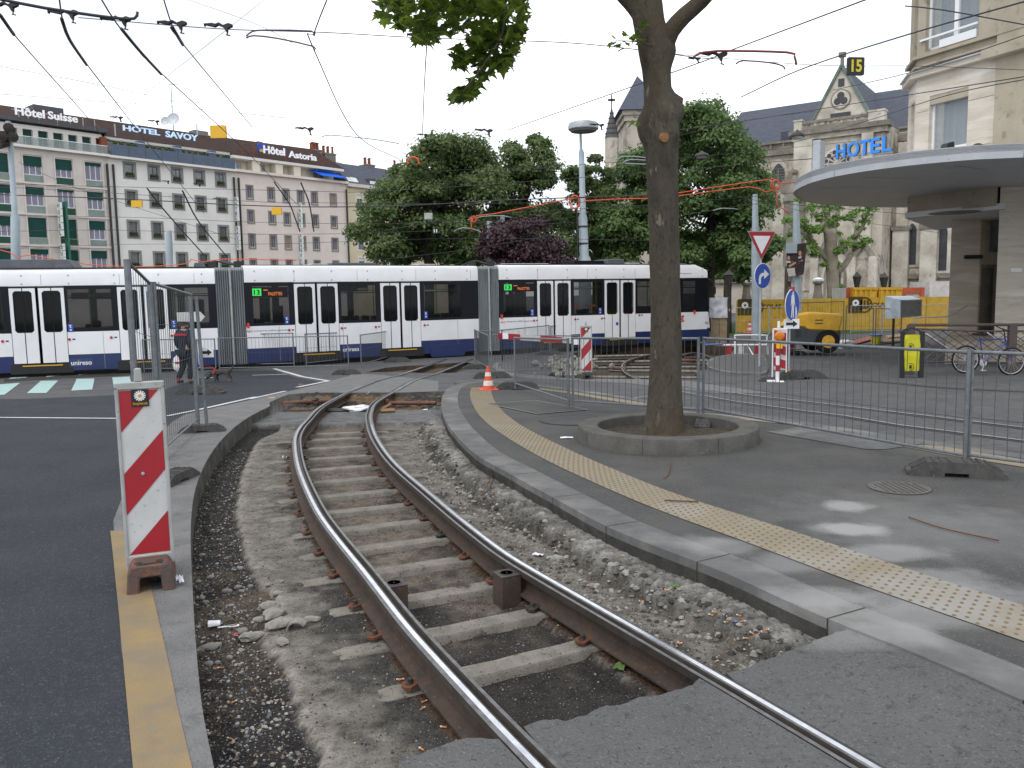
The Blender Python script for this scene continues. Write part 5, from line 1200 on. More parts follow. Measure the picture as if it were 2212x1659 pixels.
b=MB();pl3.poly(b,[(e1,SZ(.05)),(e1+.15,SZ(.05)),(e1+.18,SZ(.5)),(e1,SZ(.5))],-2.2,-.05);b.build('front_bumper',M['tram_blue'],tram)
b=MB();pl3.box(b,e1+.15,e1+.35,-.05,.3,-1.4,-.9);b.build('coupler',M['iron_dark'],tram)
b=MB();b.tube([pl3.w(e1-.05,2.45,.02),pl3.w(e1+.12,2.35,.15),pl3.w(e1+.22,2.1,.22),pl3.w(e1+.22,1.75,.22)],.018,6);pl3.box(b,e1+.19,e1+.25,1.75,2.05,.16,.28);b.build('mirror',M['black'],tram)
# bellows
def bellows(pa,a,pb,c,zt):
    b=MB();n=13
    q0,q1=pa.w(a,0,-.02),pb.w(c,0,-.02);r0,r1=pa.w(a,0,-2.25),pb.w(c,0,-2.25);N=n*2
    for i in range(N+1):
        f=i/N;w=.04 if i%2 else-.035;nrm=(pa.n+pb.n).normalized()
        for z,k in((-.33,1),(zt*.5,1),(zt-.12,1.),(zt-.02,.3)):b.v.append(q0.lerp(q1,f)+nrm*(w*k-(.12 if z>zt-.05 else 0))+Vector((0,0,z)))
        b.v.append(r0.lerp(r1,f)+Vector((0,0,zt-.02)));b.v.append(r0.lerp(r1,f)+Vector((0,0,-.33)))
    for i in range(N):
        for j in range(5):b.face([i*6+j,i*6+j+1,(i+1)*6+j+1,(i+1)*6+j])
    o=b.build('bellows',M['bellows'],tram,recalc=True)
    b=MB();m_=q0.lerp(q1,.52)+nrm*.06;b.tube([m_+Vector((0,0,-.33)),m_+Vector((0,0,zt-.05))],.035,6);b.build('centre_hoop',M['frame_grey'],o)
    b=MB()
    for k in range(5):
        u0=q0.lerp(q1,-.5+.1*k)+nrm*(-.5-.15*k);u1=q0.lerp(q1,1.4-.12*k)+nrm*(-.4-.1*k);up=Vector((0,0,zt+.03))
        b.tube(crom([u0+up,u0.lerp(u1,.3)+up+Vector((0,0,.18)),u0.lerp(u1,.6)+up+Vector((0,0,.06+.03*k)),u1+up],.15),.03,6)
    for k in(.0,.9):
        c_=q0.lerp(q1,k)+nrm*-.5+Vector((0,0,zt+.08));b.box(c_.x-.15,c_.x+.15,c_.y-.1,c_.y+.1,c_.z-.1,c_.z+.12)
    b.build('roof_cables',M['black'],tram)
bellows(pl1,pl1.sx(466),pl2,pl2.sx(529),ZT-.02);bellows(pl2,pl2.sx(1033),pl3,pl3.sx(1078),ZT+.02)
def under(pl,a,c,cover=True):
    b=MB();pl.box(b,a,c,-.42,-.2,-1.9,-.4);b.build('bogie_frame',M['black'],tram)
    for k in(.25,.75):
        s_=a+(c-a)*k;b=MB();fr_=Matrix(((pl.u.x,0,pl.n.x,0),(pl.u.y,0,pl.n.y,0),(0,1,0,0),(0,0,0,1)));fr_.translation=pl.w(s_,-.2,-.42);b.lathe([(.30,-.12),(.30,.0),(.12,.02),(.001,.03)],fr=fr_,n=20);b.build('wheel',M['iron_dark'],tram)
under(pl1,pl1.sx(-60),pl1.sx(40));under(pl2,pl2.sx(860),pl2.sx(1010));under(pl3,pl3.sx(1440),pl3.sx(1510));under(pl2,pl2.sx(535),pl2.sx(570))
b=MB();a,c=sv(pl2,CB,(1990,2290),880);pl2.poly(b,rrect(a,c,-.46,.0,.12),.001,.03);b.build('bogie_cover',M['tram_blue'],tram)
for pl,a,c in((pl1,pl1.sx(-420),pl1.sx(466)),(pl2,pl2.sx(529),pl2.sx(1033)),(pl3,pl3.sx(1078),pl3.sx(1528))):
    b=MB();pl.box(b,a+.1,c-.1,ZSK-.28,ZSK-.03,-1.9,-.35);b.build('underframe',M['black'],tram)
# roof gear
def gear(pl,x0,x1,h,d0,d1,m,nm,slope=.2):
    a,c=pl.sx(x0),pl.sx(x1);b=MB();pl.poly(b,[(a,ZT-.02),(c,ZT-.02),(c-slope,ZT+h),(a+slope,ZT+h)],d0,d1);b.build(nm,M[m],tram,bevel=.02)
gear(pl1,-400,162,.27,-1.9,-.3,'tram_roof','roof_unit');gear(pl1,118,158,.10,-1.6,-.25,'tram_roof','roof_unit',.06);gear(pl1,420,446,.14,-1.6,-.3,'tram_roof','roof_unit',.04)
gear(pl2,725,826,.14,-1.9,-.4,'tram_roof','roof_unit',.05);gear(pl2,675,722,.10,-1.6,-.3,'frame_grey','roof_unit',.12);gear(pl2,908,955,.10,-1.6,-.3,'frame_grey','roof_unit',.12)
gear(pl3,1100,1200,.12,-2,-.5,'frame_grey','roof_unit',.02);gear(pl3,1185,1225,.08,-1.5,-.3,'black','roof_unit',.1);gear(pl3,1255,1322,.24,-1.8,-.6,'tram_black','roof_unit',.02);gear(pl3,1324,1364,.30,-1.6,-.5,'frame_brown','roof_unit',.05)if False else gear(pl3,1324,1364,.30,-1.6,-.5,'tram_roof','roof_unit',.05)
gear(pl3,1366,1400,.14,-1.5,-.5,'frame_grey','roof_unit',.08);gear(pl3,1470,1498,.12,-1.6,-.5,'tram_roof','roof_unit',.02)
b=MB();pl2.box(b,pl2.sx(560),pl2.sx(1000),ZT,ZT+.05,-2,-.25);pl3.box(b,pl3.sx(1100),pl3.sx(1490),ZT+.02,ZT+.09,-2,-.25);pl1.box(b,pl1.sx(-400),pl1.sx(440),ZT-.06,ZT-.0,-2,-.25);b.build('roof_deck',M['black'],tram)
# displays and lettering
def disp(pl,x0,y0,x1,y1,num,cr):
    a,z1=pl.px(*c1(cr,x0,y0));c,z0=pl.px(*c1(cr,x1,y1));b=MB();pl.box(b,a,c,z0,z1,-.001,.004);bd=b.build('line_display',M['tram_black'],tram)
    w=c-a;b=MB();pl.box(b,a+w*.03,a+w*.27,z0+(z1-z0)*.18,z1-(z1-z0)*.12,.0045,.006);b.build('green_field',M['led_green'],bd)
    text('13','line_number',M['black'],bd,pl.w(a+w*.07,z0+(z1-z0)*.27,.0065),pl.u,(0,0,1),Hh=(z1-z0)*.5,W=w*.16,ext=.002,bold=.03)
    text('PALETTES','destination',M['led_orange'],bd,pl.w(a+w*.46,z0+(z1-z0)*.20,.0065),pl.u,(0,0,1),Hh=(z1-z0)*.32,W=w*.38,ext=.002,bold=.01)
    b=MB();pl.box(b,a+w*.33,a+w*.45,z0+(z1-z0)*.68,z0+(z1-z0)*.76,.005,.0065);b.build('led_dash',M['led_orange'],bd)
disp(pl2,440,340,760,425,'13',CB);disp(pl3,545,238,815,305,'13',CC)
def tlab(pl,cr,x,y,body_,m,W,Hh=None,bold=0.,nm='lettering',d=.003):a,z=pl.px(*c1(cr,x,y));return text(body_,nm,M[m],tram,pl.w(a,z,d),pl.u,(0,0,1),W=W,Hh=Hh,ext=.002,bold=bold)
def pw(pl,cr,x0,x1,y):return pl.sx(*c1(cr,x1,y))-pl.sx(*c1(cr,x0,y))
tlab(pl2,CB,403,732,'tpg','logo_red',pw(pl2,CB,403,460,720),.08,.02);tlab(pl2,CB,467,727,'transports publics genevois','tram_roof',pw(pl2,CB,467,758,715),.07)
tlab(pl3,CC,522,582,'tpg','logo_red',pw(pl3,CC,522,565,570),.08,.02);tlab(pl3,CC,572,577,'transports publics genevois','tram_roof',pw(pl3,CC,572,800,570),.08)
tlab(pl3,CC,2048,158,'publics genevois','tram_roof',.75,.07);tlab(pl3,CC,1985,575,'tpg','logo_red',pw(pl3,CC,1985,2110,560),.34,.03)
a,z=pl3.px(*c1(C8r,178,1312));text('831','fleet_number',M['tram_blue'],tram,pl3.w(a-.15,z,.003),pl3.u,(0,0,1),Hh=.11,ext=.002)
for pl,cr,x0,x1,y0,y1 in((pl1,CA,612,795,968,1012),(pl2,CB,1235,1375,852,893)):
    a,z1=pl.px(*c1(cr,x0,y0));c,z0=pl.px(*c1(cr,x1,y1));b=MB();pl.poly(b,rrect(a-.03,c+.03,z0-.03,z1+.03,.04),-.0005,.001);bd=b.build('logo_plate',M['tram_blue2']if 'tram_blue2' in M else mk('tram_blue2',(.03,.05,.15),.35),tram)
    text('unireso','lettering',M['white_paint'],bd,pl.w(a,z0+.02,.0015),pl.u,(0,0,1),W=c-a,ext=.002,bold=.02)
    b=MB();m_=a+(c-a)*.42;pl.poly(b,[(m_-.03,z1-.015),(m_+.03,z1-.015),(m_,z1+.012)],.0015,.003);b.build('red_accent',M['logo_red'],bd)
for pl,cr,pts in((pl1,CA,((585,655),(1478,622))),(pl2,CB,((730,590),(1935,548))),(pl3,CC,((782,460),(1370,447)))):
    for x,y in pts:
        a,z=pl.px(*c1(cr,x,y));b=MB();pl.box(b,a,a+.155,z-.27,z,.0,.003);bd=b.build('blue_sticker',M['sign_blue'],tram)
        b=MB();pl.poly(b,[(a+.03,z-.04),(a+.12,z-.04),(a+.08,z-.08),(a+.08,z-.11),(a+.12,z-.11),(a+.12,z-.125),(a+.055,z-.125),(a+.055,z-.08)],.0035,.005);b.build('pictogram',M['white_paint'],bd);b=MB();pl.poly(b,circle(.03,12,a+.077,z-.2),.0035,.005);b.build('pictogram',M['white_paint'],bd)
for pl,cr,x,y in((pl2,CB,403,648),(pl3,CC,523,505),(pl3,C4b,165,758)):
    a,z=pl.px(*c1(cr,x,y));b=MB();pl.poly(b,rrect(a,a+.09,z-.17,z,.02),.001,.03);b.build('side_lamp',M['logo_red'],tram)
a,z=pl3.px(*c1(CC,1520,572));b=MB();pl3.box(b,a,a+.12,z-.13,z,.006,.009);b.build('wheelchair_sticker',M['sign_blue'],tram)
# inside glimpses
for pl,cr,x0,x1,y0,y1,m_ in((pl1,CA,580,740,385,440,'inside_yellow'),(pl1,CA,770,940,385,440,'inside_yellow'),(pl2,CB,1215,1330,320,375,'inside_yellow'),(pl2,CB,1340,1500,318,372,'inside_yellow'),(pl2,CB,1410,1500,345,362,'inside_light'),(pl2,CB,1935,2110,362,374,'inside_light'),(pl3,CC,1162,1375,275,287,'inside_light'),(pl2,CB,545,645,430,640,'inside_light2'),(pl1,CA,1640,1760,445,590,'inside_light2'),(pl3,CC,1225,1262,432,445,'led_orange'),(pl3,CC,1350,1405,420,435,'led_orange'),(pl2,CB,660,760,500,640,'inside_yellow2'),(pl3,CC,620,700,330,500,'inside_light3')):
    if m_ not in M:mk(m_,{'inside_light2':(.22,.26,.27),'inside_yellow2':(.10,.09,.02),'inside_light3':(.12,.13,.13)}[m_],.7,col2=(.06,.07,.07),ns=6,spots=[(14,.5,.6,(.02,.03,.03))])
    a,z1=pl.px(*c1(cr,x0,y0));c,z0=pl.px(*c1(cr,x1,y1));b=MB();pl.box(b,a,c,z0,z1,-.62,-.6);b.build('cabin_panel',M[m_],tram)
# passengers: dark heads and shoulders in the windows
def bust(pl,cr,x,y,lab):
    a,z=pl.px(*c1(cr,x,y));p=pl.w(a,z,-.35);o=T('person',lab,'person',p-Vector((0,0,.5)))
    bm=MB();bm.lathe([(.001,.12),(.05,.115),(.085,.06),(.09,0),(.075,-.06),(.05,-.10),(.05,-.14),(.09,-.17),(.19,-.22),(.22,-.32),(.21,-.5),(.18,-.6)],c=p,n=14);bm.build('upper_body',M['seat_dark2']if 'seat_dark2' in M else mk('seat_dark2',(.05,.035,.03),.8),o,smooth=True)
bust(pl1,CA,835,660,'dark haired passenger seated at the tram window left of the first fence');bust(pl2,CB,925,600,'passenger in dark red standing behind the first middle tram door')
bust(pl1,CA,1150,640,'passenger in the left tram doorway seen between the fence posts');bust(pl2,CB,1380,610,'passenger seated in the middle tram window right of the first doors');bust(pl2,CB,2080,600,'passenger seated behind the last window of the middle tram section');bust(pl3,CC,1290,480,'passenger seated in the front tram section between its doors');bust(pl3,CC,640,470,'passenger under the route display of the front tram section')
bust(pl2,CB,1790,600,'passenger in yellow green top behind the second middle door')
# ================================================================ hotels on the left
mk('wall_suisse',(.66,.61,.56),.9,col2=(.58,.53,.49),ns=.5,spots=[(1.6,.58,.75,(.50,.46,.43))]);mk('wall_savoy',(.78,.77,.72),.9,col2=(.68,.67,.63),ns=.3,spots=[(1.2,.6,.8,(.60,.59,.55))]);mk('wall_astoria',(.74,.66,.60),.9,col2=(.66,.59,.54),ns=.3,spots=[(1.2,.6,.8,(.58,.52,.48))])
mk('wall_fourth',(.66,.58,.40),.9,col2=(.58,.51,.36),ns=.5);mk('pilaster',(.70,.65,.60),.9,col2=(.60,.56,.52),ns=.7)
mk('blind_green',(.018,.075,.062),.7,col2=(.014,.055,.048),ns=3,stretch=(1,1,20));mk('panel_green',(.03,.085,.06),.7);mk('panel_pale',(.25,.31,.28),.8,col2=(.2,.25,.23),ns=2)
mk('win_frame',(.72,.74,.76),.5);mk('win_glass',(.05,.055,.065),.08,spec=.6);mk('win_curtain',(.30,.29,.36),.7,col2=(.2,.2,.26),ns=3,stretch=(8,8,.4));mk('win_grey',(.24,.235,.225),.8);mk('win_dark',(.07,.075,.078),.25,col2=(.15,.16,.165),ns=.8)
mk('roof_brown',(.062,.040,.034),.9,col2=(.04,.028,.026),ns=1.2,stretch=(1,1,5),bumps=[(6,.3)]);mk('roof_slate',(.085,.095,.12),.75,col2=(.065,.072,.095),ns=1.5,stretch=(1,1,4));mk('slab_white',(.72,.70,.65),.8);mk('fascia_dark',(.10,.10,.11),.8);mk('balcony_blue',(.085,.12,.17),.6,col2=(.07,.10,.145),ns=2)
mk('glass_rail',(.30,.36,.35),.15,alpha=.4);mk('plant',(.03,.07,.02),.8,col2=(.12,.03,.02),ns=9,nlo=.55,nhi=.6);mk('chimney',(.24,.225,.20),.9,col2=(.17,.16,.15),ns=3);mk('pot',(.22,.07,.04),.8);mk('letter_white',(.85,.86,.88),.5,emit=((.9,.92,1),.12));mk('letter_blue',(.45,.62,.85),.4,emit=((.5,.72,1),.35));mk('awning',(.015,.12,.62),.7);mk('pipe_dark',(.055,.05,.05),.7);mk('letter_navy',(.02,.04,.14),.5);mk('green_plate',(.02,.14,.09),.6);mk('white_plate',(.7,.73,.72),.6)
HPo=(-.463*85,85.);fpn=Plane(HPo,(.85,1));fb_=Plane((fpn.o-fpn.n*3.2)[:2],(.85,1))
c5=cv(0,220,3.456);c6=cv(500,300,3.456)
FX=lambda cr,x,y:fpn.px(*c1(cr,x,y))
J1,J2,J3=FX(c5,962,1000)[0],FX(c5,2028,1000)[0],FX(c6,1270,800)[0]
S0=fpn.sx(-260)
zs=lambda cr,x,y:FX(cr,x,y)[1]
def wallbox(parent,nm,a,c,z0,z1,d0,d1,m):b=MB();fpn.box(b,a,c,z0,z1,d0,d1);return b.build(nm,M[m],parent)
def facade(parent,a,c,z0,z1,holes,m,th=.35):
    """wall with real window openings"""
    lo=[Vector((x,z,0))for x,z in((a,z0),(c,z0),(c,z1),(a,z1))];loops=[lo]+[[Vector((x,z,0))for x,z in((h[0],h[2]),(h[1],h[2]),(h[1],h[3]),(h[0],h[3]))]for h in holes]
    fl=[p for l in loops for p in l];tr=tessellate_polygon(loops);b=MB();n=len(fl)
    b.v=[fpn.w(p.x,p.y,0)for p in fl]+[fpn.w(p.x,p.y,-th)for p in fl]
    for t in tr:b.face(list(t));
    k=0
    for l in loops:
        m_=len(l)
        for i in range(m_):b.face([k+i,k+(i+1)%m_,n+k+(i+1)%m_,n+k+i])
        k+=m_
    b.build('wall',M[m],parent,recalc=False)
    b=MB();fpn.box(b,a,c,z0,z1,-9,-8.8);fpn.box(b,a,a+.2,z0,z1,-8.8,-.36);fpn.box(b,c-.2,c,z0,z1,-8.8,-.36);fpn.box(b,a+.2,c-.2,z0,z1,-1.2,-1.1);b.build('back_wall',M[m],parent)
def window(parent,q,surround=None,sw=.14,mull=2,blind=0,bm='blind_green',pane='win_glass',rec=.22,box=False,par=None,sill=None):
    a,c,z0,z1=q;o_=None
    b=MB();e=.07
    for r_ in((a,c,z0,z0+e),(a,c,z1-e,z1),(a,a+e,z0+e,z1-e),(c-e,c,z0+e,z1-e)):fpn.box(b,r_[0],r_[1],r_[2],r_[3],-rec,-rec+.05)
    for k in range(1,mull):x=a+(c-a)*k/mull;fpn.box(b,x-.035,x+.035,z0+e,z1-e,-rec,-rec+.05)
    w_=b.build('window',M['win_frame']if surround is None or mull>2 else M['win_dark'],parent)
    b=MB();fpn.box(b,a,c,z0,z1,-rec-.03,-rec-.01);b.build('pane',M[pane],w_)
    if blind:b=MB();fpn.box(b,a,c,z1-(z1-z0)*blind,z1,-rec+.06,-rec+.11);b.build('blind',M[bm],w_)
    if surround:
        b=MB()
        for r_ in((a-sw,c+sw,z0-sw,z0),(a-sw,c+sw,z1,z1+sw),(a-sw,a,z0,z1),(c,c+sw,z0,z1)):fpn.box(b,*r_,-.02,.05)
        b.build('surround',M[surround],w_)
    if box:b=MB();fpn.box(b,a+.05,c-.05,z0,z0+.2,-.12,.14);b.build('flower_box',M['iron_dark'],w_);b=MB();[b.lathe([(.001,-.16),(.15,-.05),(.17,.08),(.001,.19)],c=fpn.w(a+(c-a)*t,z0+.3+.05*random.random(),.02),n=7)for t in(.25,.5,.75)];b.build('flower_plant',M['plant'],w_)
    if sill:b=MB();fpn.box(b,a,c,z0,z0+.1,-.1,.06);b.build('sill_light',M[sill],w_)
    return w_
base=lambda a:fpn.w(a,-.5)
# ---- first hotel (grey beige, green blinds)
hA=T('grey_hotel','grey beige hotel at the far left with dark green blinds and glass attic balcony','hotel',base(S0+5))
colsA=[(-290,-170),(-80,75),(205,365),(480,625),(735,875)]
rowsA=[(zs(c5,550,618),zs(c5,550,775),zs(c5,550,838)),(zs(c5,570,878),zs(c5,570,1035),zs(c5,570,1100)),(zs(c5,585,1135),zs(c5,585,1302),zs(c5,585,1362)),(zs(c5,600,1400),zs(c5,600,1562),zs(c5,600,1625))]
holes=[];W_=[]
blA=[[.0,1,.52,.55,.17],[.3,.4,.38,.12,.43],[.3,.45,1,1,.45],[.4,.6,.25,.55,.4]];pnA=[[0,0,0,1,0],[0,1,0,1,0],[0,1,0,1,0],[0,1,0,1,0]]
for ri,(zt,zb_,zp)in enumerate(rowsA):
    yy=(620,880,1140,1400)[ri]+60;dx=(0,14,22,40)[ri]
    for ci,(x0,x1)in enumerate(colsA):
        a,c=FX(c5,x0,690)[0],FX(c5,x1,690)[0];holes.append((a,c,zb_,zt));W_.append((a,c,zb_,zt,ri,ci,zp))
ztopA=zs(c5,550,552)
facade(hA,S0,J1,-1,ztopA,holes,'wall_suisse')
for a,c,z0,z1,ri,ci,zp in W_:
    w_=window(hA,(a,c,z0,z1),None,mull=3,blind=blA[ri][ci],pane='win_curtain')
    b=MB();fpn.box(b,a,c,zp+.05,z0-.03,-.01,.03);b.build('parapet_panel',M['panel_green' if pnA[ri][ci]else 'panel_pale'],w_)
    b=MB();[fpn.box(b,x-.05,x+.05,zp,z1+.12,-.01,.11)for x in(a-.1,c+.1)];fpn.box(b,a-.15,c+.15,z1+.12,z1+.2,-.01,.1);b.build('pilaster',M['pilaster'],w_)
for zt,zb_,zp in rowsA:wallbox(hA,'ledge',S0,J1-.3,zp-.16,zp-.02,-.02,.16,'pilaster')
zsl=zs(c5,900,592)
wallbox(hA,'balcony_slab',S0,J1,ztopA-.05,ztopA+.18,-1.4,.55,'slab_white')
za0=ztopA+.18;za1=zs(c5,700,402)-.1
b=MB();fb2=.35;fpn.box(b,S0,J1-.9,za0,za1,-3,-fb2-.25)
b.build('attic_wall',M['fascia_dark'],hA)
for x0,x1 in((-60,70),(120,215),(252,347),(385,477),(512,605),(638,724),(760,842)):
    a,c=FX(c5,x0,400)[0]-.6,FX(c5,x1,430)[0]-.6
    b=MB();fpn.box(b,a,c,za0,za1-.15,-fb2-.22,-fb2-.15);w_=b.build('window',M['blind_green'],hA)
    b=MB();fpn.box(b,c+.05,c+.5,za0,za1,-fb2-.2,-fb2+.2);b.build('pillar',M['pilaster'],w_)
wallbox(hA,'attic_fascia',S0,J1-.4,za1,za1+.38,-3,-.2,'slab_white');wallbox(hA,'attic_shadow_gap',S0,J1-.4,za1+.38,za1+.55,-3,-.5,'fascia_dark')
b=MB();fpn.box(b,S0,J1-.2,za0+.02,za0+.75,.42,.45);b.build('glass_balustrade',M['glass_rail'],hA)
b=MB();fpn.box(b,S0,J1-.2,za0+.75,za0+.81,.40,.47);[fpn.box(b,S0+1.5*k,S0+1.5*k+.05,za0,za0+.75,.39,.42)for k in range(int((J1-S0)/1.5))];b.build('balustrade_rail',M['win_frame'],hA)
b=MB();fpn.box(b,J1-.7,J1-.15,za0,za1+.1,-1,.3);b.build('rust_screen',M['pot'],hA)
# ---- roofs (shared ridge)
rdg=lambda cr,x,y:fb_.px(*c1(cr,x,y))
def roof(parent,pts_e,pts_r,m='roof_brown',nm='roof',d_e=.1):
    b=MB();n=len(pts_e)
    b.v=[fpn.w(s_,z,d_e)for s_,z in pts_e]+[fb_.w(s_,z,0)for s_,z in pts_r]+[fb_.w(s_,z-2.8,-4)for s_,z in pts_r]
    for i in range(n-1):b.face([i,i+1,n+i+1,n+i]);b.face([n+i,n+i+1,2*n+i+1,2*n+i])
    b.face([0,n,2*n]);b.face([n-1,2*n-1,3*n-1]);return b.build(nm,M[m],parent)
ze=za1+.55;zrg=rdg(c5,700,248)[1]
roof(hA,[(S0,ze),(J1,ze)],[(S0,zrg),(J1,zrg)])
wallbox(hA,'roof_edge',S0,J1,ze,ze+.35,-.6,.3,'fascia_dark')
b=MB();fb_.box(b,rdg(c5,290,180)[0],rdg(c5,550,200)[0],zrg-.3,zrg+.55,-2,0);b.build('roof_hut',M['fascia_dark'],hA)
def ftext(body_,m,parent,cr,x0,x1,yb,yt,d=.35,nm='sign_lettering',bold=.02,pl=None):
    pl=pl or fpn;a,z0=pl.px(*c1(cr,x0,yb));c,_=pl.px(*c1(cr,x1,yb));z1=pl.px(*c1(cr,x0,yt))[1];return text(body_,nm,M[m],parent,pl.w(a,z0,d),pl.u,(0,0,1),W=c-a,Hh=z1-z0,ext=.12,bold=bold)
ftext('Hôtel','letter_white',hA,c5,118,370,236,162);ftext('Suisse','letter_white',hA,c5,402,655,272,205)
b=MB();z_=zs(c5,380,245);fpn.box(b,FX(c5,90,200)[0],FX(c5,660,300)[0],z_+.15,z_+.2,.28,.32);[fpn.box(b,FX(c5,x,250)[0],FX(c5,x,250)[0]+.06,ze,z_+.3,.25,.3)for x in(150,230,320,480,590,700,800)];b.build('sign_frame',M['galv_light'],hA)
def vsign(parent,word_rows,cr,xc,y0,dy,m_plate,m_let,d0,w=.62,plate=True,lh=.62):
    a,_z=FX(cr,xc,y0)
    for i,ch in enumerate(word_rows):
        if ch==' ':continue
        z1=zs(cr,xc,y0+dy*i);z0=zs(cr,xc,y0+dy*(i+1));h=z1-z0
        b=MB();fpn.box(b,a,a+.18,z0+h*.04,z1-h*.04,d0,d0+w);pl_=b.build('sign_plate',M[m_plate],parent)
        cw=w*(.15 if ch in 'Iil' else.6);text(ch,'letter',M[m_let],pl_,fpn.w(a-.012,z0+h*.22,d0+(w-cw)/2),fpn.n,(0,0,1),W=cw,Hh=h*lh,ext=.01,bold=.02)
vsign(hA,'HOTEL SUISSE',c5,478,992,59,'white_plate','green_plate',.3,.75)
b=MB();a=FX(c5,500,990)[0];fpn.box(b,a+.25,a+.4,zs(c5,500,1700),zs(c5,500,985),.3,1.1);b.build('sign_back',M['green_plate'],hA)
# ---- second hotel (white render)
hB=T('white_hotel','white rendered hotel with grey window surrounds, flower boxes and blue grey balcony band','hotel',base((J1+J2)/2))
colsB=[(1075,1155),(1285,1362),(1485,1560),(1678,1750),(1862,1932)];rowsB=[(655,768),(892,1008),(1152,1282),(1418,1548)]
holes=[]
for yt,yb in rowsB:
    z1,z0=zs(c5,1110,yt),zs(c5,1110,yb)
    for x0,x1 in colsB:holes.append((FX(c5,x0+4,700)[0],FX(c5,x1+4,700)[0],z0,z1))
zB=zs(c5,1110,625)
facade(hB,J1,J2,-1,zB,holes,'wall_savoy')
for i,q in enumerate(holes):window(hB,q,'win_grey',.2,2 if i%3 else 1,0,pane='win_dark' if(i>4)else 'win_sky' if 'win_sky' in M else mk('win_sky',(.30,.33,.36),.1,col2=(.1,.12,.12),ns=.9).name,box=True)
wallbox(hB,'balcony_slab',J1,J2+.1,zB,zB+.22,-1.6,.7,'slab_white')
zb1=zs(c5,1400,545)
b=MB();fpn.box(b,J1+.1,J2-.1,zB+.22,zb1,.5,.62);b.build('balcony_front',M['balcony_blue'],hB)
b=MB();[fpn.box(b,J1+.1+k*(J2-J1)/8-.02,J1+.1+k*(J2-J1)/8+.02,zB+.24,zb1,.62,.64)for k in range(1,8)];b.build('balcony_seam',M['fascia_dark'],hB)
zwB=zs(c5,1400,500)
b=MB();fpn.box(b,J1,J2,zb1-1.0,zwB+.05,-3,-1.4);b.build('attic_wall',M['slab_white'],hB)
nW=10
for k in range(nW):
    a=J1+.5+(J2-J1-.6)*k/nW;c=a+(J2-J1)/nW*.62;b=MB();fpn.box(b,a,c,zb1-.9,zwB-.15,-1.42,-1.36);w_=b.build('window',M['win_dark']if k%3==1 else M['win_sky'],hB)
    b=MB();[b.lathe([(.001,-.2),(.22,-.05),(.2,.12),(.001,.25)],c=fpn.w(a+t,zb1+.15,.2),n=7)for t in(.2,.8)];b.build('balcony_plant',M['plant'],w_)
    if k in(2,5,8):b=MB();fpn.poly(b,rrect(a-.2,a+.55,zb1-.3,zb1+.75,.25),-.9,.4);b.build('balcony_divider',M['balcony_blue'],hB)
b=MB();fpn.box(b,J1,J2,zb1+.38,zb1+.42,.5,.55);b.build('hand_rail',M['win_frame'],hB)
zeB=zwB+.1;wallbox(hB,'eave_band',J1,J2,zeB,zeB+.22,-3,-.4,'slab_white')
zrB=rdg(c5,1300,335)[1]
roof(hB,[(J1,zeB+.22),(J2,zeB+.22)],[(J1,zrg),(J2,zrB)],d_e=-.3)
ftext('HÔTEL','letter_blue',hB,c5,1062,1378,368,308,d=.0);ftext('SAVOY','letter_blue',hB,c5,1430,1705,424,370,d=.0)
for x in(995,1705):z_=zs(c5,x,360);wallbox(hB,'sign_mast',FX(c5,x,360)[0],FX(c5,x,360)[0]+.1,z_-.6,z_+.6,-.2,-.1,'galv_light')
p=fb_.w(rdg(c5,1515,300)[0],zrB,-.5);b=MB()
for dx,dz,r in((.2,1.2,.7),(-.7,1.0,.5)):b.lathe([(.001,-.02),(r*.6,.02),(r,.12),(r*.6,.06),(.001,.02)],fr=Matrix.Translation(p+Vector((dx,-.3,dz)))@Matrix.Rotation(1.3,4,'X'),n=16)
b.tube([p,p+Vector((0,0,4.6))],.06,6);b.tube([p+Vector((-.3,0,5)),p+Vector((.9,0,5))],.04,4);sa=T('roof_aerial','two satellite dishes and a thin mast on the roof ridge of the white hotel','aerial',p);b.build('dish_and_mast',M['galv_light'],sa)
c=rdg(c5,1730,400);b=MB();fb_.box(b,c[0]-.8,c[0]+.9,zrB-1.2,zrB+.35,-1,.2);b.build('chimney',M['chimney'],hB)
vsign(hB,'HOTEL SAVOY',c5,2012,945,41.5,'white_plate','letter_navy',.25,.6)
# ---- third hotel (pinkish)
hC=T('pink_hotel','pale pink hotel with dark red roof and a blue awning on its attic balcony','hotel',base((J2+J3)/2))
colsC=[(415,460),(598,645),(728,772),(852,897),(972,1015),(1133,1177)];rowsC=[(572,680),(783,886),(990,1102),(1205,1300)]
holes=[]
for yt,yb in rowsC:
    z1,z0=zs(c6,435,yt),zs(c6,435,yb)
    for x0,x1 in colsC:holes.append((FX(c6,x0,800)[0],FX(c6,x1,800)[0],z0,z1))
zC=zs(c6,435,462);facade(hC,J2,J3,-1,zC,holes,'wall_astoria')
for i,q in enumerate(holes):
    w_=window(hC,q,'win_grey',.16,2,.9 if i in(5,14)else.12,'blind_brown' if 'blind_brown' in M else mk('blind_brown',(.30,.23,.19),.8).name,'win_curtain',sill='win_light' if 'win_light' in M else mk('win_light',(.55,.48,.32),.7).name)
wallbox(hC,'attic_ledge',J2,J3+.1,zC,zC+.28,-1.6,.45,'wall_astoria')
zc1=zs(c6,435,345);b=MB();fpn.box(b,J2,J3-.9,zC+.28,zc1,-3,-1.3);b.build('attic_wall',M['wall_astoria2']if 'wall_astoria2' in M else mk('wall_astoria2',(.66,.60,.50),.9),hC)
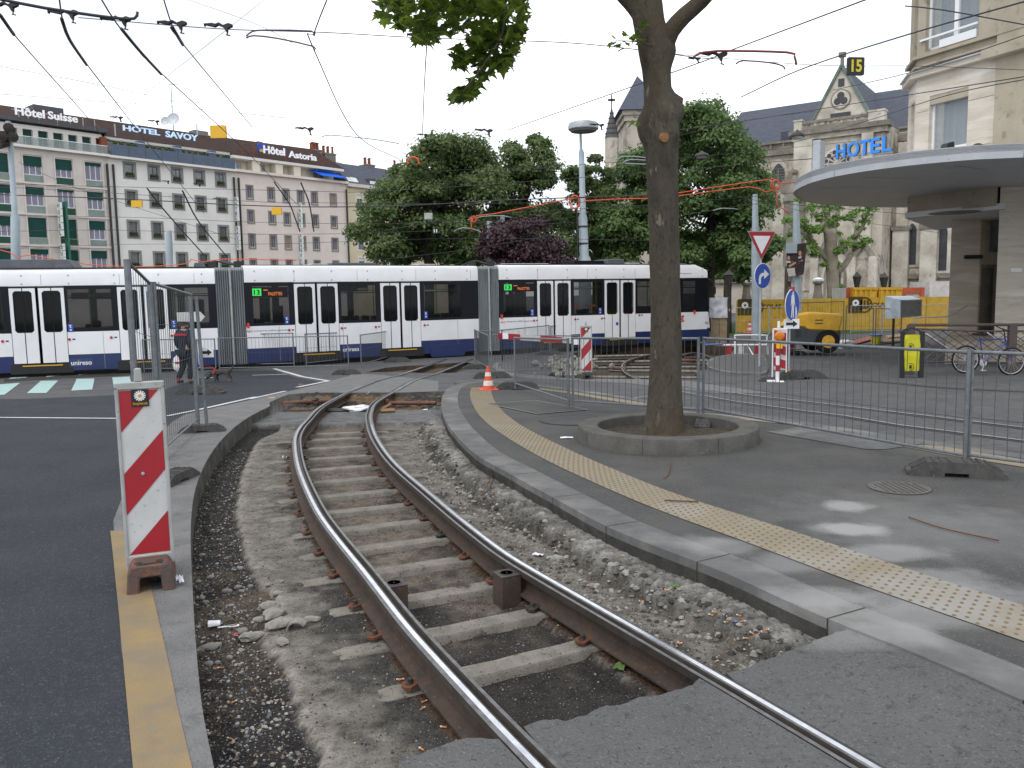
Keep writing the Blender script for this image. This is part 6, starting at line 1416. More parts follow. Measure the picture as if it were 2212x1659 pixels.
for x0,x1,y0,y1 in((305,408,368,440),(537,613,402,458),(728,778,418,472),(880,928,440,500),(1035,1115,465,525)):
    a,c=FX(c6,x0,y0)[0],FX(c6,x1,y0)[0];b=MB();fpn.box(b,a,c,zC+.35,zc1-.2,-1.28,-1.22);w_=b.build('window',M['win_sky'],hC);b=MB();fpn.box(b,(a+c)/2-.05,(a+c)/2+.05,zC+.35,zc1-.2,-1.21,-1.17);b.build('frame',M['win_frame'],w_)
for x in(460,660,815):a=FX(c6,x,440)[0];wallbox(hC,'balcony_wall',a,a+1.0,zC+.28,zC+1.5,-1.2,-.1,'wall_astoria2')
wallbox(hC,'eave_band',J2,J3-.3,zc1,zc1+.3,-3,.1,'slab_white')
zrC=rdg(c6,700,212)[1]
e1c=J3-.1
roof(hC,[(J2,zc1+.3),(e1c,zc1+.3)],[(J2,zrB),(rdg(c6,1000,262)[0]-.3,zrC)])
ftext('Hôtel','letter_white',hC,c6,535,718,290,222,d=.3);ftext('Astoria','letter_white',hC,c6,752,992,326,268,d=.3)
a,z_=FX(c6,458,262);b=MB();fpn.poly(b,rrect(a+.5,a+1.6,z_-.2,z_+.9,.3),.1,.25);bd=b.build('sign_emblem',M['sign_blue'],hC);b=MB();fpn.box(b,a+.7,a+1.4,z_-.1,z_+.2,.26,.3);b.build('emblem_band',M['step_yellow'],bd)
b=MB();[fpn.box(b,FX(c6,x,300)[0],FX(c6,x,300)[0]+.07,zc1+.3,zc1+1.9,.05,.1)for x in(365,460,590,730,880,1050)];fpn.box(b,J2+.5,J3-.6,zc1+1.0,zc1+1.06,.06,.1);b.build('roof_guard',M['pot'],hC)
a,_=FX(c6,975,420);c,_=FX(c6,1165,430);z1=zs(c6,975,420);z0=z1-.75;b=MB()
b.v=[fpn.w(a,z1,-.9),fpn.w(c+.4,z1,-.9),fpn.w(c+1.0,z0-.1,1.1),fpn.w(a+.6,z0-.1,1.1)];b.v+=[v-Vector((0,0,.06))for v in b.v];b.f=[];[b.face(f)for f in([0,1,2,3],[7,6,5,4],[0,4,5,1],[1,5,6,2],[2,6,7,3],[3,7,4,0])];b.build('awning',M['awning'],hC)
vsign(hC,'Hôtel Astoria',c6,838,722,43,'white_plate','green_plate',.2,.55)
def chimney(parent,cr,x0,x1,y0,y1,depth=1.5,pots=5,nm='chimney'):
    a,z1=fb_.px(*c1(cr,x0,y0));c,_=fb_.px(*c1(cr,x1,y0));z0=fb_.px(*c1(cr,x0,y1))[1];b=MB();fb_.box(b,a,c,z0-2.5,z1,-depth,0);fb_.box(b,a-.08,c+.08,z1-.2,z1-.03,-depth-.08,.08);ch=b.build(nm,M['chimney'],parent)
    for k in range(pots):x=a+(c-a)*(k+.5)/pots;b=MB();b.lathe([(.16,0),(.13,.75),(.18,.8),(.18,.9)],c=fb_.w(x,z1,-depth*(.3+.4*(k%2))),n=10);b.build('chimney_pot',M['pot'],ch)
chimney(hC,c6,985,1052,248,315,pots=6);chimney(hC,c6,1080,1172,278,385,pots=5);chimney(hC,c6,500,533,182,205,pots=0)
# ---- fourth building
hD=T('yellow_building','pale yellow building with blue slate mansard roof behind the pink hotel','building',base(J3+5))
J4=J3+26;zD=zs(c6,1400,590)
holes=[]
for yt,yb in((645,765),(840,940),(1010,1120),(1190,1290)):
    for x0,x1 in((1352,1402),(1497,1540),(1620,1660)):holes.append((FX(c6,x0,700)[0],FX(c6,x1,700)[0],zs(c6,1380,yb),zs(c6,1380,yt)))
facade(hD,J3,J4,-1,zD,holes,'wall_fourth')
for q in holes:window(hD,q,'slab_white',.15,2,.3,'slab_white','win_curtain')
wallbox(hD,'cornice',J3,J4,zD,zD+.4,-.5,.5,'wall_suisse')
zrD=rdg(c6,1200,372)[1];roof(hD,[(J3,zD+.4),(J4,zD+.4)],[(J3+.3,zrD),(J4,zrD)],'roof_slate',d_e=.4)
chimney(hD,c6,1440,1510,378,450,pots=4);chimney(hD,c6,1515,1585,412,480,pots=0);chimney(hD,c6,1685,1740,400,440,pots=2)
a,z_=FX(c6,1455,505);b=MB();fpn.box(b,a,a+3.2,z_-1.7,z_,-1.6,.0);dm_=b.build('dormer',M['roof_slate'],hD);b=MB();fpn.box(b,a+.2,a+3.0,z_-1.5,z_-.3,.01,.06);b.build('dormer_window',M['win_frame'],dm_)
for x in(1265,1300):a,z_=FX(c6,x,490);b=MB();b.v=[fpn.w(a,z_,-.15),fpn.w(a+1,z_-.05,-.15),fpn.w(a+1.6,z_-1.2,.25),fpn.w(a+.6,z_-1.15,.25)];b.face([0,1,2,3]);b.build('roof_light',M['win_frame'],hD)
for x,par,lab in((J1-.25,hA,''),(J1+.35,hB,''),(J2-.05,hB,''),(J2+.55,hC,''),(J3-.1,hC,'')):
    b=MB();b.tube([fpn.w(x,-.5,.18),fpn.w(x,zB-.6,.18)],.11,8);b.build('drain_pipe',M['pipe_dark'],par)
# ================================================================ church
mk('ch_stone',(.50,.46,.385),.92,col2=(.40,.37,.315),ns=.35,spots=[(1.1,.53,.6,(.27,.26,.235)),(2.2,.58,.68,(.50,.43,.32)),(6,.60,.75,(.17,.15,.12)),(.35,.55,.7,(.22,.20,.17))],bumps=[(3,.2)]);mk('ch_pale',(.60,.57,.50),.9,col2=(.36,.33,.27),ns=.6,spots=[(3,.6,.75,(.24,.22,.19))]);mk('ch_dirty',(.17,.155,.13),.9,col2=(.27,.25,.21),ns=1,spots=[(4,.55,.7,(.09,.085,.075))]);mk('ch_void',(.022,.024,.03),.4,col2=(.04,.045,.055),ns=2);mk('copper',(.17,.21,.18),.7,col2=(.09,.14,.12),ns=1.5);mk('door_red',(.17,.035,.02),.7)
cp=Plane((31,80),(1.41,-1));c4=cv(1920,0,3.456);c7=cv(1880,120,4.6075)
def cx(cr,x,y):return cp.px(*c1(cr,x,y))
church=T('church','large pale stone gothic church with steep gable, clover window and slate roofs','church',cp.w(0,-.5))
def cbox(nm,a,c,z0,z1,d0,d1,m,par=None):b=MB();cp.box(b,a,c,z0,z1,d0,d1);return b.build(nm,M[m],par or church)
xl,xr=cx(c4,238,1100)[0],cx(c4,1012,1060)[0];zbal=cx(c4,600,1095)[1];zbt=cx(c4,600,1015)[1]
xm=cx(c4,608,1000)[0];zap=cx(c4,608,560)[1];gl,grt=cx(c4,345,1030)[0],cx(c4,893,965)[0];hw=(grt-gl)/2;gm=(grt+gl)/2
cbox('front_wall',xl,xr,-1,zbal,-6,0,'ch_stone')
b=MB();cp.poly(b,[(xm-hw,zbt-.6),(xm+hw,zbt-.6),(xm,zap)],-1.2,-.8);gb=b.build('gable_wall',M['ch_pale'],church)
for sgn in(-1,1):
    b=MB();q=[(xm+sgn*(hw+.25),zbt-.6),(xm+sgn*(hw-.02),zbt-.6),(xm,zap-.1),(xm,zap+.35)];cp.poly(b,q,-1.3,-.6);b.build('copper_edge',M['copper'],gb)
b=MB();cp.box(b,xm-.3,xm+.3,zap+.9,zap+1.3,-1.2,-.7);cp.box(b,xm-.14,xm+.14,zap,zap+.9,-1.1,-.8);b.build('finial',M['ch_dirty'],gb)
zt_=cx(c4,608,845)[1];
b=MB();cp.poly(b,circle(.92,30,xm,zt_),-.82,-.72);ro_=b.build('clover_window',M['ch_dirty'],gb)
b=MB();cp.poly(b,circle(.80,30,xm,zt_),-.75,-.70);b.build('ring',M['ch_pale'],ro_)
for k in range(3):t=math.pi/2+k*2*math.pi/3;b=MB();cp.poly(b,circle(.33,16,xm+.34*math.cos(t),zt_+.34*math.sin(t)),-.70,-.67+.002*k);b.build('lobe',M['ch_void'],ro_)
b=MB();cp.box(b,xm-.28,xm+.28,cx(c4,608,735)[1],cx(c4,608,665)[1],-.82,-.76);b.build('slit_window',M['ch_void'],gb)
b=MB();cp.box(b,xm-.9,xm+.9,cx(c4,608,1000)[1],cx(c4,608,962)[1],-.82,-.7);b.build('low_window',M['ch_void'],gb)
# transept slate roof
b=MB();A0=[cp.w(xm-hw-.2,zbt-.6,-1.2),cp.w(xm,zap+.2,-1.2),cp.w(xm+hw+.2,zbt-.6,-1.2)];A1_=[cp.w(xm-hw-.2,zbt-.6,-16),cp.w(xm,zap+.2,-16),cp.w(xm+hw+.2,zbt-.6,-16)]
b.add(A0+A1_,[(0,1,4,3),(1,2,5,4),(3,4,5)]);b.build('transept_roof',M['roof_slate'],church)
# balustrade
def balus(x0,x1,z0,z1,d,par,nm='balustrade'):
    b=MB();cp.box(b,x0,x1,z0,z0+.28,d-.25,d+.12);cp.box(b,x0,x1,z1-.25,z1,d-.2,d+.08);bo=b.build(nm,M['ch_dirty'],par);n=max(3,int((x1-x0)/1.15));b=MB()
    for k in range(n):
        xc=x0+(x1-x0)*(k+.5)/n;h=(z1-z0-.53)/2;zc=z0+.28+h;w=(x1-x0)/n/2
        for i in range(4):
            t=math.pi/4+i*math.pi/2
            for q in((xc+.8*w*math.cos(t)*1.1,zc+h*.8*math.sin(t)),):cp.poly(b,circle(w*.33,8,q[0],q[1]),d-.1,d-.02)
        cp.box(b,xc-w-.08,xc-w+.08,z0+.28,z1-.25,d-.15,d)
    b.build('tracery',M['ch_pale'],bo);return bo
kp=[cx(c4,x_,1040)[0]for x_ in(232,300,872,938,1012)]
balus(kp[1],kp[2],zbal+.05,zbt,.1,church)
for a,c in((kp[0],kp[1]),(kp[2],kp[3]),(kp[3]+.01,kp[4])):b=MB();cp.box(b,a,c,zbal,zbt+.05,-.8,.3);cp.box(b,a-.06,c+.06,zbt+.05,zbt+.2,-.9,.36);b.build('corner_pier',M['ch_pale'],church)
cbox('cornice',xl-.5,xr+.5,zbal-.45,zbal,-1,.6,'ch_dirty');cbox('cornice',xl-.25,xr+.25,zbal-.95,zbal-.45,-1,.3,'ch_stone')
for a,c in((xl,xl+1.7),(xr-1.9,xr-.9)):cbox('buttress',a,c,-1,zbal-.95,-.5,.45,'ch_pale')
# rose window
xr_,zr_=cx(c4,603,1412);R=cx(c4,745,1400)[0]-xr_
b=MB();cp.box(b,xr_-R-1.2,xr_+R+1,zr_-3,zr_+R+1.6,.0,.05);b.build('rose_panel',M['ch_stone'],church)
b=MB();cp.poly(b,circle(R,40,xr_,zr_),.05,.12);rw=b.build('rose_window',M['ch_pale'],church)
b=MB();cp.poly(b,circle(R*.86,40,xr_,zr_),.12,.14);b.build('rose_glass',M['ch_void'],rw)
b=MB()
for k in range(12):
    t=k*math.pi/6;ca,sa_=math.cos(t),math.sin(t);w=.07;b2=[(xr_-sa_*w+ca*.3,zr_+ca*w+sa_*.3),(xr_+sa_*w+ca*.3,zr_-ca*w+sa_*.3),(xr_+sa_*w+ca*R*.7,zr_-ca*w+sa_*R*.7),(xr_-sa_*w+ca*R*.7,zr_+ca*w+sa_*R*.7)];cp.poly(b,b2,.141,.2)
    t+=math.pi/12;cx0,cz0=xr_+R*.72*math.cos(t),zr_+R*.72*math.sin(t);o_=circle(R*.19,12,cx0,cz0);i_=circle(R*.14,12,cx0,cz0)
    for i in range(12):cp.poly(b,[o_[i],o_[(i+1)%12],i_[(i+1)%12],i_[i]],.142,.21)
cp.poly(b,circle(.32,14,xr_,zr_),.143,.22);b.build('tracery',M['ch_pale'],rw)
# nave walls and roofs each side
dn=-4.5;znv=cx(c4,100,1300)[1]
npl=Plane((cp.o+cp.n*dn)[:2],(1.41,-1))
def nx(cr,x,y):return npl.px(*c1(cr,x,y))
def nbox(nm,a,c,z0,z1,d0,d1,m,par=None):b=MB();npl.box(b,a,c,z0,z1,d0,d1);return b.build(nm,M[m],par or church)
nl=npl.sx(1535,500);nr=npl.sx(2075,500);znb,znt=nx(c4,100,1300)[1],nx(c4,100,1222)[1]
nbox('nave_wall',nl,xl+2,-1,znb,-1,0,'ch_stone');nbox('nave_wall',xr-2,nr+6,-1,znb+.4,-1,0,'ch_stone')
for a,c in((nl,xl+.5),(xr+.3,nr+6)):
    nbox('cornice',a,c,znb-.5,znb,-.5,.4,'ch_dirty')
    b=MB();npl.box(b,a,c,znb+.02,znb+.3,-.2,.15);npl.box(b,a,c,znt-.2,znt,-.2,.12);n_=int((c-a)/1.3);[npl.box(b,a+k*1.3-.1,a+k*1.3+.1,znb+.3,znt-.2,-.12,.05)for k in range(n_+1)];npl.box(b,a,c,znb+.3,znt-.2,-.14,-.10);b.build('balustrade',M['ch_dirty'],church)
rpl=Plane((npl.o-npl.n*9)[:2],(1.41,-1));zrd=rpl.px(*c1(c4,100,922))[1]
for a,c in((nl,xm),(xm,nr+6)):
    b=MB();b.v=[npl.w(a,znb+.3,-.4),npl.w(c,znb+.3,-.4),rpl.w(c,zrd),rpl.w(a,zrd),rpl.w(a,znb,-9),rpl.w(c,znb,-9)];b.face([0,1,2,3]);b.face([3,2,5,4]);b.face([0,3,4]);b.face([1,2,5]);b.build('nave_roof',M['roof_slate'],church)
a,z_=npl.px(*c1(c7,335,1010));b=MB();npl.box(b,a-.4,a+.5,z_-.5,z_+.6,-2.2,-1.2);b.build('roof_hatch',M['roof_slate'],church)
def arch(x0,x1,z0,z1,n=7):  # pointed arch outline
    w=(x1-x0);zs_=z1-w*.86;pts=[(x0,z0),(x1,z0),(x1,zs_)]
    for i in range(1,n):t=math.radians(60*i/n);pts.append((x0+w*math.cos(t),zs_+w*math.sin(t)))
    pts.append(((x0+x1)/2,z1))
    for i in range(n-1,0,-1):t=math.radians(60*i/n);pts.append((x1-w*math.cos(t),zs_+w*math.sin(t)))
    pts.append((x0,zs_));return pts
def gothic(pl,cr,x0,x1,yb,yt,d,glass='ch_void',nm='arched_window',fw=.35,par=None):
    a,z1=pl.px(*c1(cr,x0,yt));c,_=pl.px(*c1(cr,x1,yt));z0=pl.px(*c1(cr,(x0+x1)/2,yb))[1];z1=pl.px(*c1(cr,(x0+x1)/2,yt))[1]
    b=MB();pl.poly(b,arch(a-fw,c+fw,z0-.25,z1+fw*1.5),d-.05,d+.12);w_=b.build(nm,M['ch_pale'],par or church)
    b=MB();pl.poly(b,arch(a,c,z0,z1),d+.12,d+.14);b.build('glass' if glass=='ch_void' else 'recess',M[glass],w_)
    if glass=='ch_void' and c-a>.9:b=MB();m_=(a+c)/2;pl.box(b,m_-.05,m_+.05,z0,z1-.6,d+.14,d+.2);[pl.box(b,a,c,z0+(z1-z0)*k/7,z0+(z1-z0)*k/7+.04,d+.14,d+.17)for k in range(1,6)];b.build('mullion',M['ch_dirty'],w_)
    return w_
w_=gothic(npl,c7,235,385,1560,1330,.0)
gothic(npl,C8r,1466,1525,930,665,.0);gothic(npl,C8r,1672,1724,968,680,.0)
for x0,x1,yb,yt in((828,905,800,665),(1025,1108,800,655),(1135,1210,800,655)):gothic(cp,C8r,x0,x1,yb,yt,.0,'ch_stone','blind_arch',.22)
zsc=nx(C8r,1500,1000)[1];nbox('string_course',nl,nr+6,zsc-.3,zsc+.15,-.3,.45,'ch_dirty');cbox('string_course',xl-.3,xr+.3,zsc-.3,zsc+.15,-.3,.6,'ch_dirty')
zs2=nx(C8r,1430,725)[1]
for x in(1260,1430,1610):a=nx(C8r,x,725)[0];nbox('buttress',a-.7,a+.7,-1,zs2+.2,0,.9,'ch_pale');nbox('buttress_cap',a-.85,a+.85,zs2+.2,zs2+.6,0,1.05,'ch_dirty');nbox('upper_buttress',a-.5,a+.5,zs2+.6,znb-.6,0,.5,'ch_pale')
a=nx(C8r,610,700)[0];
for x,w in((590,.5),(640,1.0)):a=nx(C8r,x,800)[0];nbox('buttress',a-w,a+w,-1,nx(C8r,x,560)[1],0,1.4,'ch_pale')
# porch with three gables, pinnacles and the red door
pp=Plane((cp.o+cp.n*2.2)[:2],(1.41,-1))
zpt=pp.px(*c1(C8r,1000,900))[1];xa,xb=pp.sx(*c1(C8r,800,950)),pp.sx(*c1(C8r,1260,950))
b=MB();pp.box(b,xa,xb,-1,zpt,-2.3,0);po=b.build('porch',M['ch_stone'],church)
for x0,x1,ya,yb_ in((775,870,800,905),(1105,1260,800,905),(870,1105,705,905)):
    a,c=pp.sx(*c1(C8r,x0,900)),pp.sx(*c1(C8r,x1,900));z1=pp.px(*c1(C8r,(x0+x1)/2,ya))[1];z0=zpt
    b=MB();pp.poly(b,[(a,z0),(c,z0),((a+c)/2,z1)],-1.8,.05);gq=b.build('porch_gable',M['ch_stone'],church)
    b=MB();w=.22
    for sg_ in(a,c):m_=(a+c)/2;sgn=1 if sg_==a else-1;pp.poly(b,[(sg_-sgn*.25,z0-.1),(sg_+sgn*w,z0-.1),(m_,z1-.15),(m_,z1+.4)],-.2,.35)
    b.build('gable_coping',M['ch_dirty'],gq)
a,c=pp.sx(*c1(C8r,905,1000)),pp.sx(*c1(C8r,1095,1000));z1=pp.px(*c1(C8r,1000,862))[1]
for k,(e,m_)in enumerate(((.0,'ch_pale'),(.3,'ch_dirty'),(.55,'ch_stone'),(.8,'ch_void'))):b=MB();pp.poly(b,arch(a+e,c-e,-1,z1-e*1.3),.06+.03*k,.10+.03*k);pd=b.build('portal_order',M[m_],po)
b=MB();z_=pp.px(*c1(C8r,1040,1020))[1];pp.box(b,a+.9,c-.9,-1,z_,.2,.24);b.build('red_door',M['door_red'],po)
for x0,x1 in((800,855),(1140,1210)):gothic(pp,C8r,x0+6,x1-6,1080,930,.02,'ch_stone','blind_arch',.2)
for x,y0 in((870,1015),(1110,940),(1245,1000)):
    a=pp.sx(*c1(C8r,x,1000));b=MB();pp.box(b,a-.35,a+.35,-1,zpt+.2,0,.6);b.build('pier',M['ch_pale'],po)
for x,y in((428,1030),(888,1020)):
    q=P(*c1(C8r,x,y),62);t=T('stone_pinnacle','carved pale pinnacle with white cap standing %s'%('left of the blue turn sign' if x<500 else 'left of the pollarded tree'),'pinnacle',(q.x,q.y,-.5),.3)
    h=q.z+.5;b=LB();b.lathe([(.9,0),(.9,h-3.0),(.7,h-2.8),(.32,h-1.0),(.28,h-.4),(.42,h-.35),(.42,h-.2),(.1,h)],n=6);b.build('shaft',M['ch_dirty'],t);b=LB();b.lathe([(.42,h-.2),(.44,h-.05),(.1,h+.08),(.001,h+.1)],n=8);b.build('cap',M['white_paint'],t)
a,z_=npl.px(*c1(C8r,626,1088));nbox('small_square_window',a-.9,a+.9,z_-.7,z_+.6,.02,.05,'ch_void');nbox('window_surround',a-1.2,a+1.2,z_-1.0,z_+.9,-.1,.015,'ch_pale')
# pinnacle and flying buttress near the rose window
a,z_=cx(c7,525,1415);b=MB();fr_=Matrix.Translation(cp.w(a,z_-3.2,.9));b.lathe([(1.0,-6),(1.0,0),(1.15,.2),(.2,2.6),(.12,2.7),(.35,2.9),(.35,3.1),(.001,3.3)],n=8,fr=fr_);b.build('pinnacle',M['ch_dirty'],church)
a,z_=cx(c7,400,1450);b=MB();cp.poly(b,[(a-1,z_-1.4),(a+1.6,z_+1.6),(a+1.6,z_+.5),(a,z_-2.2)],-.5,.2);b.build('flying_buttress',M['ch_dirty'],church)
# turret and tower seen through the trees
c3=cv(1280,0,3.456);Yt2=95.
def wz(cr,x,y,Y=Yt2):return P(*c1(cr,x,y),Y)
tw=T('church_turret','slender stone turret with pointed grey spire between the plane tree and the round lamp','turret',(wz(c3,865,1400).x,Yt2,-.5))
q=wz(c3,862,1195);zt_,za_=q.z,wz(c3,862,930).z;k=Yt2/1789/3.456/1.157;b=MB();b.lathe([(52*k,-.5),(52*k,zt_-6),(66*k,zt_-5.2),(66*k,zt_-4.4),(58*k,zt_-3.8),(58*k,zt_)],c=(q.x,Yt2,0),n=8);b.build('stone_shaft',M['ch_stone'],tw)
b=MB();b.lathe([(60*k,zt_),(4*k,za_)],c=(q.x,Yt2,0),n=8)
for i in range(1,6):f=i/6;r=(60*(1-f)+4*f)*k;z=zt_+(za_-zt_)*f;b.lathe([(r+.06,z-.12),(r+.1,z),(r-.02,z+.05)],c=(q.x,Yt2,0),n=8)
b.build('spire',mk('spire_dark',(.075,.078,.082),.85,col2=(.11,.11,.105),ns=2),tw)
b=MB();b.box(q.x-.06,q.x+.06,Yt2-.06,Yt2+.06,za_,za_+1.4);b.box(q.x-.4,q.x+.4,Yt2-.06,Yt2+.06,za_+.7,za_+.95);b.build('cross',M['iron_dark'],tw)
b=MB()
for i in range(8):t=i*math.pi/4+.39;b.lathe([(.32,-1.6),(.32,-.4),(.001,.5)],c=(q.x+60*k*math.cos(t),Yt2+60*k*math.sin(t),zt_-3.2),n=5)
b.build('small_gable',M['ch_pale'],tw)
tb=T('church_tower','square church tower with low slate pyramid roof half hidden by the plane tree','tower',(wz(c3,1130,900).x,Yt2+4,-.5))
xa,xb=wz(c3,990,1000).x,wz(c3,1270,1000).x;zt_=wz(c3,1000,960).z;b=MB();b.box(xa,xb,Yt2,Yt2+8,-.5,zt_);b.box(xa-.5,xb+.5,Yt2-.5,Yt2+8.5,zt_-.5,zt_);b.box(xa-.25,xb+.25,Yt2-.25,Yt2+8.25,zt_-1.1,zt_-.5);b.build('stone_shaft',M['ch_stone'],tb)
za_=wz(c3,1130,822).z+1.6;b=MB();b.add([(xa-.9,Yt2-.9,zt_),(xb+.9,Yt2-.9,zt_),(xb+.9,Yt2+9,zt_),(xa-.9,Yt2+9,zt_),((xa+xb)/2,Yt2+4,za_+1.5)],[(0,1,4),(1,2,4),(2,3,4),(3,0,4),(0,1,2,3)]);b.build('roof',M['roof_slate'],tb)
# ================================================================ hotel on the right
mk('trav',(.57,.525,.45),.75,col2=(.48,.44,.37),ns=1.3,stretch=(.5,.5,3.2),spots=[(2.4,.56,.74,(.40,.345,.26)),(1.1,.52,.68,(.64,.61,.55)),(14,.66,.76,(.3,.25,.19))]);mk('trav_brown',(.40,.36,.285),.8,col2=(.33,.29,.225),ns=1.2,spots=[(3,.58,.75,(.20,.165,.12))]);mk('soffit',(.60,.62,.64),.6,col2=(.54,.56,.58),ns=1.2);mk('fascia',(.44,.46,.49),.5,col2=(.37,.39,.42),ns=2,spots=[(7,.68,.72,(.10,.10,.10))]);mk('curtain',(.66,.70,.74),.7,col2=(.48,.53,.57),ns=2,stretch=(9,9,.2));mk('pane_clear',(.25,.3,.33),.04,alpha=.35,spec=.7);mk('door_metal',(.17,.165,.15),.5,metal=.4,col2=(.12,.118,.11),ns=4);mk('hotel_blue',(.01,.22,.72),.45);mk('letter_side',(.12,.12,.13),.7);mk('joint',(.12,.10,.08),.9)
hp=Plane((.4796*28,28.),(.468,-1));RH=T('stone_hotel','travertine clad corner hotel at the right edge with bay windows above a curved canopy','hotel',(14.5,27,0))
def hx(x,y,cr=c4):return hp.px(*c1(cr,x,y))
s0=0.;s1=12.;P1=Vector((13.77+.05,29.35,0));P2=Vector((22,36,0))
zlow,zt=5.2,22.
def planwall(nm,pts,z0,z1,m,par=RH):b=MB();b.prism([(p[0],p[1])for p in pts],lambda a,c,d:(a,c,d),z0,z1);return b.build(nm,M[m],par)
o0=hp.w(s0,0,0);oE=hp.w(s1,0,0)
def holewall(pl,a,c,z0,z1,holes,m,th=.3,par=RH,nm='wall'):
    loops=[[Vector(p)for p in((a,z0,0),(c,z0,0),(c,z1,0),(a,z1,0))]]+[[Vector(p)for p in((h[0],h[2],0),(h[1],h[2],0),(h[1],h[3],0),(h[0],h[3],0))]for h in holes]
    fl=[p for l in loops for p in l];tr=tessellate_polygon(loops);b=MB();n=len(fl);b.v=[pl.w(p.x,p.y,0)for p in fl]+[pl.w(p.x,p.y,-th)for p in fl];k=0
    for t in tr:b.face(list(t))
    for l in loops:
        for i in range(len(l)):b.face([k+i,k+(i+1)%len(l),n+k+(i+1)%len(l),n+k+i])
        k+=len(l)
    return b.build(nm,M[m],par,recalc=False)
w1=(hx(1392,1000)[0],hx(1724,1000)[0],hx(1560,1290)[1],hx(1560,790)[1]);w2=(hx(1362,300)[0],hx(1822,200)[0],hx(1600,375)[1],hx(1600,-330)[1])
zc=hx(1600,590)[1]
holewall(hp,s0,s1,zlow,zc,[w1],'trav');holewall(hp,s0,s1,zc,zt,[w2],'trav_brown')
ch_=Plane((P1.x,P1.y),(o0.x-P1.x,o0.y-P1.y));Lc=(o0-P1).length
holewall(ch_,0,Lc-.0,zlow,zc,[(Lc*.42,Lc*.85,w1[2],w1[3])],'trav');holewall(ch_,0,Lc,zc,zt,[(Lc*.45,Lc*.9,w2[2],w2[3])],'trav_brown')
for q in((Lc*.42,Lc*.85,w1[2],w1[3]),(Lc*.45,Lc*.9,w2[2],w2[3])):b=MB();ch_.box(b,*q,-.26,-.2);b.build('window',M['win_curtain'],RH)
b=MB();b.v=[Vector((P1.x,P1.y,zlow)),Vector((P2.x,P2.y,zlow)),Vector((P2.x,P2.y,zt)),Vector((P1.x,P1.y,zt))];b.face([0,1,2,3]);b.build('far_wall',M['trav'],RH,recalc=False)
planwall('attic_roof',[P1,P2,(30,30,0),oE,o0],zt,zt+.3,'trav_brown')
zi=w1[2]
def cw(q,split,nm='window'):
    a,c,z0,z1=q;b=MB();e=.07
    for r_ in((a,c,z0,z0+e*1.6),(a,c,z1-e,z1),(a,a+e,z0,z1),(c-e,c,z0,z1)):hp.box(b,*r_,-.26,-.16)
    if split:m_=a+(c-a)*.53;hp.box(b,m_-.07,m_+.07,z0,z1,-.26,-.14)
    w_=b.build(nm,M['win_frame'],RH);b=MB();hp.box(b,a,c,z0,z1,-.75,-.7);b.build('curtain',M['curtain'],w_);b=MB();hp.box(b,a+e,c-e,z0+e,z1-e,-.23,-.21);b.build('pane',M['pane_clear'],w_)
    b=MB();hp.box(b,a,c,z1-.28,z1,-.17,-.02);b.build('blind_box',M['trav_brown'],w_);return w_
cw(w1,False);w_=cw(w2,True)
b=MB();z_=hx(1500,310)[1];hp.box(b,w2[0]-.15,w2[1],z_,z_+.06,.02,.08);b.build('rail',M['win_frame'],w_)
b=MB();hp.box(b,w2[0]+.55,w2[1]-.05,w2[2]-.02,w2[2]+.22,-.14,.05);b.build('sill_board',M['win_frame'],w_)
def band(z0,z1,d,m,a0=-.0,a1=None,nm='cornice'):
    b=MB();hp.box(b,-.02-d*.25,s1 if a1 is None else a1,z0,z1,-.02,d);
    ch_.box(b,-.05,Lc+d*.3,z0+.003,z1+.003,-.02,d);return b.build(nm,M[m],RH)
zb0=hx(1600,600)[1];zb1=hx(1600,552)[1];band(zb0,zb1,.22,'trav');band(zb1,zb1+.04,.30,'fascia',nm='cornice_flashing')
zl=hx(1600,428)[1];band(zl,zl+.10,.14,'trav_brown');band(zl-.28,zl-.22,.1,'trav_brown')
xs_=hx(1990,600)[0];b=MB();hp.box(b,xs_,s1,zlow,zt,.0,.12);b.build('pier_wall',M['trav_brown'],RH);b=MB();hp.box(b,hx(1918,500)[0],s1,hx(1950,520)[1],hx(1950,430)[1],.13,.42);b.build('cornice_end',M['trav_brown'],RH)
b=MB()
for z in(zi-.05,zi+1.35):hp.box(b,s0+.02,w1[0]-.02,z,z+.012,-.01,.004);hp.box(b,w1[1]+.02,xs_,z,z+.012,-.01,.004)
b.build('stone_joint',M['joint'],RH)
# canopy
def onz(x,y,z):r=ray(x,y);t=(z-H)/r[2];return Vector((r[0]*t,t,z))
ZC=4.9
oc=[onz(*q,ZC)for q in[(2420,297)]+C8r([(2212,318),(1900,250+6),(1670,275),(1450,297),(1200,330),(1000,365),(900,390),(830,412),(770,440),(742,462),(738,478),(760,500),(800,520),(900,540),(1050,552),(1250,560),(1460,562)])]
oc[1]=onz(*c1(C8r,2212,242),ZC);oc[0]=oc[1]+(oc[1]-oc[2]).normalized()*6
oc=crom(oc,.35);can=T('hotel_canopy','wide grey curved canopy with metal fascia jutting out over the hotel entrance','canopy',(11,25,ZC));
back=[Vector((20,36,ZC)),Vector((26,22,ZC))]
outl=[(p.x,p.y)for p in oc]+[(p.x,p.y)for p in back]
b=MB();b.prism(outl,lambda a,c,d:(a,c,d),ZC+.005,ZC+.33);b.build('slab',M['soffit'],can)
b=MB()
n=len(oc);offo=offset(oc,.03)if False else oc
cen=Vector((18,28,ZC))
def outw(p,d):v=(p-cen);v.z=0;return p+v.normalized()*d
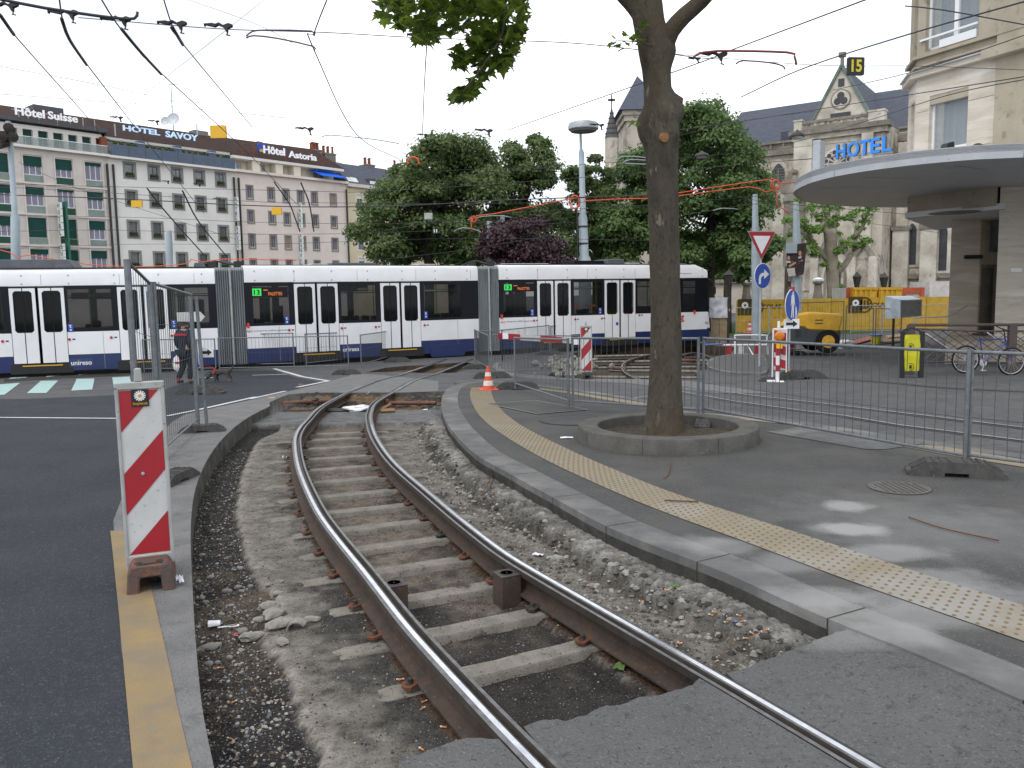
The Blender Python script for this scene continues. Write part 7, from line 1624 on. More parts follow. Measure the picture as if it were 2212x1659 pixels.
for dz0,dz1,d in((0,.16,.05),(.16,.345,.0)):
    o_=len(b.v)
    for p in oc:q=outw(p,d);b.v+=[q+Vector((0,0,dz0)),q+Vector((0,0,dz1)),outw(p,d-.12)+Vector((0,0,dz1)),outw(p,d-.12)+Vector((0,0,dz0))]
    for i in range(n-1):
        for j in range(4):b.face([o_+4*i+j,o_+4*i+(j+1)%4,o_+4*i+4+(j+1)%4,o_+4*i+4+j])
b.build('fascia_strip',M['fascia'],can,smooth=True)
b=MB()
for k in range(6,n,11):q=outw(oc[k],.056);t=(oc[min(k+1,n-1)]-oc[k-1]).normalized()*.006;b.add([q-t,q+t,q+t+Vector((0,0,.15)),q-t+Vector((0,0,.15))],[(0,1,2,3)])
for(x0,y0,x1,y1)in((905,438,1350,428),(1180,368,1560,380),(1760,292,1975,320)):a,c=onz(*c1(C8r,x0,y0),ZC),onz(*c1(C8r,x1,y1),ZC);d_=(c-a).normalized();nn=Vector((-d_.y,d_.x,0))*.012;z=Vector((0,0,-.003));b.add([a-nn+z,c-nn+z,c+nn+z,a+nn+z],[(0,1,2,3)])
b.build('seam',M['iron_dark'],can,recalc=False)
q0,q1=P(1806,344,26.2),P(1927,325,24.9)
hl=T('hotel_sign','bright blue HOTEL letters standing on the canopy edge','sign',q0);d_=(q1-q0);L_=d_.length;wd=(.20,.23,.19,.165,.165);x=0
for ch,w,st in zip('HOTEL',(.17,.215,.185,.165,.165),(0,.205,.425,.625,.83)):
    text(ch,'letter',M['hotel_blue'],hl,q0+d_*st,d_,(0,0,1),W=L_*w,Hh=.44,ext=.02,bold=.02);text(ch,'letter_body',M['letter_side'],hl,q0+d_*st-Vector((d_.y,-d_.x,0)).normalized()*.10,d_,(0,0,1),W=L_*w,Hh=.44,ext=.09,bold=.02)
b=MB()
for st in(.08,.3,.52,.72,.92):p=q0+d_*st+Vector((0,.12,0));b.tube([p+Vector((0,0,.1)),p+Vector((0,0,-.35))],.02,5);b.tube([p+Vector((0,0,.2)),p+Vector((.15,.5,-.3))],.015,5)
b.tube([q0+Vector((0,.1,.06)),q1+Vector((0,.1,.06))],.02,5);b.build('support_frame',M['galv_light'],hl)
p=P(1768,372,26.5);o=T('sign_cabinet','tall pale narrow sign cabinet standing on the tip of the canopy','sign',p,.9);b=LB();b.box(-.25,.25,-.12,.12,-.12,.95);b.build('cabinet',M['galv_light'],o,bevel=.02);b=LB();b.box(-.2,.2,-.1,.1,-.5,-.12);b.build('plinth',M['fascia'],o)
for(x,y,Y,w,h,lab)in((1548,1290,25,.36,.22,'black floodlight tilted on the canopy below the lower bay window'),(968,1385,25.3,.30,.13,'flat black floodlight on the canopy behind the letter L')):
    q=P(*c1(c4,x,y),Y);o=T('floodlight',lab,'floodlight',q,.3);b=LB();b.prism([(-w/2,0),(w/2,0),(w*.42,h),(-w*.3,h*.7)],lambda a,c,d:(a,d,c),-.12,.12);b.build('housing',M['black'],o,bevel=.02);b=LB();b.tube([(0,0,-.25),(0,0,.02)],.02,6);b.build('bracket',M['iron_dark'],o)
q=P(*c1(c4,1815,1275),25);o=T('vent_hood','dark curved vent pipe end on the canopy right of the floodlight','vent',q);b=MB();b.tube([q+Vector((.16*math.cos(t),0,.12*math.sin(t)-.05))for t in[i*math.pi/8 for i in range(9)]],.06,10);b.build('curved_pipe',M['iron_dark'],o,smooth=True)
# lower storey
fl=.15
def vbox(nm,xv0,xv1,Y0,Y1,z0,z1,m,par=RH):
    a,c=P(xv0,640,Y0).x,P(xv1,640,Y0).x;b=MB();b.prism([(a,Y0),(c,Y0),(c*Y1/Y0+1,Y1),(a*Y1/Y0+.15,Y1)],lambda x,y,z:(x,y,z),z0,z1);return b.build(nm,M[m],par)
zg=-.5
vbox('pillar',2050,2113,29.5,31,zg,ZC,'trav');vbox('right_wall',2151,2400,26.0,36,zg,ZC,'trav')
q=[onz(*c,ZC)for c in C8r([(1462,470),(1420,425),(1370,478),(2025,345),(2400,300)])]
zbm=P(*c1(C8r,1500,610),26.8).z
b=MB();pa,pb_=P(*c1(C8r,1462,600),28.5),P(*c1(C8r,2030,540),25.8)
b.prism([(pa.x,pa.y),(pb_.x,pb_.y),(pb_.x+3,pb_.y+4),(pa.x+4,pa.y+6)],lambda x,y,z:(x,y,z),P(*c1(C8r,1500,600),28).z,ZC+.004);b.build('beam',M['trav_brown'],RH)
zs_=P(*c1(C8r,1462,628),28.5).z;b=MB();b.prism([(pa.x-.12,pa.y-.1),(pb_.x+.2,pb_.y-.15),(pb_.x+3,pb_.y+4),(pa.x+4,pa.y+6)],lambda x,y,z:(x,y,z),zs_-.02,zs_+.16);b.build('entrance_soffit',M['soffit'],RH)
q=onz(*c1(C8r,1765,594),zs_-.02);b=MB();b.lathe([(.75,-.004),(.75,-.012),(.62,-.012),(.6,-.003)],c=q,n=28);b.build('soffit_light',M['door_metal'],RH,smooth=True)
vbox('door_head',2113,2152,29.8,30.2,P(2130,575,29.8).z-.05,P(2130,545,29.8).z,'trav_brown')
vbox('upper_glass',2118,2151,30.0,30.1,P(2130,545,30).z,zs_,'win_sky')
for x0,x1 in((2112,2118),(2144,2151)):vbox('door_post',x0,x1,29.6,29.9,fl,P(2130,572,29.8).z,'door_metal')
vbox('door_head_rail',2118,2144,29.6,29.9,P(2130,572,29.8).z-.12,P(2130,572,29.8).z-.003,'door_metal');vbox('door',2118,2144,29.75,29.8,fl,P(2130,572,29.8).z-.12,'win_dark')
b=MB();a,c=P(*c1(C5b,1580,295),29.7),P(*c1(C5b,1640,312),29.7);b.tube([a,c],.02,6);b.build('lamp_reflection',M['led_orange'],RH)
vbox('dark_inside',2112,2152,30.6,36,zg,ZC,'fascia_dark')
vbox('entrance_terrace',2046,2400,25.6,34,zg,fl-.0,'trav_brown')
b=MB();a=P(*c1(C5b,1995,270),25.97);b.box(a.x-.15,a.x+.2,25.97,25.99,a.z-.06,a.z+.06);b.build('name_plate',M['white_paint'],RH)
p=P(*c1(C5b,1500,108),29.4);o=T('wall_camera','small black camera fixed over the hotel door','camera',p);b=MB();b.tube([p+Vector((-.35,0,0)),p+Vector((.25,0,0))],.07,8);b.build('housing',M['black'],o);b=MB();b.tube([p,p+Vector((0,.35,.05))],.02,6);b.build('bracket',M['black'],o)
# ================================================================ trees behind the tram
mk('fol_a',(.075,.125,.035),.6,col2=(.13,.19,.06),ns=.9,nlo=.42,nhi=.6,spots=[(3,.6,.75,(.2,.26,.1))],backlit=.35);mk('fol_b',(.075,.14,.04),.6,col2=(.135,.215,.065),ns=.8,nlo=.42,nhi=.6,spots=[(3,.6,.75,(.19,.26,.11))],backlit=.35);mk('fol_purple',(.042,.018,.026),.6,col2=(.065,.027,.036),ns=1,backlit=.15);mk('fol_tuft',(.17,.30,.05),.6,col2=(.10,.2,.035),ns=2,backlit=.3);mk('bark_dark',(.045,.038,.03),.95,col2=(.07,.06,.05),ns=3);mk('bark_pale',(.30,.28,.22),.95,col2=(.19,.175,.14),ns=1.2,spots=[(3,.6,.65,(.32,.29,.22))],bumps=[(5,.4)])
nr_=np.random.default_rng(5)
def leaves_mesh(C,Rr,n,size,name,m,par):
    """n small bent leaf faces scattered through the shells of many clumps"""
    k=nr_.integers(0,len(C),n);d=nr_.normal(size=(n,3));d/=np.linalg.norm(d,axis=1)[:,None];d[:,2]=np.where(d[:,2]<-.3,-d[:,2]*.6,d[:,2])
    rr=Rr[k]*nr_.uniform(.55,1.08,n)**.6;c=C[k]+(d+nr_.normal(size=(n,3))*.16)*rr[:,None]*np.array((1,1,.8));nn=d+nr_.normal(size=(n,3))*.55+np.array((0,0,.4));nn/=np.linalg.norm(nn,axis=1)[:,None]
    a=np.cross(nn,nr_.normal(size=(n,3)));a/=np.linalg.norm(a,axis=1)[:,None];b_=np.cross(nn,a);s_=(size*nr_.uniform(.6,1.3,n))[:,None]
    V=np.stack([c-a*s_,c+b_*s_*.55+nn*s_*.15,c+a*s_,c-b_*s_*.55+nn*s_*.15],1).reshape(-1,3)
    inv=np.array(ROOT[par.name].inverted());V=V@inv[:3,:3].T+inv[:3,3]
    me=bpy.data.meshes.new(name);me.vertices.add(4*n);me.vertices.foreach_set('co',V.ravel());me.loops.add(4*n);me.loops.foreach_set('vertex_index',np.arange(4*n));me.polygons.add(n);me.polygons.foreach_set('loop_start',np.arange(0,4*n,4));me.update(calc_edges=True);me.materials.append(m)
    o=bpy.data.objects.new(name,me);COL.objects.link(o);o.parent=par;return o
def big_tree(label,outline,Y,depth,nb,rb_,nl,size,m,base,nm='leafy_tree',trunk_r=.28,group='trees behind the tram',seed=1):
    rr=random.Random(seed);xs_=[p[0]for p in outline];ys_=[p[1]for p in outline];C=[];Rr=[]
    bx=P(base[0],base[1],Y);o=T(nm,label,'tree',(bx.x,Y,-.5),group=group)
    cx_,cy_=sum(xs_)/len(xs_),sum(ys_)/len(ys_)
    while len(C)<nb:
        x,y=rr.uniform(min(xs_),max(xs_)),rr.uniform(min(ys_),max(ys_));r=rr.uniform(*rb_);rp_=r*1789/Y*.8
        t=[(x+rp_*math.cos(a),y+rp_*math.sin(a))for a in[i*math.pi/3 for i in range(6)]]
        if inside(np.array(t),outline).sum()<5:continue
        dd=depth*math.sqrt(max(0,1-((x-cx_)/(max(xs_)-min(xs_))*1.8)**2));C.append(P(x,y,Y+rr.uniform(-dd,dd)));Rr.append(r)
    leaves_mesh(np.array([tuple(c)for c in C]),np.array(Rr),nl,size,'foliage',m,o)
    b=MB();f=P(base[0],(base[1]+cy_)/2,Y);b.tube(crom([Vector((bx.x,Y,-.5)),Vector((f.x,Y,f.z)),P((base[0]+cx_)/2,cy_,Y)],.6),[trunk_r]*3+[trunk_r*.8]*200 if False else trunk_r,8);b.build('trunk',M['bark_dark'],o,smooth='all')
    b=MB()
    for c in C[::3]:s_=Vector((f.x,Y,f.z)).lerp(P((base[0]+cx_)/2,cy_,Y),rr.random());mid=s_.lerp(c,.5)+Vector((rr.uniform(-.5,.5),0,-.3));L=crom([s_,mid,c],.5);b.tube(L,[max(.025,trunk_r*.42*(1-i/len(L)))for i in range(len(L))],5)
    b.build('limb',M['bark_dark'],o,smooth='all');return o
big_tree('widest dark green tree left of the middle, spreading low over the tram roof',[(735,490),(758,465),(790,440),(800,415),(845,400),(835,370),(870,345),(905,325),(925,292),(960,280),(1000,275),(1020,305),(1060,315),(1090,345),(1085,420),(1075,590),(790,590),(800,545),(760,520)],46,4,130,(.55,1.2),62000,.115,M['fol_a'],(925,600),seed=2)
big_tree('upright bright green tree left of the round lamp mast',[(1040,590),(1045,450),(1050,380),(1075,330),(1110,290),(1160,285),(1195,300),(1208,350),(1200,395),(1215,425),(1225,480),(1225,590)],49,3,70,(.5,1.05),34000,.115,M['fol_a'],(1120,600),seed=3)
big_tree('thin open crowned tree right behind the round lamp mast',[(1195,590),(1200,400),(1225,365),(1245,335),(1290,330),(1320,350),(1330,590)],53,2.5,62,(.4,.85),22000,.12,M['fol_a'],(1285,600),trunk_r=.2,seed=4)
big_tree('dense green tree seen left of the plane trunk in front of the turret',[(1300,595),(1295,440),(1320,400),(1335,340),(1380,290),(1440,270),(1470,330),(1470,595)],50,3,66,(.5,1.15),36000,.12,M['fol_b'],(1420,610),seed=5)
big_tree('tallest dense green tree right of the plane trunk before the church',[(1440,600),(1440,260),(1470,225),(1485,198),(1515,190),(1535,230),(1570,240),(1595,275),(1600,310),(1640,325),(1660,365),(1668,420),(1665,480),(1680,520),(1650,560),(1600,595),(1520,615)],50,4,130,(.6,1.2),68000,.12,M['fol_b'],(1535,640),seed=6)
big_tree('dark purple leaved bush like tree just above the middle of the tram',[(1035,600),(1040,505),(1070,480),(1110,470),(1160,470),(1190,485),(1215,530),(1240,560),(1240,600)],42,2,45,(.5,1.0),20000,.10,M['fol_purple'],(1130,610),'purple_tree',.15,seed=7)
big_tree('drooping leafy branch tree beside the tram nose',[(1545,620),(1560,560),(1600,540),(1640,520),(1690,500),(1690,540),(1630,600),(1600,628),(1570,625)],47,1.5,26,(.3,.7),5000,.15,M['fol_b'],(1573,640),'leafy_tree',.22,seed=8)
big_tree('distant green trees row seen low between the hotels and the tram',[(1500,610),(1500,500),(1540,480),(1580,500),(1600,610)],60,2,26,(.6,1.2),6000,.2,M['fol_b'],(1536,640),seed=9)
o=T('pollarded_tree','pollarded plane tree with thick bare limbs and small bright leaf tufts before the church','tree',P(1790,652,56));Yp_=56.
def q8(x,y,dy=0):return P(*c1(C8r,x,y),Yp_+dy)
k_=Yp_/1789/2.572/1.157
b=MB();b.tube(crom([q8(985,1180),q8(982,1030),q8(975,900),q8(968,780),q8(962,700)],.4),[42*k_]*60 if False else 38*k_,14);b.build('trunk',M['bark_pale'],o,smooth='all')
tf=[]
for pts,r in(([(955,900),(900,845),(850,800),(800,730),(745,690),(700,650)],20),([(960,740),(930,660),(880,620),(850,560)],22),([(965,730),(960,640),(925,560),(935,540)],20),([(975,720),(1000,640),(1020,575)],20),([(1000,990),(1060,930),(1100,860),(1125,760),(1140,660),(1090,635),(1050,640)],20),([(1120,760),(1170,700),(1200,620),(1225,570)],11),([(1110,840),(1160,810),(1200,780)],10),([(900,850),(870,870),(840,830)],9),([(850,790),(820,700),(800,650)],12),([(975,900),(1020,850),(1060,790)],10),([(930,660),(890,700),(880,720)],9)):
    L=crom([q8(x,y,.4*i*(1 if r>15 else-1))for i,(x,y)in enumerate(pts)],.4);b=MB();b.tube(L,[r*k_*(1.1-.6*i/len(L))for i in range(len(L))],8);b.build('limb',M['bark_pale'],o,smooth='all');tf+=[L[-1],L[-3]if len(L)>3 else L[-1],L[len(L)//2]]
C_t=np.array([tuple(p)for p in tf]+[tuple(q8(x,y))for x,y in((690,655),(720,745),(800,690),(835,720),(760,525),(830,580),(1000,565),(960,655),(900,720),(1010,740),(1110,610),(1150,590),(1240,575),(1200,790),(1140,820),(1090,810),(1040,830),(930,940),(1000,940),(1030,1100),(1020,1080),(1160,705),(850,800),(985,680))])
leaves_mesh(C_t,np.full(len(C_t),.36),4600,.11,'foliage',M['fol_tuft'],o)
# ================================================================ overhead lines, lamps, hanging signs
mk('wire',(.035,.034,.045),.6);mk('wire_light',(.30,.32,.34),.5);mk('cable_orange',(.62,.10,.035),.6);mk('arm_purple',(.09,.05,.09),.5);mk('mast',(.36,.43,.47),.55,col2=(.30,.36,.40),ns=2);mk('plate_yellow',(.72,.42,.02),.5);mk('num_yellow',(.60,.50,.02),.5)
def wire(pts,r,lab,Y=None,m='wire',nm='overhead_wire',cat='wire',sm=True,par=None):
    L=[P(p[0],p[1],p[2]if len(p)>2 else Y)for p in pts]
    if sm and len(L)>2:L=crom(L,max(.3,(L[-1]-L[0]).length/40))
    b=MB();b.tube(L,r,6);o=b.build(nm,M[m],par,smooth='all');return o if par else tag(o,lab,cat,'overhead wires' if cat=='wire' else None)
W=wire
W([(-30,0,13),(0,30,14),(28,72,15),(190,255,26),(225,300,30)],.012,'leftmost steep contact wire running down over the grey hotel sign')
W([(125,-30,13),(135,45,15),(150,85,16),(187,138,18),(320,310,29),(440,460,42)],.013,'second steep contact wire from the left, with a thick curved clamp')
W([(205,-25,13),(250,48,15),(300,110,16),(348,158,18),(540,335,30),(640,440,40)],.013,'third steep contact wire ending above the pink hotel')
W([(345,-30,14),(372,55,15.5),(395,95,17),(545,275,28)],.012,'steep contact wire passing left of the large yellow plate')
for pts,n_ in(([(133,40,14.9),(150,85,15.9),(187,140,18)],'first'),([(262,62,15),(300,108,15.9),(348,160,18)],'second'),([(372,58,15.4),(395,97,16.9)],'third'),([(0,32,13.9),(30,75,14.9)],'leftmost')):W(pts,.03,'thick dark bend clamp on the %s steep contact wire'%n_,nm='wire_clamp',cat='clamp')
W([(-20,-6,14),(95,17,14.4),(240,38,15),(290,40,15.2),(297,25,15.2)],.028,'thick feeder cable with a hooked end across the top left corner',nm='feeder_cable',cat='cable')
W([(170,38),(470,62),(700,70),(920,82),(1220,92),(1400,110),(1500,124),(1560,128)],.009,'long thin cross span from the black hangers to the plane tree',15.5)
W([(710,-10,15),(677,75,16),(677,105,16.3),(775,295,28),(865,345,40)],.013,'wire kinking down at the double arm and over the pink hotel')
W([(922,90,16),(916,200,22),(912,290,28),(905,350,36)],.012,'near vertical wire left of the hanging leaves')
W([(1900,-12,14),(1575,110,19),(1465,152,21),(1100,280,33)],.014,'long diagonal wire crossing behind the plane trunk')
W([(2260,-10,14),(1950,78,18),(1730,150,22),(1600,210,27)],.017,'diagonal wire passing left of the 15 sign across the bay window')
W([(1955,13),(2040,22),(2260,62)],.012,'wire falling to the right across the upper bay window',16)
W([(1400,112),(1750,140),(1990,143),(2260,153)],.008,'thin span carrying the 15 sign',20)
W([(2260,158,15),(1900,215,22),(1600,262,30),(1400,290,36)],.011,'wire from the lower bay window cornice over the church roof');W([(2260,163,15),(2050,205,18),(1870,262,24),(1640,330,33)],.010,'lower twin of the wire by the bay cornice');W([(2260,60,16),(1990,150,19),(1800,195,24)],.010,'thin wire between the 15 sign and the bay window corner')
for pts,lab,m_ in(([(532,78),(545,68),(575,65),(672,67),(678,78)],'upper curved arm of the double arm in the empty sky','arm_purple'),([(532,82),(548,77),(600,83),(676,100),(678,108)],'lower curved arm of the double arm in the empty sky','arm_purple'),([(1497,128),(1505,118),(1550,110),(1700,113),(1716,122),(1720,140)],'thick dark red curved arm right of the plane trunk','arm_red'),([(1590,138),(1605,131),(1660,135),(1690,142),(1695,150)],'thin curved arm below the dark red one','arm_purple')):
    if m_ not in M:mk(m_,(.18,.035,.03),.5)
    W(pts,.022 if m_=='arm_red' else.016,lab,16.5,m_,'span_arm','arm')
for pts,lab,Y in(([(695,296),(715,292),(800,300),(862,310)],'pale double curved arm over the first green tree',36),([(1335,345),(1345,338),(1390,340),(1440,352)],'pale curved arm just left of the plane trunk',34),([(1345,353),(1360,345),(1410,348),(1412,355),(1350,353)],'pale looped arm under the turret',34),([(1010,475),(1040,468),(1080,466),(1105,470)],'pale arm carrying the left end of the orange cable',38),([(980,500),(1000,492),(1030,497),(1040,503)],'pale arm hanging over the purple tree',38),([(1540,455),(1560,450),(1595,452)],'pale short arm right of the plane trunk',36),([(1760,420),(1800,414),(1840,424)],'pale arm before the pollarded tree',40)):W(pts,.022,lab,Y,'wire_light','span_arm','arm')
def hanger(x,y,Y,w,lab,ang=0.):
    c=P(x,y,Y);k=w/65;q=[(-32,5),(-30,9),(-8,4),(0,8),(8,5),(14,0),(18,-8),(21,-8),(22,0),(32,4),(33,9),(24,12),(12,8),(2,14),(-6,11),(-14,13),(-33,12)];s_=k*Y/1789
    o=T('wire_hanger',lab,'hanger',c,0,'black span hangers');b=MB();b.prism([(a*s_,z*s_-.02)for a,z in q],lambda a,z,d:(c.x+a,c.y+d+a*ang,c.z+z),-.035,.035);b.build('insulator_body',M['black'],o,bevel=.004)
    b=MB();b.tube([c+Vector((.20*k*Y/18,0,-.0)),c+Vector((20*s_,0,-16*s_))],.012*Y/15,6);b.tube([c+Vector((17*s_,0,-16*s_)),c+Vector((26*s_,0,-18*s_))],.012*Y/15,6);b.build('drop_bar',M['iron_dark'],o)
for x,y,w,lab in((8,15,60,'black hanger cut by the left edge of the picture'),(137,32,62,'black hanger where the second steep wire crosses'),(250,46,62,'black hanger with the hooked cable end above it'),(372,55,60,'black hanger right of the hooked cable'),(472,60,58,'rightmost black hanger of the left row')):hanger(x,y,15.2,w,lab)
hanger(658,281,30,38,'small black hanger above the pink hotel sign');hanger(1045,285,30,38,'small black hanger between the two green trees');hanger(905,80,15.8,50,'black hanger half hidden in the hanging leaves');hanger(1290,272,34,30,'black hanger beside the round lamp');hanger(1540,122,16.6,60,'black hanger under the dark red arm');hanger(1280,344,34,28,'small black hanger on the round lamp mast');hanger(1500,127,16.4,26,'short stubby hanger right of the plane trunk');hanger(912,292,28,22,'tiny hanger on the near vertical wire');hanger(252,255,26,26,'tiny hanger before the ridge of the grey hotel');hanger(332,263,28,24,'tiny hanger above the first letters of the white hotel sign');hanger(358,392,33,16,'tiny hanger on the left trolley rod');hanger(426,398,33,16,'tiny hanger on the right trolley rod');hanger(468,430,38,16,'tiny hanger low before the white hotel')
# thick rods in front of the facades
for i,(pts,lab)in enumerate((([(318,407,32),(360,460,35),(440,550,42)],'left dark double rod slanting before the white hotel'),([(394,412,32),(430,480,36),(488,552,42)],'right dark double rod slanting before the white hotel'),([(592,393,36),(625,440,39),(637,470,41),(648,500,42)],'left dark bent rod before the pink hotel'),([(650,395,36),(668,440,39),(678,500,42)],'right dark bent rod before the pink hotel'))):W(pts,.03,lab,nm='contact_rod',cat='rod');
hz=[([(-40,397),(640,412),(800,414),(1100,395),(1400,372),(1900,330)],'thin span at attic height crossing all the hotels and trees',.012),([(-40,419),(270,430),(520,443),(700,447),(900,443),(1100,432),(1440,420)],'heavy dark span crossing the middle of the hotel fronts',.026),([(-40,402),(120,410),(560,436),(700,438),(1000,440),(1300,436)],'thin span just above the heavy dark one',.011),([(0,465),(300,470),(640,482),(1100,480),(1250,468)],'thin pale span at third floor height',.010),([(0,500),(240,497),(560,506),(900,500),(1240,480)],'thin span below the yellow plates',.010),([(-30,540),(260,528),(580,527),(1000,515),(1440,520)],'low thin span just over the tram roof line',.009),([(40,350),(150,400),(300,450),(520,520)],'thin diagonal stay falling across the grey hotel',.009),([(820,500),(1000,470),(1180,455),(1440,440),(1900,400)],'thin span rising to the right through the green trees',.012),([(830,560),(1000,540),(1240,500),(1240,502)],'thin stay from the lamp mast down over the purple tree',.011),([(990,380),(1100,370),(1300,352),(1440,345),(1900,300)],'thin span through the crowns left and right of the plane trunk',.011),([(900,372),(1050,365),(1240,360)],'short thin span to the round lamp mast',.009),([(1440,300),(1600,262),(1760,240)],'thin span above the tallest tree',.010),([(1440,372),(1640,352),(1950,330)],'thin span level with the hanging dome lamps',.011),([(1440,470),(1640,440),(1750,445),(2040,470)],'thin span before the church wall at arch height',.012),([(1440,395),(1620,430),(1800,470),(2045,505)],'thin stay falling right before the church',.010),([(0,203),(400,233),(620,255)],'faint high wire above the hotel ridges',.008),([(0,143),(250,190),(400,225)],'faint high wire at the left, above the others',.008),([(270,245),(330,190),(520,40),(620,-40)],'faint wire rising to the right across the open sky',.007),([(380,-10),(560,55),(660,110)],'faint short wire right of the black hangers',.007),([(1220,88),(1400,0)],'faint wire rising from the cross span to the plane tree',.008)]
for pts,lab,r in hz:W(pts,r*.85,lab,36 if pts[0][1]>250 else 24)
for pts,lab,Y in(([(-20,536),(20,545),(42,558),(60,551),(190,571),(300,576),(400,570),(412,560),(440,566),(480,560),(640,562)],'red cable strung low above the tram roof at the left',30),([(1020,500),(1018,480),(1030,466),(1060,463),(1170,442),(1245,428),(1340,424),(1440,420),(1560,402),(1672,386)],'upper orange cable strung from tree to tree behind the plane trunk',37),([(1262,434),(1340,430),(1440,426),(1620,404),(1650,415),(1680,408)],'lower orange cable right of the round lamp mast',36.6),([(1680,396),(1760,390),(1800,380)],'short orange cable end reaching the canopy tip',36.5),([(1678,400),(1678,440),(1690,450),(1705,462)],'orange cable end hanging down before the church',36.5)):W(pts,.017 if Y==30 else.026,lab,Y,'cable_orange','orange_cable','cable')
def loop(x,y,Y,rx,rz,lab):c=P(x,y,Y);k=Y/1789;b=MB();[b.tube([c+Vector(((rx+d)*k*math.cos(t),d*.05,(rz+d*.6)*k*math.sin(t)))for t in[i*math.pi/10 for i in range(20)]],.024,6,closed=True)for d in(0,2.5)];tag(b.build('cable_loop',M['cable_orange'],smooth='all'),lab,'cable loop')
loop(1242,436,37,9,13,'coil of orange cable left of the round lamp mast');loop(1677,398,36.4,7,9,'coil of orange cable before the church');loop(1023,473,37,5,5,'small orange cable loop over the purple tree')
c=P(893,352,40);k=40/1789;b=MB();b.tube([c+Vector((12*k*math.cos(t),0,12*k*math.sin(t)))for t in[-.3+i*.25 for i in range(16)]],.05,6);tag(b.build('orange_arc',M['cable_orange'],smooth='all'),'orange half ring in the top of the widest green tree','cable loop')
def plate(x0,x1,y0,y1,Y,m,lab,rz=0.,nm='hanging_plate',d=.06):
    a,c=P(x0,y1,Y),P(x1,y0,Y);w=c.x-a.x;h=c.z-a.z;o=T(nm,lab,'sign',((a.x+c.x)/2,Y,a.z),rz);b=LB();b.prism(rrect(-w/2,w/2,0,h,.06*w),lambda u,z,q:(u,q,z),-d,d);pl_=b.build('board',M[m],o);return o,w,h
plate(456,488,271,299,27,'plate_yellow','large yellow back of a hanging sign before the brown ridge');plate(285,307,433,448,36,'plate_yellow','small yellow hanging plate before the white hotel');plate(588,608,448,464,36,'plate_yellow','small yellow hanging plate before the pink hotel');plate(917,934,460,474,36,'frame_grey','small grey hanging plate before the widest green tree')
o,w,h=plate(935,947,493,505,36,'black','tiny black plate with two white bars before the widest green tree');b=LB();[b.box(x-.02,x+.02,-.07,-.062,h*.2,h*.8)for x in(-.05,.05)];b.build('white_bar',M['white_paint'],o)
o,w,h=plate(1829,1867,124,163,19.9,'black','black hanging route sign with yellow number 15 before the church gable',.12,'route_sign',.04)
text('15','lettering',M['num_yellow'],o,(-w*.31,-.045,h*.16),(1,0,0),(0,0,1),Hh=h*.70,W=w*.64,ext=.004,fr='local',bold=.03)
# ---- masts and lamps
def mast(nm,lab,pts,m='mast',cat='mast',n=12):Y=pts[0][2];L=[P(x,y,Y)for x,y,Y,r in pts];L.insert(0,Vector((L[0].x,Y,-.5)));o=T(nm,lab,cat,L[0]);b=MB();b.tube(L,[pts[0][3]]+[p[3]for p in pts],n);b.build('pole',M[m],o,smooth=True);return o
o=mast('floodlight_mast','tall blue grey mast with a cluster of floodlights at the left edge',[(34,560,34,.17),(33,470,34,.17),(32,462,34,.11),(22,300,34,.10),(17,262,34,.09)]);b=MB()
for x,y in((0,298),(12,292),(26,295),(6,310),(20,275)):q=P(x,y,33.7);b.lathe([(.14,-.2),(.16,-.1),(.2,.18),(.001,.2)],fr=Matrix.Translation(q)@Matrix.Rotation(1.9,4,'X')@Matrix.Rotation((x-14)*.06,4,'Y'),n=10)
b.build('floodlight_head',M['iron_dark'],o)
o=mast('lamp_mast','blue grey mast with a big round disc lamp between the green trees',[(1263,560,40,.30),(1262,552,40,.22),(1259,470,40,.21),(1259,462,40,.15),(1256,330,40,.13),(1255,322,40,.07),(1254,290,40,.06)],cat='street lamp');q=P(1260,274,40);b=MB();b.lathe([(.001,.26),(.45,.24),(.68,.16),(.72,.02),(.71,-.12),(.6,-.2),(.001,-.22)],c=q,n=28);b.build('disc_lamp',M['galv_light'],o,smooth=True);b=MB();b.lathe([(.60,-.205),(.60,-.22),(.001,-.24)],c=q,n=28);b.build('lens',M['win_grey'],o)
b=MB();[b.lathe([(.16,z),(.235,z),(.235,z+.08),(.16,z+.08)],c=P(1260,500,40).xy.to_3d(),n=12)for z in(3.2,4.2,5.0)];b.box(P(1246,400,39.7).x-.02,P(1246,400,39.7).x+.02,39.6,39.75,P(1246,560,39.7).z,P(1246,430,39.7).z);b.build('band_and_conduit',M['iron_dark'],o)
mast('catenary_mast','short blue grey mast top before the white hotel',[(366,560,33,.13),(366,545,33,.13),(365,498,33,.10)]);mast('catenary_mast','grey mast rising through the purple tree',[(1058,560,41,.15),(1057,478,41,.13)]);mast('catenary_mast','short mast right of the one in the purple tree',[(1085,560,44,.15),(1085,465,44,.13)]);mast('catenary_mast','blue grey mast right behind the give way sign',[(1634,640,40,.22),(1632,560,40,.2),(1631,420,40,.12)])
o=mast('banner_mast','blue grey mast carrying a dark exhibition banner',[(1722,640,42,.22),(1721,520,42,.2),(1719,436,42,.13)])
mk('banner_dark',(.03,.028,.035),.7,col2=(.07,.05,.045),ns=2.2,spots=[(3.5,.6,.68,(.35,.28,.24)),(6,.64,.7,(.12,.02,.02))])
a,c=P(*c1(C8r,680,1010),41.7),P(*c1(C8r,812,790),41.7);o=T('banner','dark exhibition banner with blurred pale figures on a mast before the church','banner',(a.x,41.7,a.z));b=MB();b.prism([(a.x+.1,a.z),(c.x-.1,a.z+.1),(c.x,c.z),(a.x,c.z-.1)],lambda x,z,d:(x,41.7+d,z),-.03,.03);b.build('cloth',M['banner_dark'],o)
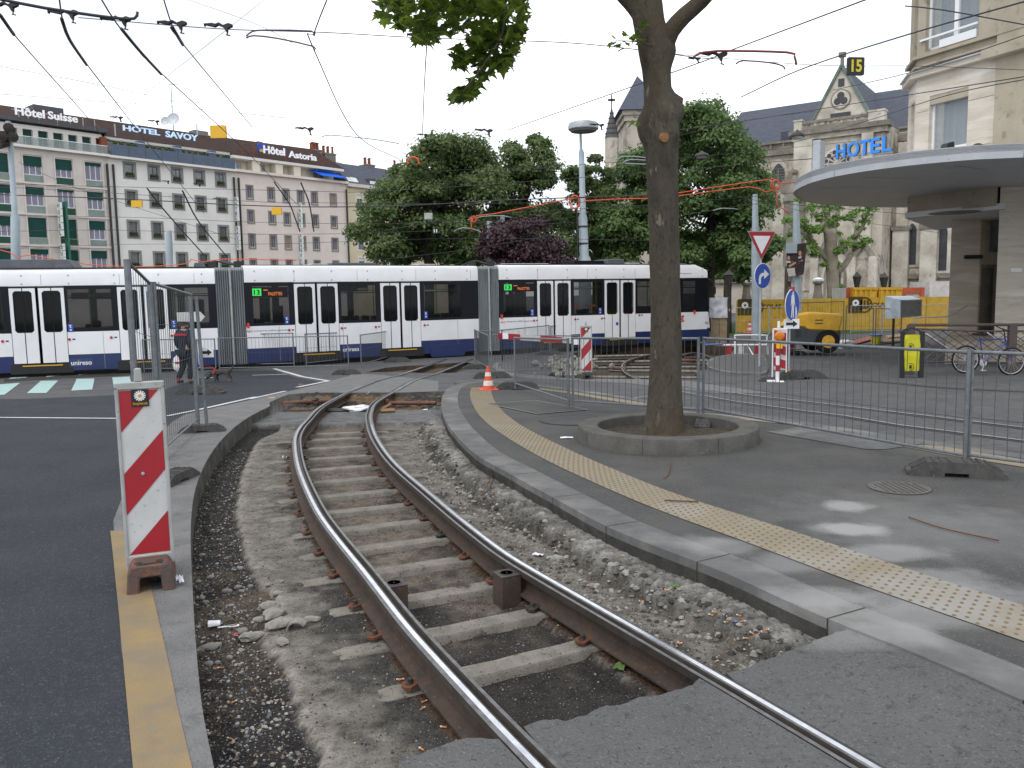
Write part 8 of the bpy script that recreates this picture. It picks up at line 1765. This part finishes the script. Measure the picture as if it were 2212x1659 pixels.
b=MB();b.prism([(a.x-.05,c.z-.5),((a.x+c.x)/2,c.z-.5),((a.x+c.x)/2,c.z+.0),(a.x-.05,c.z)],lambda x,z,d:(x,41.6+d,z),-.03,.03);b.build('header_plate',M['mast'],o)
def blob(nm,m,pts):b=MB();b.prism([(P(*c1(C8r,x,y),41.6).x,P(*c1(C8r,x,y),41.6).z)for x,y in pts],lambda x,z,d:(x,41.66+d,z),-.008,.0);b.build(nm,M[m],o)
mk('flesh',(.45,.27,.19),.8);mk('lace',(.5,.48,.45),.8)
blob('pale_face','flesh',[(692,880),(700,870),(710,880),(708,898),(695,900)]);blob('pale_face','flesh',[(765,845),(778,840),(785,855),(778,875),(766,868)]);blob('pale_collar','lace',[(684,905),(712,905),(715,918),(686,920)]);blob('pale_collar','lace',[(762,880),(785,872),(782,888),(765,892)]);blob('pale_drape','lace',[(690,955),(740,950),(745,1000),(700,1008)]);blob('pale_hands','flesh',[(700,935),(745,910),(750,920),(705,950)])
for x,y,Y,lab in((1722,293,30,'dark dome lamp hanging before the church cornice'),(1516,336,36,'dark dome lamp hanging before the tallest green tree')):q=P(x,y,Y);o=T('dome_lamp',lab,'street lamp',q);k=Y/30;b=MB();b.lathe([(.24*k,-.06),(.25*k,0),(.19*k,.08),(.08*k,.13),(.03,.2),(.001,.2)],c=q,n=20);b.build('shade',M['iron_dark'],o,smooth=True);b=MB();b.lathe([(.21*k,-.055),(.15*k,-.11),(.001,-.12)],c=q,n=16);b.build('lens',M['galv_light'],o)
# ================================================================ street life and works behind the fences
for n_,c_,r_ in(('jacket',(.022,.03,.05),.8),('trousers',(.015,.018,.03),.85),('skin',(.42,.24,.17),.6),('hair',(.05,.042,.038),.9),('red_cloth',(.5,.02,.03),.7),('dog_grey',(.13,.12,.11),.95),('dog_tan',(.32,.22,.13),.95),('comp_yellow',(.75,.42,.02),.4),('comp_dark',(.045,.055,.06),.6),('hoard',(.56,.345,.03),.6),('cont_yellow',(.62,.36,.02),.55),('orange_red',(.45,.09,.03),.6),('cabin_white',(.62,.60,.58),.7),('box_white',(.60,.68,.74),.5),('cloth',(.70,.72,.78),.8),('brown_rail',(.075,.055,.052),.6),('bike_blue',(.02,.04,.22),.35),('tyre',(.02,.02,.022),.8),('rim',(.5,.5,.52),.35),('bag_yellow',(.58,.56,.01),.35),('grass',(.05,.09,.02),.9),('hoard_ink',(.09,.065,.02),.7)):mk(n_,c_,r_,col2=tuple(v*.75 for v in c_),ns=3,bumps=[(20,.2)]if n_ in('jacket','cloth','bag_yellow','dog_grey')else())
def skin(nm,J,E,m,par,sub=2):
    """one continuous body grown over joints; J = {name:(x,y,z,r)}"""
    ks=list(J);me=bpy.data.meshes.new(nm);me.from_pydata([J[k][:3]for k in ks],[(ks.index(a),ks.index(c))for a,c in E],[]);o=bpy.data.objects.new(nm,me);COL.objects.link(o)
    sk=o.modifiers.new('s','SKIN');sk.use_smooth_shade=True;o.modifiers.new('b','SUBSURF').levels=sub
    if not me.skin_vertices:bm=bmesh.new();bm.from_mesh(me);bm.verts.layers.skin.verify();bm.to_mesh(me);bm.free()
    for i,k in enumerate(ks):r=J[k][3];me.skin_vertices[0].data[i].radius=(r,J[k][4]if len(J[k])>4 else r)
    me.skin_vertices[0].data[0].use_root=True
    dg=bpy.context.evaluated_depsgraph_get();dg.update();e=bpy.data.meshes.new_from_object(o.evaluated_get(dg));bpy.data.objects.remove(o);e.materials.append(m)
    o=bpy.data.objects.new(nm,e);COL.objects.link(o);o.parent=par;return o
p=G(*c1(CA,1615,1172));o=T('person','person in dark jacket with red stripe carrying a white bag beside the dog','person',p,2.85)
J=dict(pel=(0,0,.92,.155,.12),wai=(0,.01,1.08,.15,.12),che=(0,.02,1.30,.17,.13),nec=(0,.0,1.50,.07),hd0=(0,-.02,1.58,.085),hd1=(0,-.03,1.68,.10),hd2=(0,-.01,1.76,.07),sl=(-.17,.02,1.42,.08),el=(-.24,.05,1.15,.06),wl=(-.24,-.04,.93,.04),hl=(-.24,-.06,.85,.038),sr=(.17,.02,1.42,.08),er=(.24,.03,1.15,.06),wr=(.24,-.10,.95,.04),hr=(.24,-.14,.88,.038),hpl=(-.09,0,.86,.105),kl=(-.10,-.10,.48,.07),al=(-.10,.0,.10,.048),fl=(-.10,-.17,.04,.04),hpr=(.09,0,.86,.105),kr=(.10,-.02,.48,.07),ar=(.10,.22,.14,.048),fr=(.10,.08,.045,.04))
Eb=[('pel','wai'),('wai','che'),('che','nec'),('nec','hd0'),('hd0','hd1'),('hd1','hd2'),('che','sl'),('sl','el'),('el','wl'),('wl','hl'),('che','sr'),('sr','er'),('er','wr'),('wr','hr'),('pel','hpl'),('hpl','kl'),('kl','al'),('al','fl'),('pel','hpr'),('hpr','kr'),('kr','ar'),('ar','fr')]
skin('body',J,Eb,M['skin'],o)
sub=lambda ks,g_,e=0:{k:J[k][:3]+tuple(v+g_ for v in J[k][3:])for k in ks}
se=lambda ks:[q for q in Eb if q[0]in ks and q[1]in ks]
ks=['pel','wai','che','sl','el','wl','sr','er','wr'];Jj=sub(ks,.022);Jj['nec']=(0,.01,1.47,.085);Jj['hem']=(0,0,.80,.175,.14);skin('jacket',Jj,se(ks)+[('che','nec'),('pel','hem')],M['jacket'],o)
ks=['pel','hpl','kl','al','hpr','kr','ar'];skin('trousers',sub(ks,.02),se(ks),M['trousers'],o)
b=LB();b.lathe([(.001,.135),(.075,.115),(.112,.05),(.118,-.02),(.10,-.08),(.06,-.1)],c=(0,.005,1.69),n=16);b.build('hair',M['hair'],o,smooth=True)
b=LB();b.box(-.20,.20,.13,.165,1.32,1.38);b.build('red_stripe',M['red_cloth'],o,bevel=.01)
b=LB();[b.box(x-.045,x+.045,y-.13,y+.07,z,z+.08)for x,y,z in((-.10,-.07,0),(.10,.17,.03))];b.build('shoe',M['black'],o,bevel=.02);b=LB();b.box(.06,.14,.16,.24,.1,.2);b.build('red_sock',M['red_cloth'],o,bevel=.02)
b=LB();[b.lathe([(.001,.018),(.012,.01),(.012,-.01),(.001,-.018)],c=(x,-.118,1.70),n=8)for x in(-.035,.035)];b.build('eye',M['hair'],o);b=LB();b.prism([(-.015,0),(.015,0),(0,.05)],lambda a,c,d:(a,-.12-d,1.655+c),0,.02);b.build('nose',M['skin'],o)
for side,hx_,hy_ in((1,-.24,-.06),(-1,.24,-.14)):
    b=LB()
    for k in range(4):x=hx_-.024+.016*k;b.tube([(x,hy_-.01,J['hl'][2]+(.03 if side<0 else 0)-.02),(x,hy_-.025,J['hl'][2]-.07+.005*abs(k-1)),(x,hy_+.005,J['hl'][2]-.085)],.009,6)
    b.tube([(hx_-.035*side,hy_-.02,J['hl'][2]+.0),(hx_-.04*side,hy_-.05,J['hl'][2]-.05)],.010,6);b.build('fingers',M['skin'],o,smooth=True)
q=ROOT[o.name]@Vector((.26,-.14,.80));bg_=lump('carrier_bag',M['plastic_white'],q+Vector((0,-.05,-.25)),.24,'white carrier bag with red print held by the walking person','bag',None,1.15,3,(.85,.6),0,3,.25);b=MB();b.tube([q+Vector((-.06,-.05,-.08)),q+Vector((-.02,0,.04)),q+Vector((.02,0,.04)),q+Vector((.06,-.05,-.08))],.012,6);b.build('handle',M['plastic_white'],bg_);b=MB();b.box(q.x-.09,q.x+.09,q.y-.205,q.y-.19,q.z-.25,q.z-.2);b.build('print',M['red_cloth'],bg_)
p=G(*c1(CB,185,1158));o=T('dog','small grey and tan dog in red harness sniffing the road','dog',p,0)
D=dict(hip=(.20,0,.30,.085,.075),mid=(.02,0,.30,.085,.08),che=(-.14,0,.29,.10,.085),nec=(-.25,0,.27,.06),hd=(-.34,0,.17,.058),muz=(-.42,0,.09,.03),t1=(.30,0,.36,.03),t2=(.36,0,.45,.02),fl1=(-.14,-.05,.16,.035),fl2=(-.15,-.05,.03,.024),fr1=(-.13,.05,.16,.035),fr2=(-.10,.05,.03,.024),bl1=(.17,-.05,.20,.042),bl2=(.25,-.05,.12,.026),bl3=(.22,-.05,.02,.022),br1=(.19,.05,.20,.042),br2=(.29,.05,.12,.026),br3=(.27,.05,.02,.022))
skin('body',D,[('hip','mid'),('mid','che'),('che','nec'),('nec','hd'),('hd','muz'),('hip','t1'),('t1','t2'),('che','fl1'),('fl1','fl2'),('che','fr1'),('fr1','fr2'),('hip','bl1'),('bl1','bl2'),('bl2','bl3'),('hip','br1'),('br1','br2'),('br2','br3')],mk('dog_coat',(.07,.065,.06),.95,col2=(.30,.21,.13),ns=5,nlo=.55,nhi=.65),o)
b=LB();b.lathe([(.112,-.02),(.114,0),(.112,.02)],fr=Matrix.Translation((-.15,0,.29))@Matrix.Rotation(math.pi/2,4,'Y'),n=14,cap=False);b.build('harness',M['red_cloth'],o);b=LB();[b.prism([(-.35,.20),(-.30,.22),(-.31,.13)],lambda a,c,d:(a,s_*(.055+d),c),0,.012)for s_ in(1,-1)];b.build('ear',M['dog_grey'],o)
tag(MB().tube([p+Vector((-.15,0,.40)),p+Vector((-.6,.1,.5)),G(*c1(CA,1740,1040),.5)],.009,5).build('dog_lead',M['red_cloth']),'thin red lead running from the dog towards the person','lead')
# ---- bicycle
YB=20.2;kb=YB/1789/4.879/1.157
def Bp(x,y,dy=0):return P(*c1(C5b,x,y),YB+dy)
o=T('bicycle','blue bicycle with white rims leaning on the brown railing','bicycle',G(*c1(C5b,1640,1540)))
def wheel(x,y):
    c=Bp(x,y);R_w=162*kb;fr_=Matrix.Translation(c)@Matrix.Rotation(math.pi/2,4,'X');w_=MB();w_.tube([c+Vector((R_w*math.cos(t),0,R_w*math.sin(t)))for t in[i*math.pi/18 for i in range(36)]],.024,8,closed=True);wo=w_.build('wheel',M['tyre'],o,smooth='all')
    b=MB();b.tube([c+Vector((R_w*.93*math.cos(t),0,R_w*.93*math.sin(t)))for t in[i*math.pi/18 for i in range(36)]],.012,6,closed=True);b.build('rim',M['rim'],wo,smooth='all');b=MB();[b.tube([c,c+Vector((R_w*.92*math.cos(i*math.pi/8),0,R_w*.92*math.sin(i*math.pi/8)))],.0022,4)for i in range(16)];b.build('spokes',M['rim'],wo)
wheel(1385,1360);wheel(1945,1385)
b=MB();hd,st_,bb_,rw_,fw_=Bp(1865,1110),Bp(1560,1120),Bp(1600,1400),Bp(1385,1360),Bp(1945,1385)
for a,c,r in((hd,st_,.017),(hd+Vector((.02,0,-.09)),bb_,.019),(st_+Vector((0,0,.06)),bb_,.016),(bb_,rw_,.011),(st_,rw_,.010),(hd+Vector((-.01,0,.08)),hd+Vector((.03,0,-.12)),.02)):b.tube([a,c],r,8)
b.build('frame',M['bike_blue'],o,smooth=True);b=MB();[b.tube([hd+Vector((.03,s_,-.12)),fw_+Vector((0,s_,0))],.011,6)for s_ in(-.04,.04)];b.build('fork',M['bike_blue'],o)
b=MB();b.tube([hd+Vector((-.01,0,.08)),Bp(1855,1010),Bp(1830,985)],.012,6);b.tube([Bp(1760,955,-.25),Bp(1830,985),Bp(1920,1015,.25)],.014,6);b.build('handlebar',M['tyre'],o);b=MB();b.prism([(Bp(x,y).x,Bp(x,y).z)for x,y in((1480,1040),(1640,1045),(1640,1075),(1560,1070),(1480,1065))],lambda a,c,d:(a,YB+d,c),-.05,.05);b.build('saddle',M['tyre'],o,bevel=.01)
b=MB();b.lathe([(.09,-.01),(.09,.01),(.001,.012)],fr=Matrix.Translation(bb_)@Matrix.Rotation(math.pi/2,4,'X'),n=16);b.tube([bb_+Vector((0,-.06,0)),bb_+Vector((-.05,-.06,-.17))],.012,6);b.tube([bb_+Vector((0,.06,0)),bb_+Vector((.05,.06,.17))],.012,6);b.box(bb_.x-.1,bb_.x,YB-.14,YB-.06,bb_.z-.19,bb_.z-.165);b.build('crank',M['rim'],o)
# ---- railing, handrails, bin
YR=20.9
def Rp(x,y,Y=YR):return P(*c1(C5b,x,y),Y)
o=T('brown_railing','old brown iron railing with crossed lattice bars beside the bicycle','railing',Rp(700,1480));b=MB();b.tube([Rp(690,940),Rp(2500,934)],.04,8);b.build('top_rail',M['brown_rail'],o,smooth=True);b=MB();b.tube([Rp(640,1000),Rp(760,985),Rp(1500,1015),Rp(2500,1010)],.022,6);b.tube([Rp(700,1385),Rp(2500,1400)],.022,6);b.build('lower_rail',M['brown_rail'],o)
for x,w in((720,.09),(1960,.10),(2330,.09)):a=Rp(x,940);b=MB();b.box(a.x-w,a.x+w,YR-.05,YR+.05,g(YR),a.z);b.build('post',M['brown_rail'],o)
b=MB()
for x in range(560,2500,135):b.tube([Rp(x,1385),Rp(x+560,1010)],.011,4);b.tube([Rp(x+560,1385),Rp(x,1010)],.011,4)
b.build('lattice',M['brown_rail'],o)
W([(c1(C5b,870,1050)),(c1(C5b,915,1055)),(c1(C5b,1330,1340))],.03,'shiny steel handrail sloping down behind the railing',22.5,'rim','handrail','handrail',False);W([c1(C5b,1650,1030),c1(C5b,1950,1220)],.022,'second steel handrail behind the bicycle',22.5,'rim','handrail','handrail',False);W([c1(C5b,780,850),c1(C5b,1165,835),c1(C5b,1405,705)],.025,'steel handrail bending up along the hotel pillar',28.4,'rim','handrail','handrail',False)
YN=19.9;o=T('litter_bin','yellow plastic bag hung between two black posts as a litter bin','litter bin',P(*c1(C5b,735,1490),YN))
N_=lambda x,y,Y=YN:P(*c1(C5b,x,y),Y)
for x0,x1 in((600,640),(825,870)):a,c=N_(x0,1015),N_(x1,1500);b=MB();b.box(a.x,c.x,YN-.03,YN+.03,g(YN),a.z);b.build('post',M['black'],o,bevel=.01)
a,c=N_(632,1060),N_(822,1495);b=MB();n_=18
for j in range(14):
    z=a.z+(c.z-a.z)*j/13;f=1-.12*abs(j-4)/10
    for i in range(n_):t=2*math.pi*i/n_;r=f*(1+.10*noise.noise(Vector((math.cos(t)*1.5,math.sin(t)*1.5,j*.35))));b.v.append(Vector(((a.x+c.x)/2+(c.x-a.x)*.5*r*math.copysign(abs(math.cos(t))**.5,math.cos(t)),YN+.09*r*math.sin(t),z)))
for j in range(13):
    for i in range(n_):b.face([j*n_+i,j*n_+(i+1)%n_,(j+1)*n_+(i+1)%n_,(j+1)*n_+i])
b.build('yellow_bag',M['bag_yellow'],o,smooth='all');b=MB()
for y in(1205,1445):q=N_(690,y);b.tube([q+Vector((.075*math.cos(t),-.11,.085*math.sin(t)))for t in[-2.0+i*.3 for i in range(15)]],.006,5);b.box(q.x-.03,q.x+.02,YN-.115,YN-.105,q.z-.04,q.z+.04)
b.build('bag_print',M['black'],o);b=MB();b.tube([N_(600,1020),N_(660,990),N_(740,975),N_(840,1020)],.018,6);b.build('hoop',M['black'],o)
# ---- compressor
p=G(*c1(C4b,1300,1300));YK=29.5;K_=lambda x,y,Y=YK:P(*c1(C4b,x,y),Y);o=T('compressor_trailer','yellow and dark grey mobile compressor trailer behind the beacons','compressor',K_(1600,1280))
b=MB();b.prism([(K_(x,y).x,K_(x,y).z)for x,y in((1210,960),(1300,860),(1420,815),(1560,790),(1960,815),(1985,850),(1940,1020),(1560,1000),(1520,965),(1240,960))],lambda a,c,d:(a*(YK+d)/YK,YK+d,c),0,1.6);b.build('hood',M['comp_yellow'],o,bevel=.05)
b=MB();b.prism([(K_(x,y).x,K_(x,y).z)for x,y in((1225,962),(1520,967),(1560,1002),(1960,1022),(1950,1130),(1900,1140),(1860,1050),(1740,1050),(1700,1160),(1400,1180),(1240,1150))],lambda a,c,d:(a*(YK+d)/YK,YK+d,c),.03,1.55);b.build('chassis',M['comp_dark'],o)
b=MB();[b.box(K_(1410,y).x,K_(1480,y).x,YK+.01,YK+.03,K_(1410,y).z-.03,K_(1410,y).z)for y in(1005,1035,1065)];[b.box(K_(1650,y).x,K_(1740,y).x,YK-.02,YK-.005,K_(1650,y).z-.03,K_(1650,y).z)for y in(875,915)];b.build('vent_slot',M['black'],o)
for dy in(.05,1.5):q=K_(1800,1140)+Vector((0,dy,0));w_=MB();w_.lathe([(.42,-.1),(.42,.1),(.24,.12)],fr=Matrix.Translation(q)@Matrix.Rotation(math.pi/2,4,'X'),n=20);wo=w_.build('wheel',M['tyre'],o,smooth=True);b=MB();b.lathe([(.24,.0),(.23,.125),(.08,.13),(.001,.14)],fr=Matrix.Translation(q)@Matrix.Rotation(math.pi/2,4,'X'),n=18);b.build('rim',M['comp_yellow'],wo)
b=MB();b.tube([K_(1240,1120),K_(1120,1150),K_(1080,1120)],.05,6);b.tube([K_(1280,1150),K_(1280,1260)],.04,6);b.build('drawbar',M['comp_dark'],o)
# ---- hoarding with its printed marks, containers, cabins
YH=47.;H_=lambda x,y,Y=YH:P(*c1(C8r,x,y),Y);a,c=H_(365,1320),H_(1740,1135);o=T('yellow_hoarding','long mustard yellow site hoarding with round and square printed marks','hoarding',a)
n_=9
for i in range(n_):x0,x1=a.x+(c.x-a.x)*i/n_,a.x+(c.x-a.x)*(i+1)/n_;b=MB();b.box(x0,x1-.03,YH,YH+.1,-.45,c.z+.02*(i%2));b.build('board',M['hoard'],o)
def mark(x,y,k):
    q=H_(x,y,YH-.02)
    if k==0:b=MB();b.box(q.x-.4,q.x+.4,YH-.03,YH-.01,q.z-.45,q.z+.45);m_=b.build('square_mark',M['hoard_ink'],o);b=MB();b.lathe([(.19,0),(.19,.02),(.07,.02),(.07,0)],fr=Matrix.Translation(q+Vector((0,-.02,.1)))@Matrix.Rotation(math.pi/2,4,'X'),n=14,cap=False);b.build('flower',M['white_paint'],m_)
    elif k==1:b=MB();b.lathe([(.44,0),(.44,.02),(.37,.02),(.37,0)],fr=Matrix.Translation(q)@Matrix.Rotation(math.pi/2,4,'X'),n=24,cap=False);[b.box(q.x+u-.05,q.x+u+.05,YH-.03,YH-.01,q.z-.28 if u<0 else q.z-.16,q.z+.26)for u in(-.2,.0,.18)];b.box(q.x-.15,q.x+.23,YH-.034,YH-.012,q.z-.2,q.z-.1);b.build('round_mark',M['hoard_ink'],o)
    else:text('COLAS','lettering',M['hoard_ink'],o,(q.x-.5,YH-.012,q.z-.12),(1,0,0),(0,0,1),W=1.05,Hh=.24,ext=.01,bold=.02)
for x,y,k in((417,1203,0),(487,1203,1),(588,1198,2),(1128,1188,0),(1187,1188,1),(1270,1186,2)):mark(x,y,k)
def boxy(nm,lab,cat,x0,y0,x1,y1,Y,dep,m,rib=0,frame=None):
    a,c=P(*c1(C8r,x0,y1),Y),P(*c1(C8r,x1,y0),Y);o=T(nm,lab,cat,(a.x,Y,-.5));b=MB();b.box(a.x,c.x,Y,Y+dep,-.5,c.z);b.build('body',M[m],o)
    if rib:b=MB();n=int((c.x-a.x)/rib);[b.box(a.x+(k+.25)*rib,a.x+(k+.75)*rib,Y-.05,Y+.0,-.3,c.z-.15)for k in range(n)];b.box(a.x,c.x,Y-.07,Y-.001,c.z-.14,c.z+.02);b.build('rib',M[m],o)
    if frame:b=MB();b.box(a.x-.05,c.x+.05,Y-.08,Y-.001,c.z-.35,c.z+.02);[b.box(x-.12,x+.12,Y-.10,Y-.002,-.5,c.z)for x in(a.x,c.x)];b.build('frame',M[frame],o)
    return o
boxy('site_container','yellow ribbed container above the hoarding, left one','container',1112,1076,1268,1140,50,2.5,'cont_yellow',.3);boxy('site_container','yellow ribbed container above the hoarding, right one','container',1280,1076,1430,1140,50,2.5,'cont_yellow',.3);boxy('site_cabin','white site cabin with orange red frame right of the yellow containers','cabin',1436,1078,1556,1150,50.5,2.5,'cabin_white',0,'orange_red');boxy('site_cabin','narrow orange framed cabin end left of the yellow containers','cabin',1080,1078,1106,1150,50.5,2.5,'cabin_white',0,'orange_red');boxy('white_site_box','tall pinkish white site box beside the hotel pillar','cabin',1602,1036,1740,1150,51,2.5,'cabin_white')
c=P(*c1(C5b,625,720),33);o=T('display_box','pale tilted rectangular box sign on a thin post before the hoarding','sign',(c.x,33,-.5));kq=33/1789/4.879/1.157;V=lambda x,y,d:P(*c1(C5b,x,y),33+d)
b=MB();b.add([V(405,865,1.2),V(590,855,0),V(590,635,0),V(405,585,1.2),V(850,830,.4),V(855,625,.4),V(720,585,1.6),V(720,840,1.6)],[(0,1,2,3),(1,4,5,2),(3,2,5,6),(4,7,6,5),(0,3,6,7),(0,7,4,1)]);b.build('cabinet',M['box_white'],o);b=MB();b.add([V(600,840,-.02),V(840,820,.38),V(845,645,.38),V(600,650,-.02)],[(0,1,2,3)]);b.build('front_screen',M['frame_grey'],o,recalc=False);b=MB();b.tube([(c.x,33.8,-.5),(c.x,33.8,V(590,855,0).z+.1)],.05,8);b.build('post',M['iron_dark'],o)
a,c=P(*c1(C4b,358,855),38),P(*c1(C4b,603,602),38);o=T('covered_panel','notice board wrapped in a white cloth right of the tram nose','board',(a.x,38,-.5));b=MB();N=10
for j in range(N+1):
    for i in range(N+1):b.v.append(Vector((a.x+(c.x-a.x)*i/N,38+.12*noise.noise(Vector((i*.5,j*.4,0))),a.z+(c.z-a.z)*j/N)))
for j in range(N):
    for i in range(N):b.face([j*(N+1)+i,j*(N+1)+i+1,(j+1)*(N+1)+i+1,(j+1)*(N+1)+i])
b.build('white_cloth',M['cloth'],o,smooth='all');b=MB();b.box(a.x+.05,c.x-.05,38.1,38.2,a.z+.1,c.z-.05);[b.box(x,x+.35,38.1,38.2,-.5,a.z+.12)for x in(a.x+.5,c.x-.8)];b.build('wooden_post',M['wood_pale'],o)
p=P(*c1(C4b,590,790),38);o=T('park_lamp','dark old street lantern post left of the hoarding','street lamp',(p.x,38,-.5));b=MB();b.tube([(p.x,38,-.5),(p.x,38,P(*c1(C4b,610,450),38).z)],.05,8);b.build('pole',M['iron_dark'],o);b=MB();b.lathe([(.12,0),(.2,.4),(.24,.45),(.05,.65),(.001,.7)],c=(p.x,38,P(*c1(C4b,610,450),38).z),n=6);b.build('lantern',M['iron_dark'],o)
for x,y,lab in((1138,1035,'dark wall lantern in front of the porch, right of the pollarded tree'),(1312,1040,'dark wall lantern in front of the church buttress')):q=P(*c1(C8r,x,y),60);o=T('lantern',lab,'street lamp',(q.x,60,-.5));b=MB();b.tube([(q.x,60,-.5),(q.x,60,q.z-.3)],.07,6);b.build('pole',M['iron_dark'],o);b=MB();b.lathe([(.16,-.5),(.3,.2),(.34,.3),(.08,.6),(.001,.7)],c=q,n=6);b.build('lantern_head',M['iron_dark'],o)
sheet('park_grass',[(10,44),(19,44),(30,62),(8,62)],M['grass'],.01,prof=True)
# ---- island and laid-bare rails of the second dig
isl=crom(GP(C4b([(900,1290),(700,1290),(520,1310),(400,1340),(330,1385),(330,1440),(420,1480),(600,1515),(900,1530),(1050,1520),(1080,1440),(1060,1360),(1000,1300)]),.06),.3);sheet('traffic_island',isl,M['granite'],.065,walls=.4);cI=sum(isl,Vector())/len(isl);sheet('island_asphalt',[cI.lerp(p,.9)for p in isl],M['asphalt_patch'],.069)
o=T('laid_bare_rails','many rusty rails and ties laid bare in the second dig','rails',G(*c1(CC,1600,950),-.3))
for x0,y0,x1,y1 in((1330,868,1830,858),(1320,893,2300,876),(1200,918,2350,905),(1130,945,2300,935),(1320,968,2212,960),(1130,1046,2250,1056),(1460,990,2250,1000),(2060,930,2400,880)):b=MB();b.tube([G(*c1(CC,x0,y0),-.12),G(*c1(CC,x1,y1),-.12)],.05,4);b.build('rail',M['rail_rust']if y0%2 else M['sleeper'],o)
for pts in([(2250,1140),(1800,1082),(1680,1050),(1600,1005),(1575,955),(1610,910),(1700,875),(1830,850),(2060,815)],[(2400,900),(2212,835),(2060,860)]):L=crom(GP(CC(pts),.0),.25);rail(L,1,o,up=.01)
W([c1(CC,1440,965),c1(CC,1530,972),c1(CC,1620,972)],.05,'rusty pipe lying over the rails of the second dig',G(*c1(CC,1530,970)).y,'pipe_rust','rusty_pipe','pipe');W([c1(CC,2060,900),c1(CC,2212,905)],.06,'rusty pipe right of the plane trunk in the second dig',G(*c1(CC,2100,905)).y,'pipe_rust','rusty_pipe','pipe')
for x0,y0,x1,y1,m_,lab in((0,1165,240,1100,'orange_red','red brown planks stacked behind the works fence'),(340,1150,600,1128,'wood_pale','pale planks lying left of the yellow bin'),(420,1095,600,1078,'wood_pale','second pale plank behind the first'),(-160,1175,60,1140,'iron_dark','dark beam on the ground behind the compressor')):a,c=G(*c1(C5b,x0,y0),.1),G(*c1(C5b,x1,y1),.1);b=MB();b.tube([a,c],.12,4);tag(b.build('plank',M[m_]),lab,'plank')
q=G(*c1(C5b,290,1180));o=T('yellow_bucket','yellow green bucket with blue rim by the works fence','bucket',q);b=LB();b.lathe([(.16,0),(.22,.38)],n=14);b.build('body',M['bag_yellow'],o,smooth=True);b=LB();b.lathe([(.23,.36),(.24,.44),(.2,.44)],n=14);b.build('rim',M['blue_foil'],o)
lump('white_sack',M['plastic_white'],G(*c1(C4b,1990,1180),.15),.3,'crumpled white sack beside the compressor wheel','sack',None,.7,12,(1.3,.8),0,3,.5)
